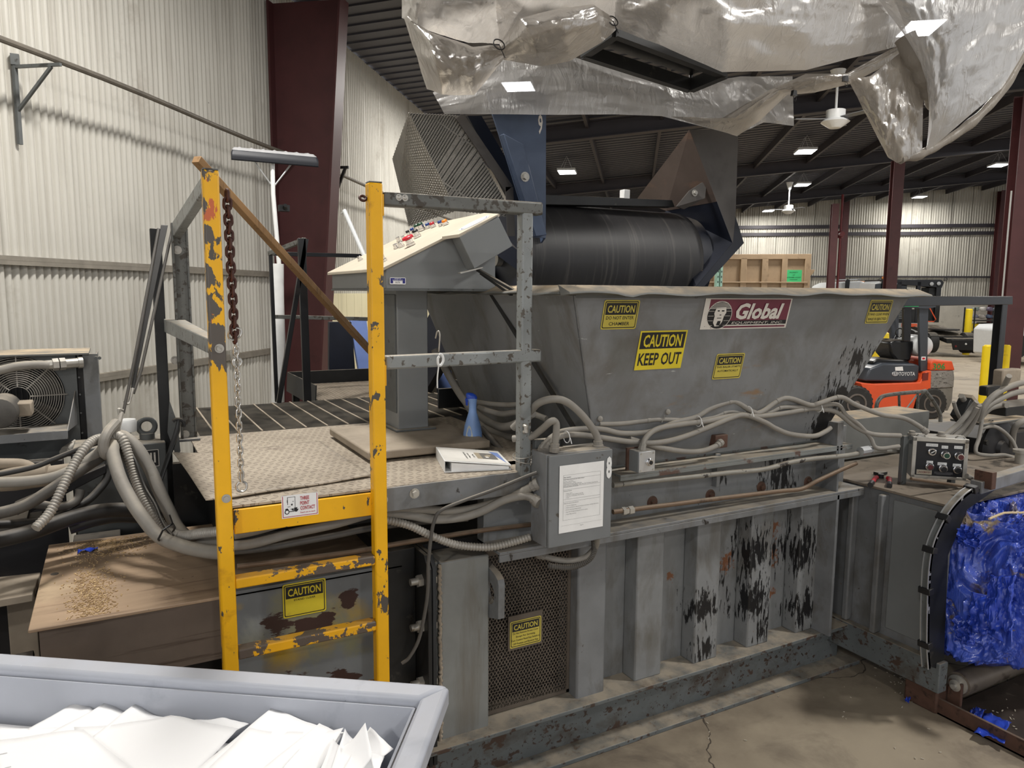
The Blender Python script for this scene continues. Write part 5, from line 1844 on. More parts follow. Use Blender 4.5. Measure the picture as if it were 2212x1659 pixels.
tag(m.build('machine_bed_and_dark_fill', M['void'], bevel=.004), 'dark machine bed with added dark slabs below the cooler at the left edge', 'machine frame')
# pump parts seen through the hoses
for i, (px, py, r, L, lb) in enumerate(((30, 1035, .05, .22, 'dusty pump pipe stub below the cooler, left edge'), (25, 1130, .045, .12, 'dark hexagonal pump fitting at the left edge above the brown cover'))):
    c = PY(px, py, 3.66)
    m = MB()
    m.lathe(c, (1, -.2, .1), [(-.05, r * .9), (0, r), (L * .6, r), (L * .62, r * .7), (L, r * .7)], 14 if i == 0 else 6)
    tag(m.build('pump_fitting', M['dusty'] if i == 0 else M['dark_hose']), lb, 'fitting')

# bungee sling that holds the bundle
sg = thing('bungee_sling', 'stretched dark rubber sling hung from the left guard rail, holding the hoses', 'sling', PY(262, 960, 3.55))
m = MB()
ys = (YL + .05, 3.62)
pA, pB = PY(357, 486, ys[0]), PY(287, 838, ys[1])
m.hexa([pA + V((-.018, 0, 0)), pA + V((.012, 0, 0)), pB + V((.006, 0, 0)), pB + V((-.008, 0, 0)), pA + V((-.018, .01, 0)), pA + V((.012, .01, 0)), pB + V((.006, .01, 0)), pB + V((-.008, .01, 0))])
m.build('strap', M['black_hose'], sg, bevel=.002)
m = MB()
m.tube([pA + V((.03, .0, -.02)), PY(305, 800, 3.66), PY(288, 850, 3.62)], .007, 8)
m.tube([pA + V((-.03, .0, -.02)), PY(290, 780, 3.64), PY(266, 893, 3.58)], .007, 8)
build_each(m, 'cord', M['dark_hose'], sg)
m = MB()
m.tube(smooth_path([PY(288, 838, 3.62), PY(281, 862, 3.61), PY(276, 872, 3.6), PY(268, 866, 3.6)], 5), .006, 8)
m.tube(smooth_path([PY(266, 886, 3.58), PY(256, 884, 3.57), PY(258, 896, 3.57), PY(264, 905, 3.56)], 5), .005, 8)
m.build('hook', M['zinc'], sg)
m = MB()
m.tube(smooth_path([PY(262, 892, 3.58), PY(254, 925, 3.52), PY(248, 945, 3.48)], 5), .012, 8)
m.tube(smooth_path([PY(250, 914, 3.52), PY(232, 935, 3.44), PY(223, 960, 3.42), PY(228, 982, 3.44), PY(240, 978, 3.55), PY(244, 950, 3.60)], 6), .021, 10)
m.build('loop_sleeve', M['dust_hose'], sg)

GB = 'dusty hoses gathered in the sling'
H('hose', 'thick pale hose falling from the sling to the ladder, nearest the camera', .026, [(252, 952), (243, 972), (250, 1005), (262, 1040), (283, 1080), (307, 1116), (343, 1158), (394, 1180), (440, 1190), (490, 1195)], [3.5, 3.3, 3.1, 2.8], 'dust_hose', group=GB)
H('flexible_conduit', 'ribbed flexible conduit falling from the sling between two thick hoses', .019, [(240, 945), (262, 944), (278, 985), (289, 1024), (307, 1072), (333, 1112), (362, 1148), (398, 1157), (436, 1152), (490, 1147)], [3.5, 3.4, 3.2, 2.82], 'flex', True, cat='conduit', group=GB)
H('hose', 'thick pale hose falling from the sling, farthest right', .026, [(245, 940), (268, 944), (297, 969), (325, 1016), (344, 1060), (362, 1098), (383, 1138), (409, 1163), (445, 1172), (495, 1176)], [3.55, 3.45, 3.25, 2.88], 'dust_hose', group=GB)
H('cable', 'thin black cable among the hoses below the sling', .006, [(262, 950), (290, 990), (312, 1050), (335, 1090), (352, 1130), (372, 1158)], [3.5, 3.3, 3.1], 'black_hose', group=GB)
H('hose', 'dusty hose hidden between the thick ones below the sling', .02, [(258, 960), (285, 1010), (312, 1060), (335, 1105), (365, 1150), (420, 1178), (490, 1186)], [3.55, 3.4, 3.0], 'dark_hose', group=GB)
m = MB()
c = PY(360, 1140, 3.10)
m.tube([PY(342, 1165, 3.04), PY(352, 1145, 3.03), PY(373, 1131, 3.05), PY(378, 1140, 3.12), PY(365, 1165, 3.16), PY(346, 1172, 3.10)], .004, 6, closed=True)
m.tube([PY(373, 1131, 3.05), PY(366, 1112, 3.04)], .003, 6)
tag(m.build('cable_tie', M['black_plastic']), 'black cable tie round the hose bundle left of the ladder', 'cable tie')
H('flexible_conduit', 'ribbed flexible conduit slanting down left from the sling', .018, [(232, 944), (205, 950), (185, 966), (159, 1005), (137, 1050), (108, 1107), (76, 1142)], [3.5, 3.35, 3.2], 'flex', True, cat='conduit', group=GB)
H('hose', 'dusty hose curving left from the sling, uppermost thick one', .021, [(240, 958), (205, 983), (181, 1000), (127, 1027), (72, 1038), (0, 1042), (-60, 1040)], [3.5, 3.45, 3.5], DH, group=GB)
H('hose', 'dark dusty hose curving left from the sling, below the uppermost', .023, [(245, 966), (220, 985), (190, 1005), (155, 1028), (101, 1064), (54, 1092), (0, 1108), (-60, 1115)], [3.55, 3.4, 3.35], 'dark_hose', group=GB)
H('cable', 'thin dark hose running left above the thick ones to the left edge', .011, [(215, 955), (181, 966), (119, 991), (72, 1009), (0, 1024), (-50, 1028)], [3.55, 3.5], 'black_hose', group=GB)
H('hose', 'short curled dusty hose under the pump frame beam', .018, [(174, 1058), (168, 1078), (150, 1090), (119, 1094), (65, 1089), (33, 1105)], [3.62, 3.55], 'dark_hose')
H('hose', 'flat dark hose sweeping from the tank down to the left edge', .017, [(236, 985), (232, 1030), (210, 1062), (180, 1088), (127, 1114), (72, 1128), (0, 1133), (-50, 1135)], [3.75, 3.5], 'black_hose')
H('hose', 'big black hose lying along the back of the brown ram cover', .032, [(-60, 1178), (0, 1166), (72, 1148), (145, 1122), (217, 1104), (286, 1102), (330, 1110)], [3.35, 3.5, 3.6], 'black_hose')
H('hose', 'second black hose behind the brown ram cover, shorter', .026, [(150, 1142), (200, 1126), (250, 1117), (300, 1118), (345, 1124)], [3.62, 3.66], 'black_hose')
H('hose', 'dusty pipe elbow below the cooler at the left edge', .024, [(-30, 1000), (0, 1002), (50, 1004), (78, 1020), (100, 1035)], [3.7, 3.7], 'dusty')
# machine lying left of the cover
lm = thing('cylinder_frame', 'dark ram cylinder and tan cross plate at the far left, in front of the cooler', 'machine frame', (-.8, 3.2, 0))
m = MB()
m.hexa([PZ(-250, 1200, .98), PZ(-250, 1330, .98), PZ(84, 1240, .98), PZ(100, 1188, .98)][::-1] and [V((-1.2, 3.25, .95)), V((-.33, 3.30, .95)), V((-.32, 3.55, .95)), V((-1.2, 3.66, .95)), V((-1.2, 3.25, .98)), V((-.33, 3.30, .98)), V((-.32, 3.55, .98)), V((-1.2, 3.66, .98))])
m.build('cross_plate', M['dusty'], lm, bevel=.003)
MB().cyl((-1.3, 3.05, .72), (-.32, 3.10, .74), .09, 20).build('cylinder_body', M['void'], lm)
m = MB()
m.cyl((-.40, 2.98, .70), (-.33, 2.98, .78), .035, 6).cyl((-.9, 2.95, .84), (-.42, 2.98, .84), .02, 10)
m.build('cylinder_port', M['dusty'], lm)
m = MB()
m.box((-1.3, 2.62, .80), (-.22, 2.86, .83)).box((-1.3, 2.6, .0), (-1.2, 3.7, .8)).box((-.44, 3.5, 0), (-.34, 3.6, .95))
build_each(m, 'lower_beam', M['dusty'], lm, bevel=.004)
m = MB()
m.lathe((-.34, 2.70, .83), EZ, [(0, .06), (.02, .055), (.05, .03), (.055, .0)], 16)
m.build('cap_nut', M['dusty'], lm)
# debris on the cover
def m_crumb():
    t = NT('wood_crumbs')
    t.set(t.b.inputs['Base Color'], t.mix(t.step(t.noise(60, 3), .3, .7), lin('8F7453'), lin('D3B88C')))
    t.b.inputs['Roughness'].default_value = .85
    return t.m
rc = random.Random(3)
mb = MB()
for k in range(2200):
    if rc.random() < .55:
        px, py = rc.gauss(200, 26), rc.gauss(1290, 40)
    else:
        px, py = rc.gauss(225, 42), rc.gauss(1168, 16)
    p = PZ(px, py, ZR)
    if not (-.28 < p.x < .27 and 2.83 < p.y < 3.70):
        continue
    L, w, hh = rc.uniform(.0012, .0065) * rc.random() + .001, rc.uniform(.0008, .0022), rc.uniform(.0008, .002)
    a = rc.uniform(0, 3.14)
    mb.obox(p + EZ * hh, V((math.cos(a), math.sin(a), rc.uniform(-.2, .2))) * L, V((-math.sin(a), math.cos(a), 0)) * w, EZ * hh)
tag(mb.build('wood_crumbs', m_crumb(), smooth=False), 'tan wood crumbs strewn on the brown ram cover', 'crumbs', kind='stuff')
def film(name, base):
    t = NT(name)
    c = lin(base)
    t.set(t.b.inputs['Base Color'], t.mix(t.step(t.noise(5, 5), .35, .7), c, tuple(x * .55 for x in c[:3]) + (1,)))
    t.b.inputs['Roughness'].default_value = .22
    return t.m
M['blue_film'] = film('blue_plastic_film', '3350C8')
c = PZ(190, 1192, ZR)
tag(MB().grid(lambda s, t: c + V(((s - .5) * .075, (t - .5) * .05, .004 + .014 * abs(math.sin(s * 5 + t * 2)) * (1 - t * .5))), 10, 6).build('blue_scrap', M['blue_film'], solid=.001, angle=70), 'torn scrap of blue plastic on the brown ram cover', 'scrap')

# ------------------------------------------------------------------ rake, timber and frame at the wall
rk = thing('roof_rake', 'snow roof rake with wide blade and long white pole standing by the maroon column', 'rake', V((0, 0, 0)))
yr = 5.9
base = PY(605, 870, yr)
rk.location = (base.x, base.y, ZP)
top = PY(588, 345, yr)
MB().tube([PY(612, 800, yr), PY(606, 600, yr)], .022, 12).build('lower_pole', M['alu'], rk)
MB().tube([PY(606, 610, yr), PY(590, 420, yr), PY(588, 340, yr)], .017, 12).build('upper_pole', M['white_plastic'], rk)
pa = [PY(497, 328, yr), PY(510, 351, yr), PY(683, 349, yr), PY(676, 326, yr)]
ctr = PY(588, 333, yr)
xa, xb2 = PY(497, 330, yr).x, PY(684, 330, yr).x
zc = ctr.z
mb = MB()
prof = [(-.03, .028), (.02, .024), (.05, .0), (.065, -.04), (.06, -.075)]
def blade(s, t):
    k = t * (len(prof) - 1)
    a = min(int(k), len(prof) - 2)
    f = k - a
    py_, pz = prof[a][0] + (prof[a + 1][0] - prof[a][0]) * f, prof[a][1] + (prof[a + 1][1] - prof[a][1]) * f
    x = xa + (xb2 - xa) * s
    inset = .045 * max(0, 1 - t * 1.6)
    x = xa + inset + (xb2 - xa - 2 * inset) * s
    rib = .006 * (abs((s * 7) % 1 - .5) < .16) * (t < .5)
    return V((x, yr - .05 + (.065 - py_), zc + pz + rib))
mb.grid(blade, 42, 12)
mb.mi = [0 if (i // 42) < 6 else 1 for i in range(len(mb.f))]
mb.build('blade', [plain('grey_rake_blade', 'A5A5A6', .45), plain('dark_rake_blade', '24262C', .5)], rk, solid=.004, angle=50)
m = MB()
for dx in (-.16, .16):
    m.tube([PY(590, 405, yr), V((ctr.x + dx, yr - .01, zc - .03))], .006, 8)
build_each(m, 'brace_rod', M['alu'], rk)
# white tube standing beside
m = MB()
m.tube([PY(600, 868, 5.75), PY(598, 570, 5.75)], .05, 18)
tag(m.build('white_tube', M['white_plastic']), 'thick white plastic tube standing upright behind the black folding frame', 'tube')
# timber
m = MB()
a, b_ = PY(424, 344, 4.0), PY(838, 800, 5.4)
m.bar(a, b_, .038, .042, V((.3, -1, .3)))
tag(m.build('timber_batten', M['wood'], bevel=.002), 'long bare timber batten leaning diagonally behind the ladder', 'batten')
m = MB()
m.tube([PY(744, 455, 5.2), PY(790, 560, 4.9), PY(826, 640, 4.6), PY(858, 730, 4.4)], .0155, 10)
o = m.build('white_pole', plain('dull_white_pole', 'B9BBBC', .5))
tag(o, 'slim white pole leaning behind the console and right ladder post', 'pole')
m = MB()
m.tube([PY(744, 455, 5.2), PY(737, 462, 5.2)], .006, 6)
m.build('end_ring', M['zinc'], o)
# black frame
bf = thing('black_frame', 'black steel A-shaped guard frame standing on the rear walkway', 'frame', (1.2, 5.0, ZP))
yb = 5.0
for name, a, b_, w, h in (('leg', (661, 516), (602, 870), .03, .03), ('leg', (651, 515), (664, 868), .05, .03)):
    MB().bar(PY(*a, yb), PY(*b_, yb), w, h, EY).build(name, M['black_paint'], bf, bevel=.002)
MB().bar(PY(582, 548, yb + .35), PY(658, 518, yb), .03, .03).build('top_bar', M['rail_dark'], bf, bevel=.002)
MB().bar(PY(584, 546, yb + .35), PY(598, 868, yb + .35), .025, .025, EY).build('back_post', M['black_paint'], bf, bevel=.002)
for y1_, py in ((yb + .4, 550), (yb + .4, 686)):
    MB().bar(PY(590, py - 2, y1_), PY(905, py + 6, y1_ + .1), .028, .028).build('rail', M['black_paint'] if py < 600 else M['rail_dark'], bf, bevel=.002)
# blue boards
for i, (pts, mt, lb) in enumerate((([(711, 695), (760, 695), (768, 806), (711, 806)], 'navy', 'dark blue board leaning on the liner wall, left of the pair'), ([(757, 692), (792, 692), (806, 800), (776, 806)], None, 'pale blue plastic tote lid leaning behind the timber batten'), ([(945, 812), (975, 800), (985, 850), (950, 862)], None, 'pale blue panel edge low behind the console pedestal'))):
    m = MB()
    m.prism([PY(a, b_, 6.4 - .9 * (i == 2)) for a, b_ in pts], (0, .05, 0))
    tag(m.build('leaning_board', M[mt] if mt else plain('pale_blue_plastic', '7C93D0', .45), bevel=.004), lb, 'board')
m = MB()
c = PB(500, 768, v=.05)
m.obox(c, D * .06, N * .03, EZ * .055)
m.cyl(c + N * .03 + EZ * .02, c + N * .04 + EZ * .02, .018, 10)
m.cyl(c + N * .03 - EZ * .02, c + N * .04 - EZ * .02, .018, 10)
tag(m.build('wall_socket', M['zinc'], bevel=.004), 'small metal socket box on the corrugated wall right of the ladder post', 'socket')
m = MB()
c = PY(613, 450, 7.6)
m.obox(c, (.05, 0, 0), (0, .04, 0), (0, 0, .03))
m.cyl(c + V((0, -.04, 0)), c + V((0, -.08, .02)), .02, 8)
tag(m.build('cable_clamp', M['black_steel']), 'small dark clamp fixed to the maroon column edge', 'clamp')
# ------------------------------------------------------------------ infeed conveyor over the hopper
YK = 3.80
cv = thing('infeed_conveyor', 'dark belt conveyor with blue and brown side plates feeding the hopper', 'conveyor', (2.9, 4.3, 0))
def pk(px, py, y=YK):
    return PY(px, py, y)
xa, xb = 2.18, PY(1496, 500, 3.95).x
zc, yc, RB = 2.365, 4.18, .345
dn = V((0, .80, -.60))
nn = V((0, .60, .80))
prof = []
for i in range(25):
    a = -math.pi / 2 + math.pi * i / 24
    prof.append(V((0, yc, zc)) + (-dn) * RB * math.cos(a) + nn * RB * math.sin(a))
prof = [prof[0] + dn * 3.2] + prof + [prof[-1] + dn * 3.2]
mb = MB()
n = 30
for i in range(n + 1):
    x = xa + (xb - xa) * i / n
    for p in prof:
        mb.v.append(V((x, p.y, p.z)))
m_ = len(prof)
for i in range(n):
    for k in range(m_ - 1):
        mb.face([i * m_ + k, (i + 1) * m_ + k, (i + 1) * m_ + k + 1, i * m_ + k + 1])
mb.build('belt', M['belt'], cv, solid=.012, angle=60)
MB().cyl((xa - .02, yc, zc), (xb + .10, yc, zc), RB - .01, 40).build('head_pulley', M['navy'], cv)
MB().cyl((xa - .06, yc, zc), (xb + .24, yc, zc), .05, 16).build('pulley_shaft', M['zinc'], cv)
# left blue side
left = [pk(1065, 249), pk(1176, 190), pk(1176, 514), pk(1148, 513), pk(1079, 292)]
left = [pk(1052, 200), pk(1176, 196), pk(1175, 514), pk(1148, 513), pk(1079, 292), pk(1065, 249)]
MB().prism(left, (0, .012, 0)).build('blue_side_plate', M['blue_steel'], cv, smooth=False)
mb = MB()
mb.prism([pk(1079, 292), pk(1122, 315), pk(1172, 509), pk(1148, 512)], (0, -.05, 0))
ch = mb.build('blue_channel', M['blue_steel'], cv, bevel=.004)
m = MB()
bolt_mb(m, pk(1134, 382, YK - .05), -EY, .018, .02)
m.build('bolt', M['zinc'], ch)
mb = MB()
p, q = pk(1176, 196), pk(1175, 514)
mb.prism([p, q, q + V((0, .45, -.3)), p + V((0, .45, 0))], (.012, 0, 0))
mb.build('blue_inner_plate', M['blue_steel'], cv, smooth=False)
nb = MB()
c = pk(1167, 288, YK - .001)
text_mesh(nb, '9', c, EX, EZ, .105, .030, .02)
nb.build('number', M['sign_white'], cv, smooth=False)
# right side: brown front plate folded along a slanting edge, dark inner plate
ftop, fbot = pk(1490, 280), pk(1583, 525)
front = [ftop, pk(1595, 280), pk(1589, 465), fbot]
MB().prism(front, (0, .012, 0)).build('brown_front_plate', M['grey_plate'], cv, smooth=False)
mb = MB()
b1, b2 = PY(1376, 430, 4.55), PY(1300, 640, 4.75)
lo = pk(1505, 618)
fold_mid = ftop.lerp(fbot, .62)
mb.poly([ftop, fold_mid, PY(1440, 455, 4.25), b1])
mb.mat(1)
mb.poly([fold_mid, fbot, lo, b2, PY(1440, 455, 4.25)])
mb.build('inner_side_plate', [M['rust_plate'], M['navy']], cv, smooth=False, solid=.01)
mb = MB()
mb.prism([pk(1583, 525), pk(1607, 525), pk(1522, 618), pk(1503, 618)], (0, .02, 0))
mb.prism([pk(1583, 525), pk(1589, 468), pk(1607, 525)], (0, .05, 0))
mb.build('lower_flange', M['navy'], cv, smooth=False)
mb = MB()
br = [PY(1462, 446, 3.92), PY(1490, 412, 3.88), PY(1527, 388, 3.84), PY(1523, 428, 3.84), PY(1478, 452, 3.92)]
mb.prism(br, (0, .012, 0))
bo_ = mb.build('bearing_bracket', M['grey_plate'], cv, smooth=False)
m = MB()
m.lathe(PY(1500, 417, 3.865), -EY, [(0, .022), (.006, .022), (.007, .014), (.02, .012)], 14)
m.build('bolt', M['zinc'], bo_)
m = MB()
m.lathe(V((xb + .135, yc, zc + .02)), EX, [(0, .09), (.02, .09), (.03, .05)], 20)
m.build('bearing', M['navy'], cv)
# bar above the pulley
mb = MB()
mb.prism([PY(1178, 420, 3.98), PY(1452, 432, 3.98), PY(1458, 447, 3.98), PY(1178, 442, 3.98)], (0, .10, 0))
mb.build('scraper_bar', M['black_steel'], cv, bevel=.003)
mb = MB()
p = PY(1350, 427, 4.0)
mb.box(p + V((-.022, -.02, -.01)), p + V((.026, .03, .05)))
mb.build('sensor', M['white_plastic'], cv, bevel=.004)
# trough frame behind, carried on legs
mb = MB()
for x in (xa - .06, xb + .14):
    a = V((x, yc, zc)) + nn * .1
    mb.bar(a + dn * .1, a + dn * 3.2, .06, .42, nn)
build_each(mb, 'trough_side', M['navy'], cv, smooth=False)
# expanded metal drive guard
gd = MB()
A0, A1, A2, A3 = PY(986, 455, 3.9), PY(1110, 470, 3.9), PY(990, 250, 3.9), PY(883, 244, 3.9)
gd.lattice(A0, A1, A2, A3, 17, 36, .0066, .004)
L0, L1, L2, L3 = PY(883, 488, 4.5), A0, A3, PY(848, 343, 4.5)
gd.lattice(L0, L1, L2, L3, 15, 36, .0066, .004)
gv = gd.build('drive_guard', paint('galvanised_guard_mesh', '87847E', .5, .2, .1, 5), cv, smooth=False)
mb = MB()
mb.bar(PY(992, 250, 3.89), PY(1100, 408, 3.89), .055, .006, EY)
mb.bar(PY(1100, 404, 3.89), PY(1104, 510, 3.89), .05, .006, EY)
mb.build('guard_frame', M['grey_plate'], gv, smooth=False)
mb = MB()
mb.prism([PY(1010, 250, 4.05), PY(1040, 250, 4.05), PY(1150, 440, 4.05), PY(1125, 470, 4.05)], (0, .05, 0))
mb.build('drive_side_plate', M['navy'], cv, smooth=False)
mb = MB()
mb.bar(PY(1040, 500, 4.2), PY(1150, 580, 3.9), .10, .10)
mb.build('drive_arm', M['navy'], cv)
# conveyor support posts down to the floor behind the hopper
mb = MB()
for x in (xa - .06, xb + .14):
    a = V((x, yc, zc)) + dn * 2.2
    mb.box((x - .05, a.y - .05, 0), (x + .05, a.y + .05, a.z))
build_each(mb, 'support_leg', M['navy'], cv)

# ------------------------------------------------------------------ plastic sheeting overhead
def m_film(name, tint, alpha, wr=1.0):
    """cloudy plastic: part see-through, part glowing with the light behind it, with a glossy skin"""
    t = NT(name)
    n = t.n
    tr = n('BsdfTransparent', Color=(.9, .9, .91, 1))
    tl = n('BsdfTranslucent', Color=lin(tint))
    df = n('BsdfDiffuse', Color=lin(tint))
    gl = n('BsdfGlossy', Color=(1, 1, 1, 1), Roughness=.28)
    h1 = t.noise(2.6, 5, .5, (1, 1, .5), .8)
    bp = n('Bump', Strength=.2 * wr, Distance=.04)
    t.t.links.new(h1, bp.inputs['Height'])
    b2 = n('Bump', Strength=.42 * wr, Distance=.02)
    vo = n('TexVoronoi', Scale=5.0, _feature='DISTANCE_TO_EDGE')
    wv = n('VectorMath', _operation='MULTIPLY_ADD')
    wn = n('TexNoise', Scale=3.0, Detail=5)
    cc = t.co((1, 1, .45))
    t.t.links.new(cc, wn.inputs['Vector'])
    t.t.links.new(wn.outputs['Color'], wv.inputs[0])
    wv.inputs[1].default_value = (.5, .5, .5)
    t.t.links.new(cc, wv.inputs[2])
    t.t.links.new(wv.outputs[0], vo.inputs['Vector'])
    crease = t.math('MULTIPLY', t.step(vo.outputs[0], .05, 0), .14)
    t.t.links.new(t.math('ADD', crease, t.noise(8, 7, .6, (1, 1, .3), 1.8)), b2.inputs['Height'])
    t.t.links.new(bp.outputs[0], b2.inputs['Normal'])
    for q in (tl, df, gl):
        t.t.links.new(b2.outputs[0], q.inputs['Normal'])

    def mx(f, a, b):
        m = n('MixShader')
        t.set(m.inputs[0], f)
        t.t.links.new(a, m.inputs[1])
        t.t.links.new(b, m.inputs[2])
        return m.outputs[0]
    body = mx(.55, tl.outputs[0], df.outputs[0])
    dirt = t.step(t.noise(1.6, 5, .55, (1, 1, .6)), .3, .75)
    s = mx(t.math('ADD', alpha - .06, t.math('MULTIPLY', dirt, .14)), tr.outputs[0], body)
    fr = n('Fresnel', IOR=1.42)
    t.t.links.new(b2.outputs[0], fr.inputs['Normal'])
    s = mx(t.math('MULTIPLY', fr.outputs[0], .3, True), s, gl.outputs[0])
    t.t.links.new(s, t.out.inputs[0])
    return t.m
M['film'] = m_film('cloudy_plastic_film', 'B9B4AE', .80)
M['film_thick'] = m_film('doubled_plastic_film', 'A69F96', .90)
M['film_clear'] = m_film('thin_plastic_film', 'C9C7C5', .72)


def lerp_poly(pts, s):
    """pts: (px,py,y) polyline, s in 0..1 by index"""
    k = s * (len(pts) - 1)
    a = min(int(k), len(pts) - 2)
    f = k - a
    p, q = pts[a], pts[a + 1]
    return tuple(p[i] + (q[i] - p[i]) * f for i in range(3))


def drape(name, label, top, bot, nu, nv, mat, bulge=.12, fold=.03, freq=7.0, seed=0, ff=(1.0, 1.0)):
    def fn(s, t):
        a, b = lerp_poly(top, s), lerp_poly(bot, s)
        p = PY(*a).lerp(PY(*b), t)
        out = (CAM - p).normalized()
        out = V((out.x, out.y, out.z * .3))
        env = math.sin(math.pi * min(1, max(0, t))) ** .8
        g = V((s * freq * ff[0] + seed * 7.1, t * freq * .7 * ff[1], seed * 3.3))
        w = mnoise.noise(g) + .6 * abs(mnoise.noise(g * 2.1)) - .25 * abs(mnoise.noise(g * 4.3))
        ed = min(1, 4 * s, 4 * (1 - s))
        return p + out * (bulge * env * ed + .75 * fold * w * (.35 + .65 * env))
    o = MB().grid(fn, nu, nv).build(name, mat, angle=80)
    return tag(o, label, 'plastic sheet', 'plastic sheets hung over the conveyor')


ts = 'plastic_sheet'
drape(ts, 'bright plastic skirt hanging straight behind the blue side plate, lit by a lamp',
      [(935, 200, 3.72), (1080, 120, 3.72), (1200, 112, 3.72), (1330, 150, 3.72), (1500, 190, 3.7), (1600, 180, 3.65)], [(960, 246, 3.68), (1080, 247, 3.66), (1200, 248, 3.66), (1330, 247, 3.66), (1430, 251, 3.64), (1592, 293, 3.6)], 60, 24, M['film_clear'], .03, .03, 6, 1)
drape(ts, 'crumpled plastic drape at the upper left, tied in at its right side',
      [(868, -60, 3.25), (960, -60, 3.2), (1080, -60, 3.15), (1180, -60, 3.15)], [(868, 40, 3.3), (900, 60, 3.2), (1010, 92, 3.2), (1078, 96, 3.25)], 50, 30, M['film'], .10, .08, 7, 2)
drape(ts, 'lower left plastic fold bagging below the tied drape',
      [(868, 25, 3.3), (930, 70, 3.15), (1020, 100, 3.15), (1082, 98, 3.2)], [(922, 192, 3.3), (955, 205, 3.15), (1025, 206, 3.15), (1088, 128, 3.2)], 50, 26, M['film_thick'], .16, .07, 6, 3)
drape(ts, 'plastic bulge between the two tied points at the top middle',
      [(1082, 96, 3.2), (1120, 40, 3.05), (1200, 20, 3.0), (1280, 10, 3.05), (1325, 38, 3.2)], [(1088, 130, 3.2), (1170, 143, 3.1), (1230, 132, 3.1), (1300, 92, 3.15), (1330, 66, 3.2)], 56, 26, M['film_thick'], .20, .05, 6, 4)
drape(ts, 'flat plastic roof sheet rising out of the frame above the middle bulge',
      [(1060, -80, 3.0), (1200, -80, 2.9), (1330, -80, 2.9)], [(1080, 100, 3.25), (1200, 60, 3.2), (1328, 52, 3.25)], 40, 24, M['film'], .06, .07, 6, 5)
drape(ts, 'wide plastic belly right of the dark frame opening',
      [(1322, -80, 3.05), (1450, -80, 2.9), (1600, -80, 2.85), (1750, -80, 2.85), (1900, -80, 2.95)], [(1330, 62, 3.2), (1420, 95, 3.05), (1560, 156, 3.0), (1740, 152, 3.0), (1968, 92, 3.1)], 80, 40, M['film'], .16, .06, 8, 6)
drape(ts, 'twisted plastic roll slanting up right below the wide belly',
      [(1450, 252, 3.45), (1560, 255, 3.4), (1660, 195, 3.3), (1740, 160, 3.2), (1830, 158, 3.1), (1950, 92, 3.05)], [(1592, 294, 3.5), (1640, 262, 3.4), (1700, 205, 3.3), (1760, 200, 3.2), (1835, 182, 3.15), (1960, 118, 3.1)], 70, 14, M['film_thick'], .07, .04, 8, 7)
drape(ts, 'plastic flap with ragged lower edge hanging left of the ceiling fan',
      [(1500, 180, 3.55), (1600, 165, 3.5), (1712, 165, 3.45)], [(1592, 292, 3.5), (1650, 264, 3.45), (1715, 272, 3.4)], 36, 18, M['film_clear'], .04, .05, 7, 8)
drape(ts, 'big clear plastic drape at the right, falling to a point',
      [(1830, -80, 2.9), (1960, -80, 2.8), (2100, -80, 2.75), (2330, -80, 2.75)], [(1975, 95, 3.05), (2010, 240, 3.0), (2000, 330, 3.0), (2165, 190, 2.85)], 60, 60, M['film_clear'], .10, .07, 7, 9)
drape(ts, 'left lobe of the right plastic drape, hanging lowest beside the fan',
      [(1832, 172, 3.1), (1880, 165, 3.05), (1950, 110, 3.05), (1995, 150, 3.0)], [(1893, 292, 3.15), (1918, 340, 3.1), (1938, 352, 3.05), (1992, 334, 3.0)], 44, 40, M['film_thick'], .08, .07, 7, 10)
# rolled hose-like fold
c0 = [(1955, 80, 3.0), (1975, 120, 2.96), (1998, 165, 2.95), (2015, 200, 2.97), (2024, 222, 3.0)]
mb = MB()
pp = smooth_path([PY(*q) for q in c0], 10)
mb.tube(pp, [.062 + .012 * mnoise.noise(V((i * .23, 1, 2))) for i in range(len(pp))], 18)
tag(mb.build('plastic_roll', M['film_thick'], angle=80), 'rolled up plastic fold hanging from the tied point at upper right', 'plastic sheet', 'plastic sheets hung over the conveyor')
mb = MB()
pp = smooth_path([PY(2210, 120, 2.85), PY(2165, 195, 2.88), PY(2110, 255, 2.92), PY(2050, 300, 2.98), PY(1995, 330, 3.02), PY(1945, 345, 3.05)], 10)
mb.tube(pp, [.028 + .012 * mnoise.noise(V((i * .2, 5, 2))) for i in range(len(pp))], 12)
tag(mb.build('plastic_hem', M['film_thick'], angle=80), 'rolled hem along the lower right edge of the big clear drape', 'plastic sheet', 'plastic sheets hung over the conveyor')
for i, (px, py) in enumerate(((1078, 96), (1324, 45), (1968, 90))):
    c = PY(px, py, 3.14 if i < 2 else 2.98)
    m = MB()
    m.tube(arc(c, .028, 0, 6.28, EX, (0, .4, .9), 16), .003, 6)
    m.tube([c, c + V((.02, -.02, -.06))], .002, 6)
    tag(m.build('cable_tie', M['black_plastic']), ['cable tie cinching the upper left plastic drape', 'cable tie cinching the plastic at the top middle', 'cable tie cinching the plastic at upper right'][i], 'cable tie')
for i, (px, py) in enumerate(((1715, 203), (1826, 172))):
    c = PY(px, py, 3.22 if i == 0 else 3.08)
    m = MB()
    m.prism([c + V((-.018, -.01, -.012)), c + V((.018, -.01, -.012)), c + V((.012, -.01, .02)), c + V((-.012, -.01, .02))], (0, .02, 0))
    m.tube(arc(c + V((0, -.01, -.03)), .012, -2.6, 5.7, EX, EZ, 12), .0015, 5)
    tag(m.build('binder_clip', M['black_plastic']), ['black binder clip at the ragged plastic flap corner', 'black binder clip on the twisted roll above the ceiling fan'][i], 'clip')
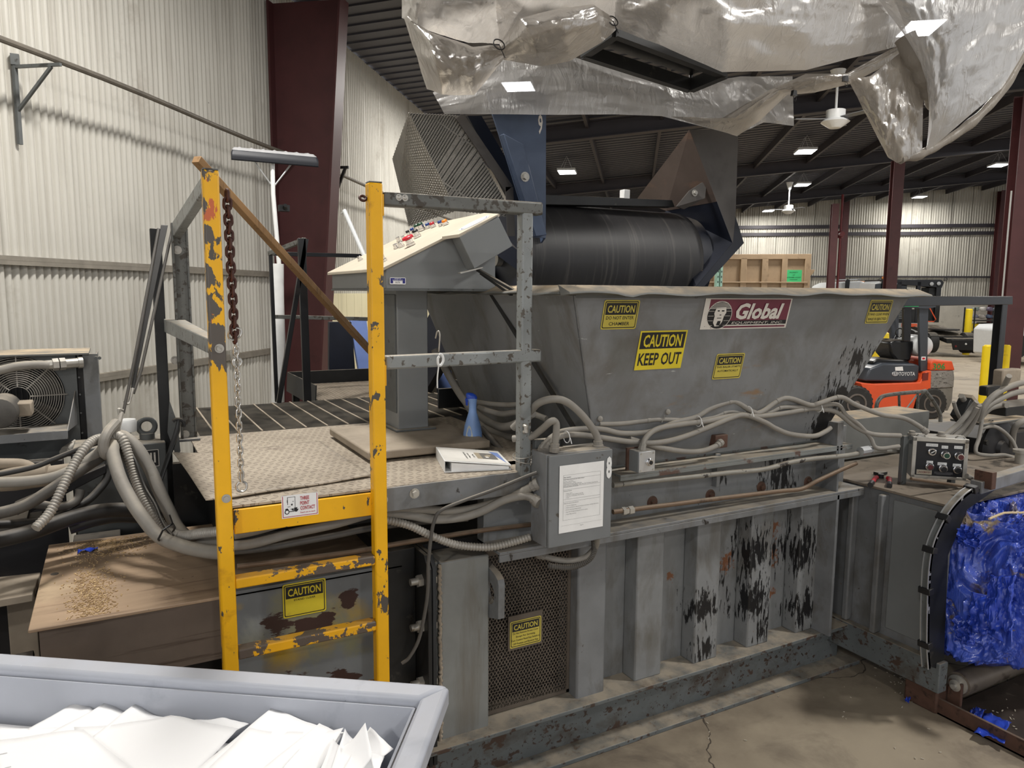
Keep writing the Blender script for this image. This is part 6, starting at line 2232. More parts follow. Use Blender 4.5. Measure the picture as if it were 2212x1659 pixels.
# steel frame the sheets hang from
hf = thing('hood_frame', 'dark steel hood frame seen through the gap between the plastic bulges', 'frame', PY(1400, 120, 3.5))
mb = MB()
q = [PY(1262, 112, 3.6), PY(1492, 186, 3.55), PY(1565, 155, 3.3), PY(1330, 66, 3.3)]
for a, b_ in ((q[0], q[1]), (q[1], q[2]), (q[3], q[2]), (q[0], q[3])):
    mb.bar(a, b_, .05, .07)
build_each(mb, 'frame_bar', M['black_steel'], hf, smooth=False)
mb = MB()
mb.hexa([p + EZ * .06 for p in q] + [p + EZ * .075 for p in q])
mb.build('frame_lid', M['black_paint'], hf, smooth=False)
mb = MB()
for p in q:
    mb.tube([p, V((p.x, p.y, roof_z((p - O).dot(N)) - .2))], .012, 6)
build_each(mb, 'hanger_rod', M['black_steel'], hf)
# ------------------------------------------------------------------ right: bale, chute, tie head, control box
XB = 3.72
def m_bale():
    t = NT('crumpled_blue_film')
    c1, c2 = lin('4562D2'), lin('2C44A6')
    col = t.mix(t.step(t.noise(4.5, 6, .6, (1, 1, .5), .8), .35, .68), c1, c2)
    col = t.mix(t.step(t.noise(3.0, 6, .65, (1, 1, .6), 1.0), .535, .60), col, lin('5A5268'))
    col = t.mix(t.step(t.noise(5.0, 6, .65, (1, 1, 1), 1.0), .61, .66), col, lin('8C7B63'))
    t.set(t.b.inputs['Base Color'], col)
    t.b.inputs['Roughness'].default_value = .24
    t.b.inputs['Coat Weight'].default_value = .8
    t.b.inputs['Coat Roughness'].default_value = .12
    t.bump(t.noise(16, 6, .6, (1, 1, .3), 1.6), .6, .03)
    return t.m
bx0, bx1, by0, by1, bz0, bz1 = XB, 5.0, 1.84, 2.95, .225, 1.06
bale = thing('blue_bale', 'bale of crumpled blue plastic film leaving the chute at the right', 'bale', ((bx0 + bx1) / 2, (by0 + by1) / 2, bz0))
ctr = V(((bx0 + bx1) / 2, (by0 + by1) / 2, (bz0 + bz1) / 2))
hs = V(((bx1 - bx0) / 2, (by1 - by0) / 2, (bz1 - bz0) / 2))
def bale_pt(u):
    m = max(abs(u.x), abs(u.y), abs(u.z))
    c = u / m
    k = 5.0
    ln = (abs(c.x) ** k + abs(c.y) ** k + abs(c.z) ** k) ** (1 / k)
    r = c / ln
    p = ctr + V((r.x * hs.x, r.y * hs.y, r.z * hs.z))
    g = V((p.x * 5, p.y * 5, p.z * 1.9))
    w = V((mnoise.noise(g + V((9, 0, 0))), mnoise.noise(g + V((0, 9, 0))), mnoise.noise(g + V((0, 0, 9)))))
    g2 = g + w * 1.3
    d = .035 * mnoise.noise(g2 * .7) + .045 * (1 - 2.2 * abs(mnoise.noise(g2 * 1.5))) + .022 * (1 - 2.2 * abs(mnoise.noise(g2 * 3.3))) + .018 * (1 - 2.4 * abs(mnoise.noise(V((g2.x * 5.5, g2.y * 5.5, g2.z * 3.2))))) + .006 * (1 - 2.4 * abs(mnoise.noise(V((g2.x * 12, g2.y * 12, g2.z * 5)))))
    d -= .02
    for wy in (2.0, 2.22, 2.44, 2.66):                              # the ties bite in
        d -= .028 * math.exp(-((p.y - wy) / .03) ** 2)
    nv = V((r.x ** 3 if True else 0, r.y ** 3, r.z ** 3))
    nv = nv.normalized() if nv.length > 1e-6 else r.normalized()
    q = p + nv * d
    if q.y > 2.05:                                                   # held in by the chute walls
        q.x = max(q.x, 3.695)
        q.z = min(q.z, 1.088)
    return q
mb = MB()
NN = 170
for ax, sg in ((0, -1), (1, -1), (2, 1), (0, 1), (1, 1), (2, -1)):
    n = NN if (ax, sg) in ((0, -1), (1, -1), (2, 1)) else 16
    b = len(mb.v)
    for j in range(n + 1):
        for i in range(n + 1):
            a, c = -1 + 2 * i / n, -1 + 2 * j / n
            u = [0, 0, 0]
            u[ax] = sg
            u[(ax + 1) % 3], u[(ax + 2) % 3] = a * sg, c
            mb.v.append(bale_pt(V(u)))
    for j in range(n):
        for i in range(n):
            mb.face([b + j * (n + 1) + i, b + j * (n + 1) + i + 1, b + (j + 1) * (n + 1) + i + 1, b + (j + 1) * (n + 1) + i])
mb.build('film_block', m_bale(), bale, angle=75)
m_tw = plain('pale_twine', 'CDB892', .8)
rt = random.Random(4)
for k, wy in enumerate((2.0, 2.22, 2.44)):
    m = MB()
    q = []
    for s in range(20):
        t = s / 19
        q.append(V((bx0 + .02 + (bx1 - bx0 - .05) * t, wy + rt.uniform(-.006, .006), bz1 + .004 + .012 * math.sin(t * 17 + k))))
    m.tube(q, .006, 6)
    m.build('tie_twine', m_tw, bale)
def rag(name, label, c, ex, ey, lift, mat, n=14, amp=.02, seed=1, cat='scrap', tg=True):
    c, ex, ey = V(c), V(ex), V(ey)
    nz = ex.cross(ey).normalized()
    def fn(s, t):
        a, b = s * 2 - 1, t * 2 - 1
        w = 1 - .25 * mnoise.noise(V((a * 1.7, b * 1.7, seed)))
        return c + ex * a * w + ey * b * w + nz * (lift + amp * (.6 + mnoise.noise(V((a * 2.3, b * 2.3, seed * 3.1))) + .5 * abs(mnoise.noise(V((a * 6, b * 3, seed)))) - .25 * abs(mnoise.noise(V((a * 14, b * 6, seed))))))
    o = MB().grid(fn, n, n).build(name, mat, angle=70, solid=.0008)
    return tag(o, label, cat) if tg else o
# loose flaps of film on the bale's left face
for k, (px, py, sx, sz) in enumerate(((2100, 1165, .07, .05), (2135, 1330, .10, .12), (2090, 1360, .06, .08), (2165, 1300, .08, .16))):
    c = PX(px, py, XB - .02)
    o = rag('loose_flap', '', c, (0, -sx * .75, .01), (.015, .01, sz * .8), .006, M['blue_film'], 36, .030, k + 2, tg=False)
    o.parent = bale
    o.location = -world_loc(bale)

# strapping track round the chute mouth
tr_ = thing('strap_track', 'curved clear strapping track with black clips round the bale chute', 'strapping guide', PY(2000, 1400, 2.12))
yk = 2.10
pts = [PY(2003, 1440, yk), PY(2000, 1390, yk), PY(2001, 1300, yk), PY(2004, 1230, yk), PY(2012, 1180, yk), PY(2028, 1140, yk), PY(2050, 1102, yk), PY(2075, 1075, yk), PY(2098, 1058, yk)]
sp = smooth_path(pts, 6)
def ribbon(path, wy, th, off=0):
    m = MB()
    b = 0
    for i, p in enumerate(path):
        d = (path[min(i + 1, len(path) - 1)] - path[max(i - 1, 0)]).normalized()
        nr = d.cross(EY).normalized()
        for a, c in ((-wy / 2, 0), (wy / 2, 0), (wy / 2, th), (-wy / 2, th)):
            m.v.append(p + EY * (a + off) + nr * c)
    n = len(path)
    for i in range(n - 1):
        for k in range(4):
            m.face([4 * i + k, 4 * i + (k + 1) % 4, 4 * i + 4 + (k + 1) % 4, 4 * i + 4 + k])
    m.face([3, 2, 1, 0])
    m.face([4 * n - 4 + k for k in range(4)])
    return m
ribbon(sp, .036, .014).build('track_body', M['grey_dark'], tr_)
for k in (-1, 1):
    ribbon(sp, .004, .020, k * .016).build('track_edge', M['alu'], tr_)
mchute = MB()
outer = [p + V((.03, 0.03, 0)) for p in sp]
mchute.prism([p + V((.012, .02, 0)) for p in sp] + [PY(2150, 1058, yk + .02), PY(2090, 1100, yk + .02), PY(2048, 1200, yk + .02), PY(2038, 1450, yk + .02)], (0, .018, 0))
mchute.build('chute_mouth', M['black_steel'], tr_, smooth=False)
for px, py in ((2100, 1062), (2040, 1125), (2007, 1183), (2001, 1280), (2001, 1385)):
    c = PY(px, py, yk)
    i = min(range(len(sp)), key=lambda j: (sp[j] - c).length)
    d = (sp[min(i + 1, len(sp) - 1)] - sp[max(i - 1, 0)]).normalized()
    nr = d.cross(EY).normalized()
    MB().obox(sp[i] + nr * .006, d * .016, EY * .03, nr * .018).build('clip', M['black_plastic'], tr_, bevel=.003)
cbm = MB()
cbm.bar(PY(2108, 1052, 2.14), PY(2330, 985, 2.14), .06, .065)
cb = tag(cbm.build('track_beam', M['grey'], bevel=.004), 'grey square beam running right from the strapping track top', 'beam')
m = MB()
m.obox(PY(2128, 1035, 2.12), (.02, 0, 0), (0, .045, 0), (0, 0, .045))
tag(m.build('beam_clip', M['rust'], bevel=.003), 'rusty clip around the grey beam above the bale', 'clip')
H('hose', 'dusty hose sagging over the grey beam above the bale', .013, [(2088, 1028), (2110, 1038), (2140, 1040), (2175, 1030), (2212, 1012), (2260, 990)], [2.2, 2.12], DH)

# roller conveyor frame in front of the bale
rl = thing('bale_roller', 'dusty steel roller on a bracket under the blue bale', 'roller', PZ(2075, 1560, 0))
rc_ = PX(2070, 1478, 3.74)
rr_ = .062
MB().cyl(rc_, rc_ + EX * 1.2, rr_, 28).build('roller_tube', paint('muddy_roller', '6E655C', .5, .3, .15, 5, [('453B33', .55, .1, 6)], 0), rl)
m = MB()
m.lathe(rc_, -EX, [(0, rr_ * .8), (.01, rr_ * .8), (.012, .03), (.03, .03), (.034, .012), (.05, .012)], 20)
m.build('axle_cap', M['zinc'], rl)
MB().box((rc_.x - .03, rc_.y - .035, .02), (rc_.x - .012, rc_.y + .035, rc_.z + .02)).build('bracket', M['rust'], rl, bevel=.004)
fr = thing('conveyor_frame', 'low rusty angle frame on the floor in front of the bale', 'frame', (3.66, 1.7, 0))
m = MB()
m.box((3.655, .55, 0), (3.672, 2.14, .085)).box((3.655, .55, 0), (3.75, 2.14, .012))
m.build('side_angle', M['rust'], fr, bevel=.002)
m = MB()
m.box((3.68, .6, .012), (4.9, 2.12, .02))
m.build('pan', paint('dirty_steel_pan', '3E342E', .6, .2, .2, 4, [('6B6257', .62, .1, 7)], 0), fr)
for k, (px, py, s, lb) in enumerate(((2030, 1510, .045, 'small twisted blue film scrap on the floor by the chute foot'), (2145, 1575, .11, 'long muddy blue film scrap lying in the roller frame'), (1960, 1517, .02, 'tiny blue film scrap on the floor left of the chute foot'), (2110, 1545, .05, 'blue film scrap beside the roller bracket'))):
    c = PZ(px, py, .03 if k in (1, 3) else .006)
    rag('film_scrap', lb, c, (s, s * .35, 0), (-s * .2, s * .5, 0), .004, M['blue_film'], 12, .018, k + 11)
rs = random.Random(9)
m = MB()
for k in range(120):
    px, py = (rs.gauss(1960, 30), rs.gauss(1470, 18)) if k < 60 else ((rs.uniform(1400, 2100), rs.uniform(1440, 1640)) if k < 90 else (rs.gauss(2160, 25), rs.gauss(1560, 22)))
    c = PZ(px, py, .022 if k >= 90 else .001)
    L = rs.uniform(.002, .007)
    a = rs.uniform(0, 3.1)
    m.obox(c + EZ * .003, V((math.cos(a), math.sin(a), .1)) * L, V((-math.sin(a), math.cos(a), 0)) * L * .35, EZ * .0015)
tag(m.build('floor_litter', plain('pale_litter', 'BDB4A4', .8), smooth=False), 'tiny pale paper and wood bits littering the floor by the baler', 'litter', kind='stuff')

# six-button control box on posts
yl_, yr_ = 2.47, 2.28
cbx = thing('control_box', 'black faced control box with six buttons and white tape labels, right of the hopper', 'control box', PY(2030, 1055, 2.4))
TL, TR, BR, BL = PY(1973, 944, yl_), PY(2093, 955, yr_), PY(2088, 1038, yr_), PY(1967, 1030, yl_)
ex = (TR - TL + BR - BL).normalized()
ez = EZ
ex = V((ex.x, ex.y, 0)).normalized()
ey = V((-ex.y, ex.x, 0))          # away from the camera
Wc = ((TR - TL).length + (BR - BL).length) / 2
Hc = (TL - BL).length
oc = V(((BL.x + TL.x) / 2, (BL.y + TL.y) / 2, (BL.z + BR.z) / 2))
def cb_(a, d, c):
    return oc + ex * a + ey * d + EZ * c
def cbox(a0, a1, d0, d1, c0, c1):
    return MB().hexa([cb_(a0, d0, c0), cb_(a1, d0, c0), cb_(a1, d1, c0), cb_(a0, d1, c0), cb_(a0, d0, c1), cb_(a1, d0, c1), cb_(a1, d1, c1), cb_(a0, d1, c1)])
cbox(0, Wc, .012, .15, 0, Hc).build('enclosure', M['grey_clean'], cbx, bevel=.004)
fb = MB()
for a0, a1, c0, c1 in ((0, Wc, Hc - .022, Hc + .002), (0, Wc, -.002, .014), (0, .02, 0, Hc), (Wc - .02, Wc, 0, Hc)):
    t = cbox(a0, a1, 0, .014, c0, c1)
    b = len(fb.v)
    fb.v += t.v
    for f in t.f:
        fb.face([i + b for i in f])
fb.build('door_frame', M['zinc'], cbx, bevel=.002)
cbox(.018, Wc - .018, .004, .012, .012, Hc - .02).build('black_face', paint('chipped_black_face', '17181D', .4, 0, .1, 6, [('BDBBB4', .735, .012, 16)], 0), cbx)
dx = Wc / 121.0
def fp_(px, py):
    return ((px - 1970) * dx * 1.0, (1034 - py) * Hc / 86.0 )
names = [('CAPITAL ASSUM', 2012, 963, 26), ('MAN. ON', 2040, 966, 14), ('ALL STOP', 2069, 965, 18), ('JOG IN', 2010, 1000, 14), ('BALE EJECT', 2037, 1002, 20), ('EJECTOR', 2069, 1003, 18)]
for s, px, py, w in names:
    a, c = fp_(px, py)
    sticker('tape_label', cbx, cb_(a - w * dx / 2, .003, c - .008), ex, EZ, [M['white_plastic'], M['grey_ink']], [('r', 0, 0, 0, w * dx, .016), ('t', 1, s, w * dx / 2, .0045, .0065, w * dx * .8)])
btn = [(2013, 977, 'ink', 0, 'selector knob with white pointer'), (2045, 981, 'green_btn', .03, 'green push button'), (2075, 982, 'darkred_btn', .035, 'dark red push button with pale ring'), (2011, 1009, 'darkred_btn', .008, None), (2041, 1011, 'black_plastic', .015, None), (2071, 1012, 'black_plastic', .008, None)]
for px, py, mt, L, lb in btn:
    a, c = fp_(px, py)
    a -= L * .3
    p = cb_(a, .004, c)
    o = MB().lathe(p, -ey, [(0, .021), (.012, .021), (.014, .017), (.016 + L, .0175), (.016 + L, .013)], 20).build('push_button' if px != 2013 else 'selector_switch', M['chrome'], cbx)
    MB().lathe(p - ey * (.010 + L), -ey, [(0, .0135), (.008, .0135)], 18).build('button_cap', M[mt], o)
    if px == 2013:
        m = MB()
        q = p - ey * (.0195)
        m.bar(q - (ex + EZ * .7) * .008, q + (ex + EZ * .7) * .009, .004, .003, ey)
        m.build('pointer', M['white_plastic'], o)
    if lb:
        lab(o, lb)
sticker('maker_plate', cbx, cb_(.028, .003, .018), ex, EZ, [plain('worn_plate', 'B0A896', .5), plain('brown_print', '7A4A44', .6)], [('r', 0, 0, 0, .075, .026), ('t', 1, 'LINDEMANN', .0375, .008, .011, .062, .02)], 'worn tan maker plate')
sticker('notice_print', cbx, cb_(.115, .003, .020), ex, EZ, [M['grey_ink']], [('t', 0, 'CAUTION', .04, .022, .004, .03), ('r', 0, 0, .016, .09, .0175), ('r', 0, 0, .012, .09, .0135), ('r', 0, 0, .008, .09, .0095), ('r', 0, .01, .004, .08, .0055)])
for a, d in ((-.035, .03), (Wc - .045, .10)):
    p = cb_(a, d, 0)
    MB().box((p.x - .022, p.y - .012, 1.108), (p.x + .022, p.y + .012, p.z + (Hc + .0 if a < 0 else .03))).build('post', M['grey_dark'], cbx, bevel=.003)
m = MB()
m.bar(cb_(-.035, .03, Hc * .85), cb_(.02, .06, Hc * .85), .02, .02)
m.build('bracket', M['grey_dark'], cbx)
for a, r, h in ((.01, .016, .02), (.155, .018, .022)):
    m = MB()
    p = cb_(a, .08, Hc)
    m.lathe(p, EZ, [(0, r * 1.3), (.006, r * 1.3), (.008, r), (h, r), (h + .002, r * .6)], 14)
    m.build('hub_cap', M['dust_hose'], cbx)
m = MB()
for a in (.02, Wc - .06):
    q = [cb_(a, .03, Hc + .004), cb_(a + .01, .02, Hc + .014), cb_(a + .035, .02, Hc + .014), cb_(a + .045, .03, Hc + .004)]
    m.tube(q, .004, 6)
m.build('door_clasp', M['zinc'], cbx)
# bolt cutter lying on the chamber top
bc = thing('bolt_cutter', 'red handled cutter lying open on the chamber top left of the control box', 'cutter', PZ(1905, 1040, 1.109))
zt = 1.12
pv = PZ(1903, 1028, zt)
for (e, g) in (((1880, 1048), (1891, 1032)), ((1921, 1050), (1922, 1034))):
    m = MB()
    a, b = PZ(*e, zt), PZ(*g, zt)
    m.tube([b.lerp(pv, .25), b, a.lerp(b, .3)], .012, 10)
    m.build('handle', M['red'], bc)
    m = MB()
    m.tube([a.lerp(b, .35), a], .015, 10)
    m.build('grip', M['black_plastic'], bc)
m = MB()
q = PZ(1901, 1018, zt)
m.cyl(pv - EZ * .012, pv + EZ * .012, .016, 14)
m.obox(pv.lerp(q, .6), (.035, 0, 0), (0, .02, 0), (0, 0, .008))
m.build('jaw', M['black_steel'], bc)

# steel behind: dusty beams, loop rail, goal-post frame
m = MB()
m.box((3.72, 3.03, 1.12), (4.85, 3.28, 1.375))
tag(m.build('cross_member', M['rim'], bevel=.004), 'dusty topped beam running right behind the control box', 'beam')
m = MB()
m.box((3.75, 3.6, 1.11), (4.5, 4.15, 1.50))
m.build('x', M['rim']).name = 'rear_box'
tag(bpy.data.objects['rear_box'], 'grey steel box with dusty top behind the hopper right foot', 'steel box')
lp = [PY(1893, 930, 3.9), PY(1893, 882, 3.9), PY(1900, 862, 3.9), PY(1920, 853, 3.9), PY(1990, 846, 3.9), PY(2002, 849, 3.9), PY(2030, 893, 3.9), PY(2028, 935, 3.9)]
lrr = thing('loop_rail', 'low bent tube rail in front of the orange forklift', 'rail', PY(1960, 930, 3.9))
MB().tube(smooth_path(lp, 5), .017, 10).build('tube_loop', M['rail_dark'], lrr)
for a, b in (((1942, 850), (1944, 925)), ((1983, 848), (1981, 925))):
    MB().tube([PY(*a, 3.9), PY(*b, 3.9)], .011, 8).build('upright', M['rail_dark'], lrr)
MB().tube([PY(1981, 852, 3.9), PY(1945, 900, 3.9)], .006, 6).build('brace', M['rail'], lrr)
MB().box((PY(1893, 930, 3.9).x - .1, 3.85, 0), (PY(2028, 930, 3.9).x + .1, 4.0, PY(1893, 928, 3.9).z)).build('base_beam', M['grey_dark'], lrr)
gp = thing('steel_portal', 'black steel beam and post frame at the right, in front of the truck', 'frame', PY(2170, 900, 3.3))
yg = 3.3
mb = MB()
mb.hexa([PY(1945, 662, yg), PY(2188, 658, yg), PY(2188, 658, yg) + V((0, .09, 0)), PY(1945, 662, yg) + V((0, .09, 0)), PY(1945, 640, yg), PY(2188, 640, yg), PY(2188, 640, yg) + V((0, .09, 0)), PY(1945, 640, yg) + V((0, .09, 0))])
mb.build('beam', M['black_paint'], gp, bevel=.004)
a, b = PY(2171, 642, yg), PY(2166, 1000, yg)
MB().box((a.x - .012, yg + .005, 0), (a.x + .062, yg + .07, a.z)).build('post', M['black_paint'], gp, bevel=.006)

# tie head with hoses at the right edge
th = thing('tie_head', 'greasy black tying machine with dusty plates and hoses at the right edge', 'machine', (5.1, 2.95, 1.1))
yt = 2.80
def tb(x0, y0, x1, y1, ya, yb, nm, mt, bev=.005):
    p, q = PY(x0, y1, ya), PY(x1, y0, ya)
    return MB().box((p.x, ya, p.z), (q.x, yb, q.z)).build(nm, mt, th, bevel=bev)
tb(2105, 915, 2330, 1030, yt, yt + .5, 'gear_case', M['void'])
tb(2172, 862, 2330, 905, yt, yt + .2, 'valve_block', M['black_steel'])
tb(2125, 906, 2230, 915, yt - .10, yt + .12, 'dusty_plate', M['rim'])
tb(2165, 796, 2208, 838, yt, yt + .07, 'solenoid', M['dusty'], .012)
tb(2132, 832, 2165, 856, yt, yt + .06, 'rubber_block', M['black_steel'], .01)
tb(2170, 1000, 2330, 1030, yt - .3, yt, 'lower_plate', M['black_steel'])
m = MB()
m.lathe(PY(2150, 968, yt - .02), -EY, [(0, .19), (.02, .19), (.03, .17), (.035, .06), (.06, .05)], 32)
m.build('drive_disc', M['void'], th)
m = MB()
for px, py in ((2127, 955), (2137, 912), (2180, 990)):
    bolt_mb(m, PY(px, py, yt - .06), -EY, .018, .02, washer=False)
build_each(m, 'bolt', M['black_steel'], th)
m = MB()
m.lathe(PY(2204, 1012, yt - .3), EZ, [(0, .05), (.02, .05), (.022, .035), (.10, .035), (.102, .05), (.12, .05)], 14)
m.build('cylinder_head', M['zinc'], th)
HG = 'dusty hoses feeding the tying machine'
for i, (pts, r, lb) in enumerate((
        ([(2030, 948), (2060, 925), (2080, 905), (2100, 880), (2110, 868)], .016, 'dusty hose fanning left from the bundle to behind the control box, top'),
        ([(2048, 950), (2075, 930), (2095, 905), (2110, 880)], .016, 'dusty hose fanning left from the bundle, second strand'),
        ([(2070, 952), (2092, 930), (2108, 900), (2115, 875)], .016, 'dusty hose fanning left from the bundle, third strand'),
        ([(2115, 910), (2125, 880), (2150, 852), (2190, 832), (2250, 818)], .019, 'dusty hose rising from the bundle to the right edge, topmost'),
        ([(2118, 905), (2130, 880), (2160, 862), (2195, 848), (2250, 842)], .019, 'dusty hose rising from the bundle to the right edge, second'),
        ([(2120, 900), (2140, 882), (2165, 875), (2175, 876)], .017, 'short dusty hose from the bundle into the valve block'),
        ([(2118, 872), (2121, 905), (2115, 945), (2108, 968), (2112, 980), (2140, 984), (2170, 983), (2192, 990)], .012, 'dusty hose bending down and right beside the control box'),
        ([(2120, 925), (2145, 921), (2165, 930), (2185, 950), (2195, 970)], .012, 'thin hose arching over the drive disc'),
        ([(2186, 965), (2190, 930), (2205, 912), (2240, 900)], .02, 'dusty hose at the right edge beside the cylinder'),
        ([(2160, 850), (2170, 832), (2180, 812)], .017, 'dusty hose up to the solenoid'))):
    H('hose', lb, r, pts, [2.72, 2.62], DH, group=HG)
sb = thing('limit_switch', 'tilted dark switch box with dusty lid among the hoses right of the forklift', 'switch box', PY(2085, 890, 2.75))
ex2, ez2 = V((.80, 0, -.60)).normalized(), V((.50, 0, .86)).normalized()
c = PY(2082, 885, 2.75)
ez2 = V((.6, 0, .8))
MB().obox(c, ex2 * .045, EY * .04, ez2 * .075).build('switch_body', M['black_steel'], sb, bevel=.004)
MB().obox(c + ez2 * .075 + ex2 * .0, ex2 * .05, EY * .045, ez2 * .012).build('switch_lid', M['dusty'], sb, bevel=.003)
m = MB()
m.cyl(c - ex2 * .04 + ez2 * .045, c - ex2 * .085 + ez2 * .05, .018, 12)
m.build('gland', M['dust_hose'], sb)
H('hose', 'short dusty hose from the tilted switch box down to the beam', .012, [(2060, 868), (2065, 885), (2075, 905), (2088, 918)], 2.73, DH)
H('tube', 'pale rod lying across the chamber top right of the cutter', .008, [(1968, 1034), (2010, 1040), (2060, 1047), (2090, 1052)], 2.3, 'copper')
# ------------------------------------------------------------------ background: forklift, truck, containers
RH = V((_r.x, _r.y, 0)).normalized()
AH = V((-RH.y, RH.x, 0))


def frame_at(px, py_floor):
    o = PZ(px, py_floor, 0)
    sc = (o - CAM).dot(_f) / F_PX
    return o, sc


class Loc:
    """local frame facing the camera on the floor: pixel outline -> real size"""
    def __init__(self, px, py, turn=0.0):
        self.o, self.s = frame_at(px, py)
        self.px, self.py = px, py
        c, s = math.cos(turn), math.sin(turn)
        self.ex = RH * c + AH * s
        self.ey = AH * c - RH * s

    def p(self, x, y, d=0.0):
        return self.o + self.ex * ((x - self.px) * self.s) + UP * ((self.py - y) * self.s) + self.ey * d

    def prism(self, mb, pts, d0, d1):
        return mb.prism([self.p(x, y, d0) for x, y in pts], self.ey * (d1 - d0))


M['orange'] = paint('worn_orange_paint', 'E2562A', .4, 0, .06, 3, [('7A4A2E', .70, .03, 7), ('B5451F', .6, .15, 3)], .15)
M['hood'] = paint('dark_hood_plastic', '3A3F47', .35, 0, .08, 3)
M['tire'] = paint('grey_black_tire', '2B2A29', .75, 0, .1, 8, [('4A4743', .6, .1, 6)], .3)
M['scratched'] = paint('scratched_weight', '8E8B88', .5, .2, .1, 5, [('4A4745', .55, .05, 14, (1, 1, 3)), ('C9C7C4', .66, .05, 18)], 0)
M['guard_grey'] = paint('charcoal_guard', '3E4249', .45, 0, .06, 3)
M['tyellow'] = paint('safety_yellow', 'F2D41A', .45, 0, .05, 2, [('C9A915', .66, .1, 5)], .1)
M['tan'] = paint('tan_container_paint', 'A58E72', .6, 0, .08, 3, [('4A3A2A', .70, .02, 9), ('8E7860', .58, .1, 5)], .2)
M['green_sign'] = plain('green_sign', '3FC27A', .5)
M['dgreen_ink'] = plain('dark_green_print', '1E6B3E', .6)
M['truck_white'] = plain('white_vehicle_paint', 'D9DCDD', .3)
M['glass'] = plain('dark_window_glass', '20262B', .1)

L = Loc(2010, 905, .10)
fk = thing('forklift', 'orange and dark grey forklift parked beyond the baler, numbered 306', 'forklift', L.o)
Wf = 1.10
def wheel(parent, l, cx, cy, r, d0, d1, hub='A08C82', nm='wheel'):
    c0 = l.p(cx, cy, d0)
    rm = r * l.s
    m = MB()
    wd = d1 - d0
    m.lathe(c0, l.ey, [(0, rm * .62), (0, rm * .9), (wd * .12, rm), (wd * .88, rm), (wd, rm * .9), (wd, rm * .6)], 30)
    for k in range(24):
        a = k * math.pi / 12
        q = c0 + (l.ex * math.cos(a) + UP * math.sin(a)) * rm * .99
        m.obox(q + l.ey * wd * .5, (l.ex * -math.sin(a) + UP * math.cos(a)) * rm * .05, l.ey * wd * .42, (l.ex * math.cos(a) + UP * math.sin(a)) * rm * .025)
    o = m.build(nm, M['tire'], parent)
    m = MB()
    m.lathe(c0 + l.ey * .02, -l.ey, [(-.02, rm * .6), (.03, rm * .58), (.03, rm * .5), (0, rm * .44), (-.01, rm * .2), (.03, rm * .18), (.04, rm * .05)], 24)
    m.build('rim', paint('dusty_rim', '6E6660', .5, .2, .1, 6), o)
    return o
wheel(fk, L, 2010, 872, 34, -.02, .16)
wheel(fk, L, 1836, 870, 38, -.05, .18)
wheel(fk, L, 2010, 872, 34, Wf - .16, Wf + .02)
wheel(fk, L, 1836, 870, 38, Wf - .18, Wf + .05)
m = MB()
L.prism(m, [(1846, 826), (1880, 829), (1980, 826), (1992, 803), (2004, 800), (2006, 842), (1988, 848), (1974, 862), (1968, 890), (1860, 884), (1858, 850)], 0, Wf)
m.build('body_side', M['orange'], fk, bevel=.012)
m = MB()
L.prism(m, [(1848, 884), (1966, 892), (1966, 897), (1850, 893)], .05, Wf - .05)
m.build('step_frame', M['black_steel'], fk)
m = MB()
L.prism(m, [(1860, 823), (1870, 797), (1900, 785), (1970, 786), (1983, 790), (1983, 822), (1970, 826)], .08, Wf - .08)
hd = m.build('hood', M['hood'], fk, bevel=.03)
tm = MB()
text_mesh(tm, 'TOYOTA', L.p(1955, 811.5, .078), L.ex, UP, 8 * L.s, 37 * L.s, .02)
for k, (rx, rz) in enumerate(((7, 4), (2.4, 4), (7, 2))):
    tm.tube([L.p(1928 + rx * math.cos(a * .3142), 807.5 + (0 if k < 2 else -1.6) - rz * math.sin(a * .3142), .074) for a in range(20)], .0045, 5, closed=True)
tm.build('hood_lettering', plain('silver_lettering', 'D5D7D9', .35), hd, smooth=False)
m = MB()
L.prism(m, [(1927, 793), (1944, 792), (1946, 801), (1928, 801)], .076, .079)
m.build('hood_sticker', M['white_paper'], hd, smooth=False)
m = MB()
L.prism(m, [(2003, 782), (2012, 778), (2052, 780), (2060, 800), (2003, 800)], .02, Wf - .02)
cw = m.build('counterweight_top', M['orange'], fk, bevel=.02)
nm_ = MB()
text_mesh(nm_, '306', L.p(2022, 797.5, .017), L.ex, UP, 13 * L.s, 28 * L.s, .02)
nm_.build('number', plain('green_number', '2E8A46', .5), cw, smooth=False)
m = MB()
L.prism(m, [(2004, 800), (2058, 800), (2061, 815), (2061, 838), (2005, 840)], .03, Wf - .03)
m.build('counterweight', M['scratched'], fk, bevel=.02)
m = MB()
L.prism(m, [(1990, 842), (2060, 838), (2060, 868), (2052, 888), (2044, 888), (2046, 868), (2034, 850), (2012, 842)], .04, Wf - .04)
m.build('counterweight_skirt', paint('grey_skirt', '77736D', .6, 0, .1, 6, [('4A4743', .6, .1, 8)], .2), fk, bevel=.015)
m = MB()
L.prism(m, [(1985, 806), (1997, 804), (1997, 820), (1984, 822)], -.006, .02)
m.build('tail_lamp', plain('dark_red_lens', '7A2A22', .3), fk)
for x0, x1, xa_, xb_ in ((1972, 1989, 1980, 2004), ):
    for d in (.10, Wf - .17):
        m = MB()
        L.prism(m, [(1974, 664), (1995, 664), (2002, 780), (2004, 803), (1988, 803), (1986, 780)], d, d + .07)
        m.build('guard_pillar', M['guard_grey'], fk, bevel=.008)
for d in (.10, Wf - .17):
    m = MB()
    L.prism(m, [(1939, 664), (1958, 664), (1960, 738), (1944, 738)], d, d + .06)
    m.build('front_pillar', M['black_paint'], fk, bevel=.008)
m = MB()
L.prism(m, [(1930, 655), (2008, 655), (2008, 665), (1990, 668), (1930, 666)], .06, .12)
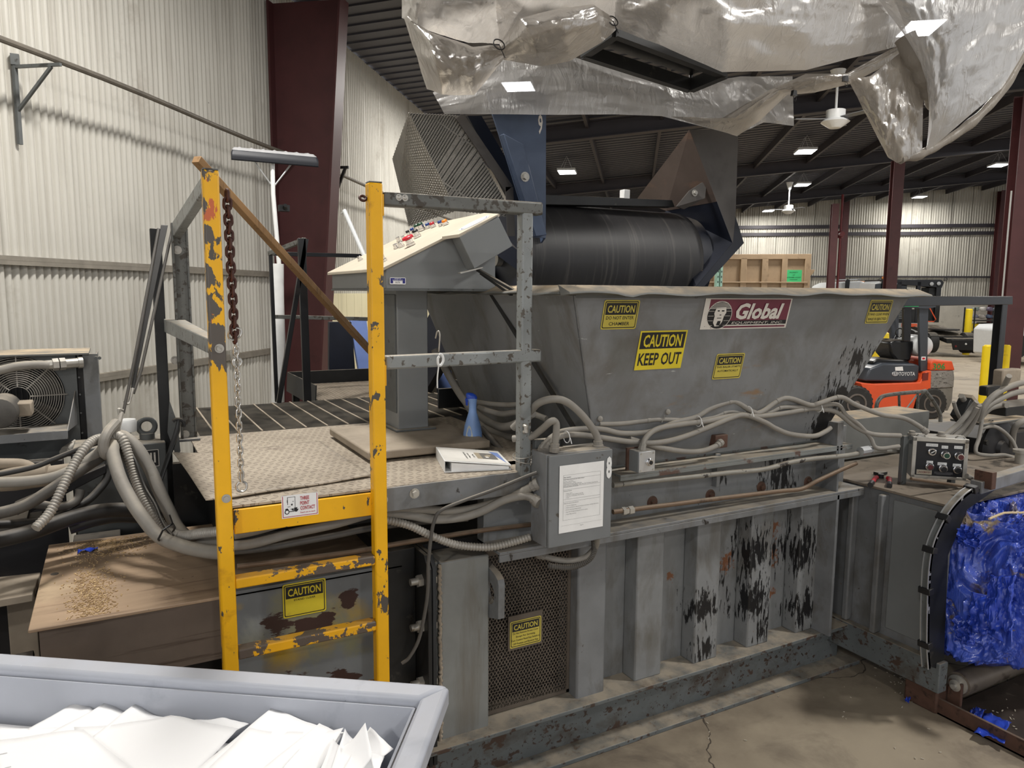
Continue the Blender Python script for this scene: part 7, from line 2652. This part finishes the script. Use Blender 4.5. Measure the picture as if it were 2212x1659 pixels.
L.prism(m, [(1930, 655), (2008, 655), (2008, 665), (1990, 668), (1930, 666)], Wf - .12, Wf - .06)
for k in range(7):
    x = 1932 + k * 12
    L.prism(m, [(x, 656), (x + 4, 656), (x + 4, 662), (x, 662)], .1, Wf - .1)
m.build('roof_guard', M['guard_grey'], fk, smooth=False)
m = MB()
L.prism(m, [(1936, 655), (1968, 655), (1968, 664), (1936, 664)], .045, .055)
m.mat(1)
text_mesh(m, 'COUNTY', L.p(1954, 657 + 5.2, .043), L.ex, UP, 5.6 * L.s, 26 * L.s, .015)
m.build('green_strip', [M['green_sign'], M['dgreen_ink']], fk, smooth=False)
m = MB()
L.prism(m, [(1888, 784), (1900, 777), (1960, 779), (1975, 784), (1972, 790), (1890, 790)], .25, .8)
m.build('seat_cushion', M['black_paint'], fk, bevel=.03)
m = MB()
L.prism(m, [(1926, 742), (1940, 736), (1982, 737), (1986, 750), (1978, 784), (1948, 784), (1932, 768)], .28, .78)
m.build('seat_back', M['black_paint'], fk, bevel=.04)
m = MB()
m.tube(arc(L.p(1966, 722, .5), .075, 0, 6.28, L.ex, UP, 20)[:-1], .012, 8, closed=True)
m.tube([L.p(1960, 725, .5), L.p(1945, 760, .5)], .015, 8)
m.build('mirror', M['black_paint'], fk)
m = MB()
m.lathe(L.p(2004, 750, .22), L.ey, [(0, .10), (.03, .17), (.08, .19), (.55, .19), (.6, .17), (.63, .08)], 26)
m.build('gas_tank', M['truck_white'], fk)
m = MB()
L.prism(m, [(1987, 771), (1997, 771), (1997, 779), (1987, 779)], .095, .099)
m.mat(1)
L.prism(m, [(1989, 773), (1995, 773), (1995, 777), (1989, 777)], .092, .096)
m.build('pillar_sticker', [M['white_paper'], M['red']], fk, smooth=False)
m = MB()
L.prism(m, [(1816, 680), (1826, 680), (1832, 890), (1822, 890)], .15, .30)
L.prism(m, [(1816, 680), (1826, 680), (1832, 890), (1822, 890)], Wf - .30, Wf - .15)
build_each(m, 'mast_rail', M['black_steel'], fk)

# yellow column guards
for i, (px0, px1, y0, y1, dp, lb) in enumerate(((1884, 1926, 717, 790, 15.5, 'broad yellow post guard behind the hopper right edge'), (1897, 1918, 697, 760, 16.2, 'thin yellow post rising behind the broad yellow guard'),
                                               (2134, 2158, 746, 960, 12.2, 'yellow column guard left of the black portal post'), (2178, 2193, 746, 960, 12.8, 'yellow column guard right of the black portal post'),
                                               (2090, 2104, 667, 720, 27.0, 'narrow yellow guard post behind the truck chassis'))):
    c = PD((px0 + px1) / 2, 632, dp)
    top = PD((px0 + px1) / 2, y0, dp).z
    hw = (px1 - px0) / 2 * dp / F_PX
    m = MB()
    m.lathe(V((c.x, c.y, 0)), UP, [(0, hw), (top - hw * .25, hw), (top - .03, hw * .95), (top, hw * .7)], 18)
    tag(m.build('guard_post', M['tyellow']), lb, 'post', 'yellow guard posts')

# tan roll-off container
L2 = Loc(1640, 800, .05)
tc = thing('roll_off_container', 'tan ribbed steel container behind the hopper with green property sign', 'container', L2.o)
m = MB()
L2.prism(m, [(1400, 566), (1736, 562), (1736, 795), (1400, 795)], .08, 2.3)
m.build('box', M['tan'], tc, smooth=False)
m = MB()
L2.prism(m, [(1400, 555), (1742, 551), (1742, 562), (1400, 566)], 0, 2.3)
m.build('top_rail', M['tan'], tc, bevel=.01)
for x0, x1 in ((1478, 1490), (1533, 1545), (1590, 1603), (1636, 1649), (1679, 1691), (1729, 1742)):
    m = MB()
    L2.prism(m, [(x0, 561), (x1, 561), (x1, 795), (x0, 795)], 0, .09)
    m.build('side_rib', M['tan'], tc, bevel=.008)
m = MB()
L2.prism(m, [(1400, 611), (1736, 610), (1736, 613), (1400, 614)], -.02, .08)
L2.prism(m, [(1733, 584), (1752, 584), (1748, 592), (1742, 598), (1733, 598)], .02, .06)
m.build('lower_rail', M['tan'], tc, bevel=.006)
m = MB()
L2.prism(m, [(1690, 585), (1725, 585), (1725, 610), (1690, 610)], .070, .079)
m.mat(1)
for s, y, w in (('PROPERTY', 591.5, 19), ('OF', 597, 5), ('OUTAGAMIE COUNTY', 602, 32)):
    text_mesh(m, s, L2.p(1707.5, y, .068), L2.ex, UP, 2.8 * L2.s, w * L2.s, .01)
L2.prism(m, [(1699, 605), (1716, 605), (1716, 606), (1699, 606)], .068, .069)
m.build('property_sign', [M['green_sign'], M['dgreen_ink']], tc, smooth=False)
# pallet rack upright
m = MB()
q = PD(1550, 632, 13.0)
for dx in (-.03, .05):
    m.box((q.x + dx - .025, q.y - .03, 0), (q.x + dx + .025, q.y + .03, 2.75))
rk_ = thing('pallet_rack', 'pale green pallet rack upright in front of the tan container', 'rack', V((q.x, q.y, 0)))
m.build('upright', paint('pale_green_rack', '8FB3A4', .5), rk_, smooth=False)
m = MB()
for k in range(30):
    z = .1 + k * .09
    for dx in (-.03, .05):
        m.box((q.x + dx - .008, q.y - .034, z), (q.x + dx + .008, q.y - .029, z + .03))
m.build('slots', M['void'], rk_, smooth=False)

# yard tractor seen from behind
L3 = Loc(2065, 772, -.04)
tr3 = thing('yard_truck', 'dark yard truck seen from behind with tall cab and fifth wheel', 'truck', L3.o)
def t3(pts, d0, d1, nm, mt, bev=.01):
    m = MB()
    L3.prism(m, pts, d0, d1)
    return m.build(nm, mt, tr3, bevel=bev)
cab_y = 2.3
t3([(1962, 603), (2096, 603), (2102, 610), (2098, 622), (1962, 612)], cab_y, cab_y + 1.6, 'cab_roof', M['black_paint'])
for x0, x1 in ((1962, 1972), (1996, 2006), (2042, 2050), (2086, 2097)):
    t3([(x0, 608), (x1, 608), (x1, 702), (x0, 702)], cab_y, cab_y + .12, 'cab_post', M['black_paint'], .005)
t3([(1948, 612), (1964, 606), (1964, 702), (1948, 702)], cab_y + .1, cab_y + 1.5, 'cab_side', M['truck_white'])
t3([(1948, 614), (1962, 612), (1962, 632), (1947, 634)], cab_y + .07, cab_y + .1, 'side_window', M['glass'], .002)
t3([(1972, 612), (2042, 612), (2042, 640), (1972, 640)], cab_y + 1.4, cab_y + 1.45, 'windscreen', plain('pale_windscreen', '9FC3CF', .2), .002)
t3([(2004, 612), (2028, 613), (2026, 630), (2006, 628)], cab_y + .3, cab_y + .36, 'headliner', M['glass'], .004)
t3([(1970, 672), (2050, 672), (2050, 704), (1970, 704)], cab_y + .02, cab_y + 1.4, 'cab_back', M['black_steel'])
for k in range(6):
    t3([(2003, 672 + k * 4), (2026, 672 + k * 4), (2026, 674.5 + k * 4), (2003, 674.5 + k * 4)], cab_y - .03, cab_y + .02, 'vent_slat', M['grey_dark'], .002)
t3([(2072, 622), (2096, 620), (2096, 700), (2072, 700)], cab_y + .1, cab_y + .7, 'exhaust_stack', M['black_steel'])
t3([(2060, 640), (2072, 640), (2072, 700), (2060, 700)], cab_y + .05, cab_y + .2, 'mast_hose_panel', M['grey_dark'])
m = MB()
m.tube([L3.p(2064, 655, cab_y - .05), L3.p(2088, 695, cab_y - .05), L3.p(2084, 700, cab_y - .05), L3.p(2062, 700, cab_y - .05)], .02, 8)
m.build('red_air_line', M['orange'], tr3)
t3([(2007, 705), (2042, 705), (2042, 708), (2007, 708)], cab_y - .2, cab_y - .15, 'red_bar', M['orange'], .004)
t3([(2007, 709), (2042, 709), (2042, 712), (2007, 712)], cab_y - .2, cab_y - .15, 'red_bar', M['orange'], .004)
m = MB()
for x in (1968, 1990, 2073, 2089):
    m.lathe(L3.p(x, 612 if x in (1968, 2089) else 613, cab_y - .02), -L3.ey, [(0, .07), (.03, .07), (.04, .04)], 14)
build_each(m, 'work_lamp', plain('grey_lamp', '9A9C9E', .3), tr3)
m = MB()
L3.prism(m, [(1974, 596), (1982, 596), (1982, 602), (1974, 602)], cab_y + .4, cab_y + .55)
m.build('beacon', M['orange_btn'], tr3, bevel=.02)
m = MB()
for x, y in ((1957, 604), (2105, 602)):
    m.tube(arc(L3.p(x, y, cab_y), .06, 0, 6.28, L3.ex, UP, 14)[:-1], .012, 6, closed=True)
    m.tube([L3.p(x, y, cab_y), L3.p(x + (6 if x < 2000 else -8), y + 6, cab_y)], .01, 6)
build_each(m, 'mirror', M['black_steel'], tr3)
m = MB()
m.hexa([L3.p(2044, 742, .0), L3.p(2118, 742, 0), L3.p(2100, 716, 2.4), L3.p(2034, 716, 2.4), L3.p(2042, 732, 0), L3.p(2120, 732, 0), L3.p(2100, 708, 2.4), L3.p(2034, 708, 2.4)])
m.build('chassis', M['black_steel'], tr3, bevel=.01)
m = MB()
m.lathe(L3.p(2066, 716, .95), (0, 0, 1), [(0, .5), (.05, .5), (.06, .42)], 26)
m.build('fifth_wheel', M['void'], tr3)
t3([(2052, 734), (2112, 734), (2108, 756), (2058, 756)], -.02, .04, 'tail_panel', M['black_steel'])
m = MB()
for x in (2062, 2103):
    m.lathe(L3.p(x, 748, -.02), -L3.ey, [(0, .04), (.02, .035)], 12)
build_each(m, 'tail_lamp', plain('dark_red_lens', '6B2A2A', .3), tr3)
m = MB()
m.lathe(L3.p(2083, 743, -.02), -L3.ey, [(0, .035), (.02, .03)], 12)
m.build('pale_lamp', M['white_plastic'], tr3)
for x0, x1 in ((1992, 2012), (2014, 2034), (2092, 2112), (2114, 2134)):
    for d in (.5,):
        c = L3.p((x0 + x1) / 2, 742, d)
        m = MB()
        w = (x1 - x0) * L3.s / 2
        m.lathe(c - L3.ex * w, L3.ex, [(0, .3), (.02, .36), (.05, .37), (2 * w - .05, .37), (2 * w - .02, .36), (2 * w, .3)], 26)
        m.build('tire', M['tire'], tr3)
t3([(2010, 727), (2160, 727), (2160, 730), (2010, 731)], .2, .25, 'axle_bar', M['black_steel'], .003)

# white pickup parts behind
def pickup(L, lb, x0, x1, yr, yb, d):
    t = thing('pickup_truck', lb, 'pickup', V((L.p((x0 + x1) / 2, L.py, d).x, L.p((x0 + x1) / 2, L.py, d).y, 0)))
    return t
L4 = Loc(1820, 742, 0)
pk4 = thing('van', 'white van roof with yellow beacon just above the hopper rim', 'van', L4.p(1820, 742, 0))
m = MB()
L4.prism(m, [(1778, 628), (1785, 618), (1800, 611), (1850, 608), (1880, 614), (1894, 626), (1900, 660), (1905, 735), (1775, 735)], 0, 1.9)
m.build('van_body', M['truck_white'], pk4, bevel=.08)
m = MB()
m.lathe(L4.p(1866, 612, .5), UP, [(0, .13), (.05, .12), (.08, .07)], 16)
m.build('beacon', M['orange_btn'], pk4)
m = MB()
L4.prism(m, [(1813, 608), (1817, 604), (1823, 606), (1822, 626), (1813, 626)], -.25, -.2)
m.build('mirror', M['black_paint'], pk4, bevel=.02)
m = MB()
m.bar(L4.p(1800, 606, .5), L4.p(1860, 604, .5), .04, .04)
m.bar(L4.p(1858, 604, .4), L4.p(1862, 608, .6), .1, .1)
m.build('light_bar', M['alu'], pk4)
for x in (1795, 1885):
    m = MB()
    m.lathe(L4.p(x, 722, -.02), L4.ey, [(0, .2), (.0, .33), (.25, .33), (.25, .2)], 22)
    m.build('wheel', M['tire'], pk4)
L5 = Loc(1945, 752, .1)
pk5 = thing('pickup_truck', 'white pickup front end glimpsed behind the forklift mast', 'pickup', L5.o)
m = MB()
L5.prism(m, [(1908, 676), (1925, 668), (1945, 662), (1966, 664), (1982, 690), (1990, 735), (1908, 738)], 0, 1.8)
m.build('truck_body', M['truck_white'], pk5, bevel=.06)
m = MB()
L5.prism(m, [(1926, 668), (1962, 664), (1966, 676), (1926, 678)], -.012, 0)
m.build('window', M['glass'], pk5, bevel=.004)
m = MB()
L5.prism(m, [(1924, 704), (1938, 700), (1940, 728), (1926, 730)], -.03, .01)
m.build('head_lamp', M['alu'], pk5, bevel=.02)
m = MB()
m.lathe(L5.p(1962, 732, -.03), L5.ey, [(0, .2), (0, .38), (.25, .38), (.25, .2)], 24)
m.build('wheel', M['tire'], pk5)
L6 = Loc(2215, 790, .2)
pk6 = thing('pickup_truck', 'silver white car cut by the right edge beyond the portal post', 'car', L6.o)
m = MB()
L6.prism(m, [(2192, 715), (2205, 705), (2290, 702), (2290, 770), (2196, 772)], 0, 1.8)
m.build('car_body', M['truck_white'], pk6, bevel=.06)
m = MB()
m.lathe(L6.p(2192, 748, -.03), L6.ey, [(0, .22), (0, .36), (.25, .36), (.25, .22)], 24)
m.build('wheel', M['tire'], pk6)
m = MB()
L6.prism(m, [(2205, 707), (2208, 707), (2208, 726), (2205, 726)], -.02, 0)
m.build('trim_slot', M['black_paint'], pk6)
# shelf of sacks at the far wall
L7 = Loc(2130, 745, 0)
sh = thing('storage_rack', 'low rack of bagged clutter at the far wall behind the truck', 'rack', L7.o)
m = MB()
for y in (692, 718):
    L7.prism(m, [(2100, y), (2165, y), (2165, y + 2), (2100, y + 2)], 0, .8)
for x in (2100, 2163):
    L7.prism(m, [(x, 665), (x + 2, 665), (x + 2, 745), (x, 745)], 0, .05)
    L7.prism(m, [(x, 665), (x + 2, 665), (x + 2, 745), (x, 745)], .75, .8)
m.build('rack_frame', M['black_steel'], sh, smooth=False)
cols = ['8E8FA0', 'C9C2B8', '6B7A94', 'B59A8A', '9AA7A0', 'D6D2CC', '7A6F86', 'A8B4C2']
rn = random.Random(5)
for k in range(8):
    x = 2106 + (k % 4) * 15
    y = 691 if k < 4 else 675
    c = L7.p(x + 6, y - 7, .35)
    m = MB()
    m.lathe(c - UP * .09, UP, [(0, .05), (.02, .12), (.09, .14), (.15, .11), (.18, .03)], 12)
    for i in range(len(m.v)):
        m.v[i] += V((mnoise.noise(m.v[i] * 9), mnoise.noise(m.v[i] * 9 + V((5, 0, 0))), mnoise.noise(m.v[i] * 8 + V((0, 5, 0))))) * .05
    pos = ['leftmost', 'second from left', 'third from left', 'rightmost'][k % 4]
    tag(m.build('bagged_bundle', plain('bag_%d' % k, cols[k], .4), angle=60), '%s bagged bundle in the %s row on the far rack behind the truck' % (pos, 'lower' if k < 4 else 'upper'), 'bag', 'bagged bundles on the far rack')
m = MB()
L7.prism(m, [(2106, 700), (2124, 700), (2124, 716), (2106, 716)], .2, .6)
tag(m.build('yellow_crate', M['tyellow'], bevel=.02), 'small yellow crate under the shelf of the far rack', 'crate')
m = MB()
L7.prism(m, [(2126, 698), (2160, 698), (2160, 722), (2126, 722)], .2, .7)
tag(m.build('dark_crate', M['black_steel'], bevel=.02), 'dark crate under the shelf of the far rack, right of the yellow crate', 'crate')
m = MB()
q = on_floor_depth(2166, 12.6)
m.tube([q + UP * 1.0, q + UP * 3.9], .014, 8)
m.box(q + V((-.05, -.05, 1.45)), q + V((.05, .05, 1.68)))
tag(m.build('electrical_conduit', plain('dull_white_conduit', 'A9A9A6', .5)), 'white conduit with switch running down the thick maroon column', 'conduit')
# ------------------------------------------------------------------ foreground cart full of paper
ZCT = 1.12
ko = PZ(971, 1478, ZCT)
kb = PZ(0, 1408, ZCT)
db = (kb - ko)
db.z = 0
db.normalize()
dr_ = PZ(905, 1659, ZCT) - ko
dr_.z = 0
dr_.normalize()
cart = thing('paper_cart', 'pale blue grey steel cart full of white paper at the lower left', 'cart', V((0, 1.6, 0)))
LB, LR = 1.75, 1.05
c0 = ko
c1 = ko + db * LB
c2 = c1 + dr_ * LR
c3 = ko + dr_ * LR
nb_, nr_ = dr_, db          # inward from back rim is dr_, inward from right rim is db
def rim_bar(a, b, inw):
    m = MB()
    w, h = .066, .055
    m.hexa([a - UP * h, b - UP * h, b - UP * h + inw * w, a - UP * h + inw * w, a, b, b + inw * w, a + inw * w])
    return m
def miter(a, b, ia, w=.066, h=.055):
    pass
# rim as one closed frame with mitred corners
inn = [c0 + dr_ * .066 + db * .066, c1 + dr_ * .066 - db * .066, c2 - dr_ * .066 - db * .066, c3 - dr_ * .066 + db * .066]
out = [c0, c1, c2, c3]
m = MB()
for i in range(4):
    j = (i + 1) % 4
    m.hexa([out[i] - UP * .06, out[j] - UP * .06, inn[j] - UP * .06, inn[i] - UP * .06, out[i], out[j], inn[j] - UP * .006, inn[i] - UP * .006])
m.build('rim', M['cart'], cart, bevel=.012)
cen = (c0 + c2) / 2
def low(p, z, k):
    q = cen + (p - cen) * k
    return V((q.x, q.y, z))
m = MB()
t_, b_ = [low(p, ZCT - .03, .985) for p in inn], [low(p, .42, .80) for p in inn]
for i in range(4):
    j = (i + 1) % 4
    m.poly([b_[i], b_[j], t_[j], t_[i]])
m.poly(b_)
m.build('bin', M['cart'], cart, smooth=False, solid=.006)
for k, p in enumerate(b_):
    m = MB()
    q = cen + (p - cen) * .9
    q.z = .12
    m.lathe(q - db * .02, db, [(0, .06), (.005, .08), (.04, .08), (.045, .06)], 18)
    m.box((q.x - .02, q.y - .02, .16), (q.x + .02, q.y + .02, .43))
    m.build('caster', M['black_plastic'], cart)
# paper
mp_ = NT('white_copy_paper')
mp_.set(mp_.b.inputs['Base Color'], mp_.mix(mp_.noise(3, 3), lin('ECECEE'), lin('F6F6F6')))
mp_.b.inputs['Roughness'].default_value = .7
M['copy_paper'] = mp_.m
ZP0 = 1.025
rp = random.Random(12)
def sheet_(name, label, q, z, curl=.012, seed=0, marks=None):
    pts = [PZ(x, y, z) for x, y in q]
    def fn(s, t):
        p = (pts[0] * (1 - s) + pts[1] * s) * (1 - t) + (pts[3] * (1 - s) + pts[2] * s) * t
        e = curl * (abs(s - .5) * 2) ** 2.2 * (1 if seed % 2 else .4) + curl * .8 * math.sin(s * 3.1 + seed) * (1 - t) + .004 * mnoise.noise(V((s * 3, t * 3, seed)))
        return p + UP * e
    o = MB().grid(fn, 14, 14).build(name, M['copy_paper'], angle=80, solid=.0004)
    tag(o, label, 'paper', 'loose paper sheets in the cart')
    if marks:
        m = MB()
        for s0, t0, s1, t1 in marks:
            a, b, c = fn(s0, t0), fn(s1, t1), None
            d = (b - a).normalized()
            n = d.cross(UP) * .0008
            m.poly([a - n + UP * .0016, b - n + UP * .0016, b + n + UP * .0016, a + n + UP * .0016])
        k = m.build('printed_lines', M['grey_ink'], o, smooth=False)
        k.location = (0, 0, 0)
    return o
SH = [
    ([(172, 1513), (206, 1541), (40, 1700), (-60, 1650)], 'paper sheet with its corner pointing up, leftmost peak in the cart'),
    ([(-60, 1582), (150, 1570), (170, 1600), (-60, 1640)], 'flat paper sheet at the left end of the cart, behind the peaks'),
    ([(230, 1523), (300, 1545), (120, 1740), (-40, 1670)], 'paper sheet with corner pointing up, second peak from the left'),
    ([(294, 1526), (372, 1553), (200, 1700), (120, 1660)], 'paper sheet with corner pointing up, third peak from the left'),
    ([(370, 1550), (480, 1556), (538, 1566), (280, 1700)], 'thin curved paper sheet behind the widest one in the cart'),
    ([(160, 1572), (370, 1556), (515, 1580), (200, 1900)], 'wide paper sheet in the middle of the cart'),
    ([(-80, 1612), (180, 1580), (330, 1700), (-80, 1900)], 'paper sheet with faint measured lines in the front left of the cart'),
    ([(590, 1536), (694, 1573), (560, 1720), (400, 1690)], 'paper sheet with corner pointing up, right of the wide sheet'),
    ([(690, 1570), (745, 1579), (640, 1740), (520, 1700)], 'paper sheet just right of the pointed one, lying flat'),
    ([(540, 1580), (742, 1576), (660, 1720), (360, 1760)], 'large flat paper sheet in the front right of the cart'),
    ([(745, 1573), (800, 1590), (850, 1628), (700, 1720)], 'paper sheet sliding down toward the right wall of the cart'),
    ([(720, 1600), (790, 1606), (805, 1660), (680, 1720)], 'curled paper sheet near the cart right wall, under the sliding one'),
    ([(770, 1612), (830, 1640), (800, 1720), (720, 1700)], 'small paper strip lowest at the cart right wall'),
]
for k, (q, lb) in enumerate(SH):
    mk = [(.25, .05, .25, .95), (.25, .3, .33, .3), (.25, .45, .33, .45), (.25, .6, .33, .6), (.25, .15, .33, .15)] if 'measured' in lb else None
    sheet_('paper_sheet', lb, q, ZP0 + .0035 * k, .008 if k not in (10, 11) else .03, k, mk)
# paper heap underneath
def heap(s, t):
    a = inn[0] + (inn[1] - inn[0]) * s
    b = inn[3] + (inn[2] - inn[3]) * s
    p = a.lerp(b, t)
    p = cen + (p - cen) * .9
    return V((p.x, p.y, ZP0 - .05 + .004 * mnoise.noise(V((s * 9, t * 9, 3)))))
tag(MB().grid(heap, 60, 40).build('paper_heap', M['copy_paper'], angle=20), 'heap of white paper filling the pale blue grey cart', 'paper heap', kind='stuff')
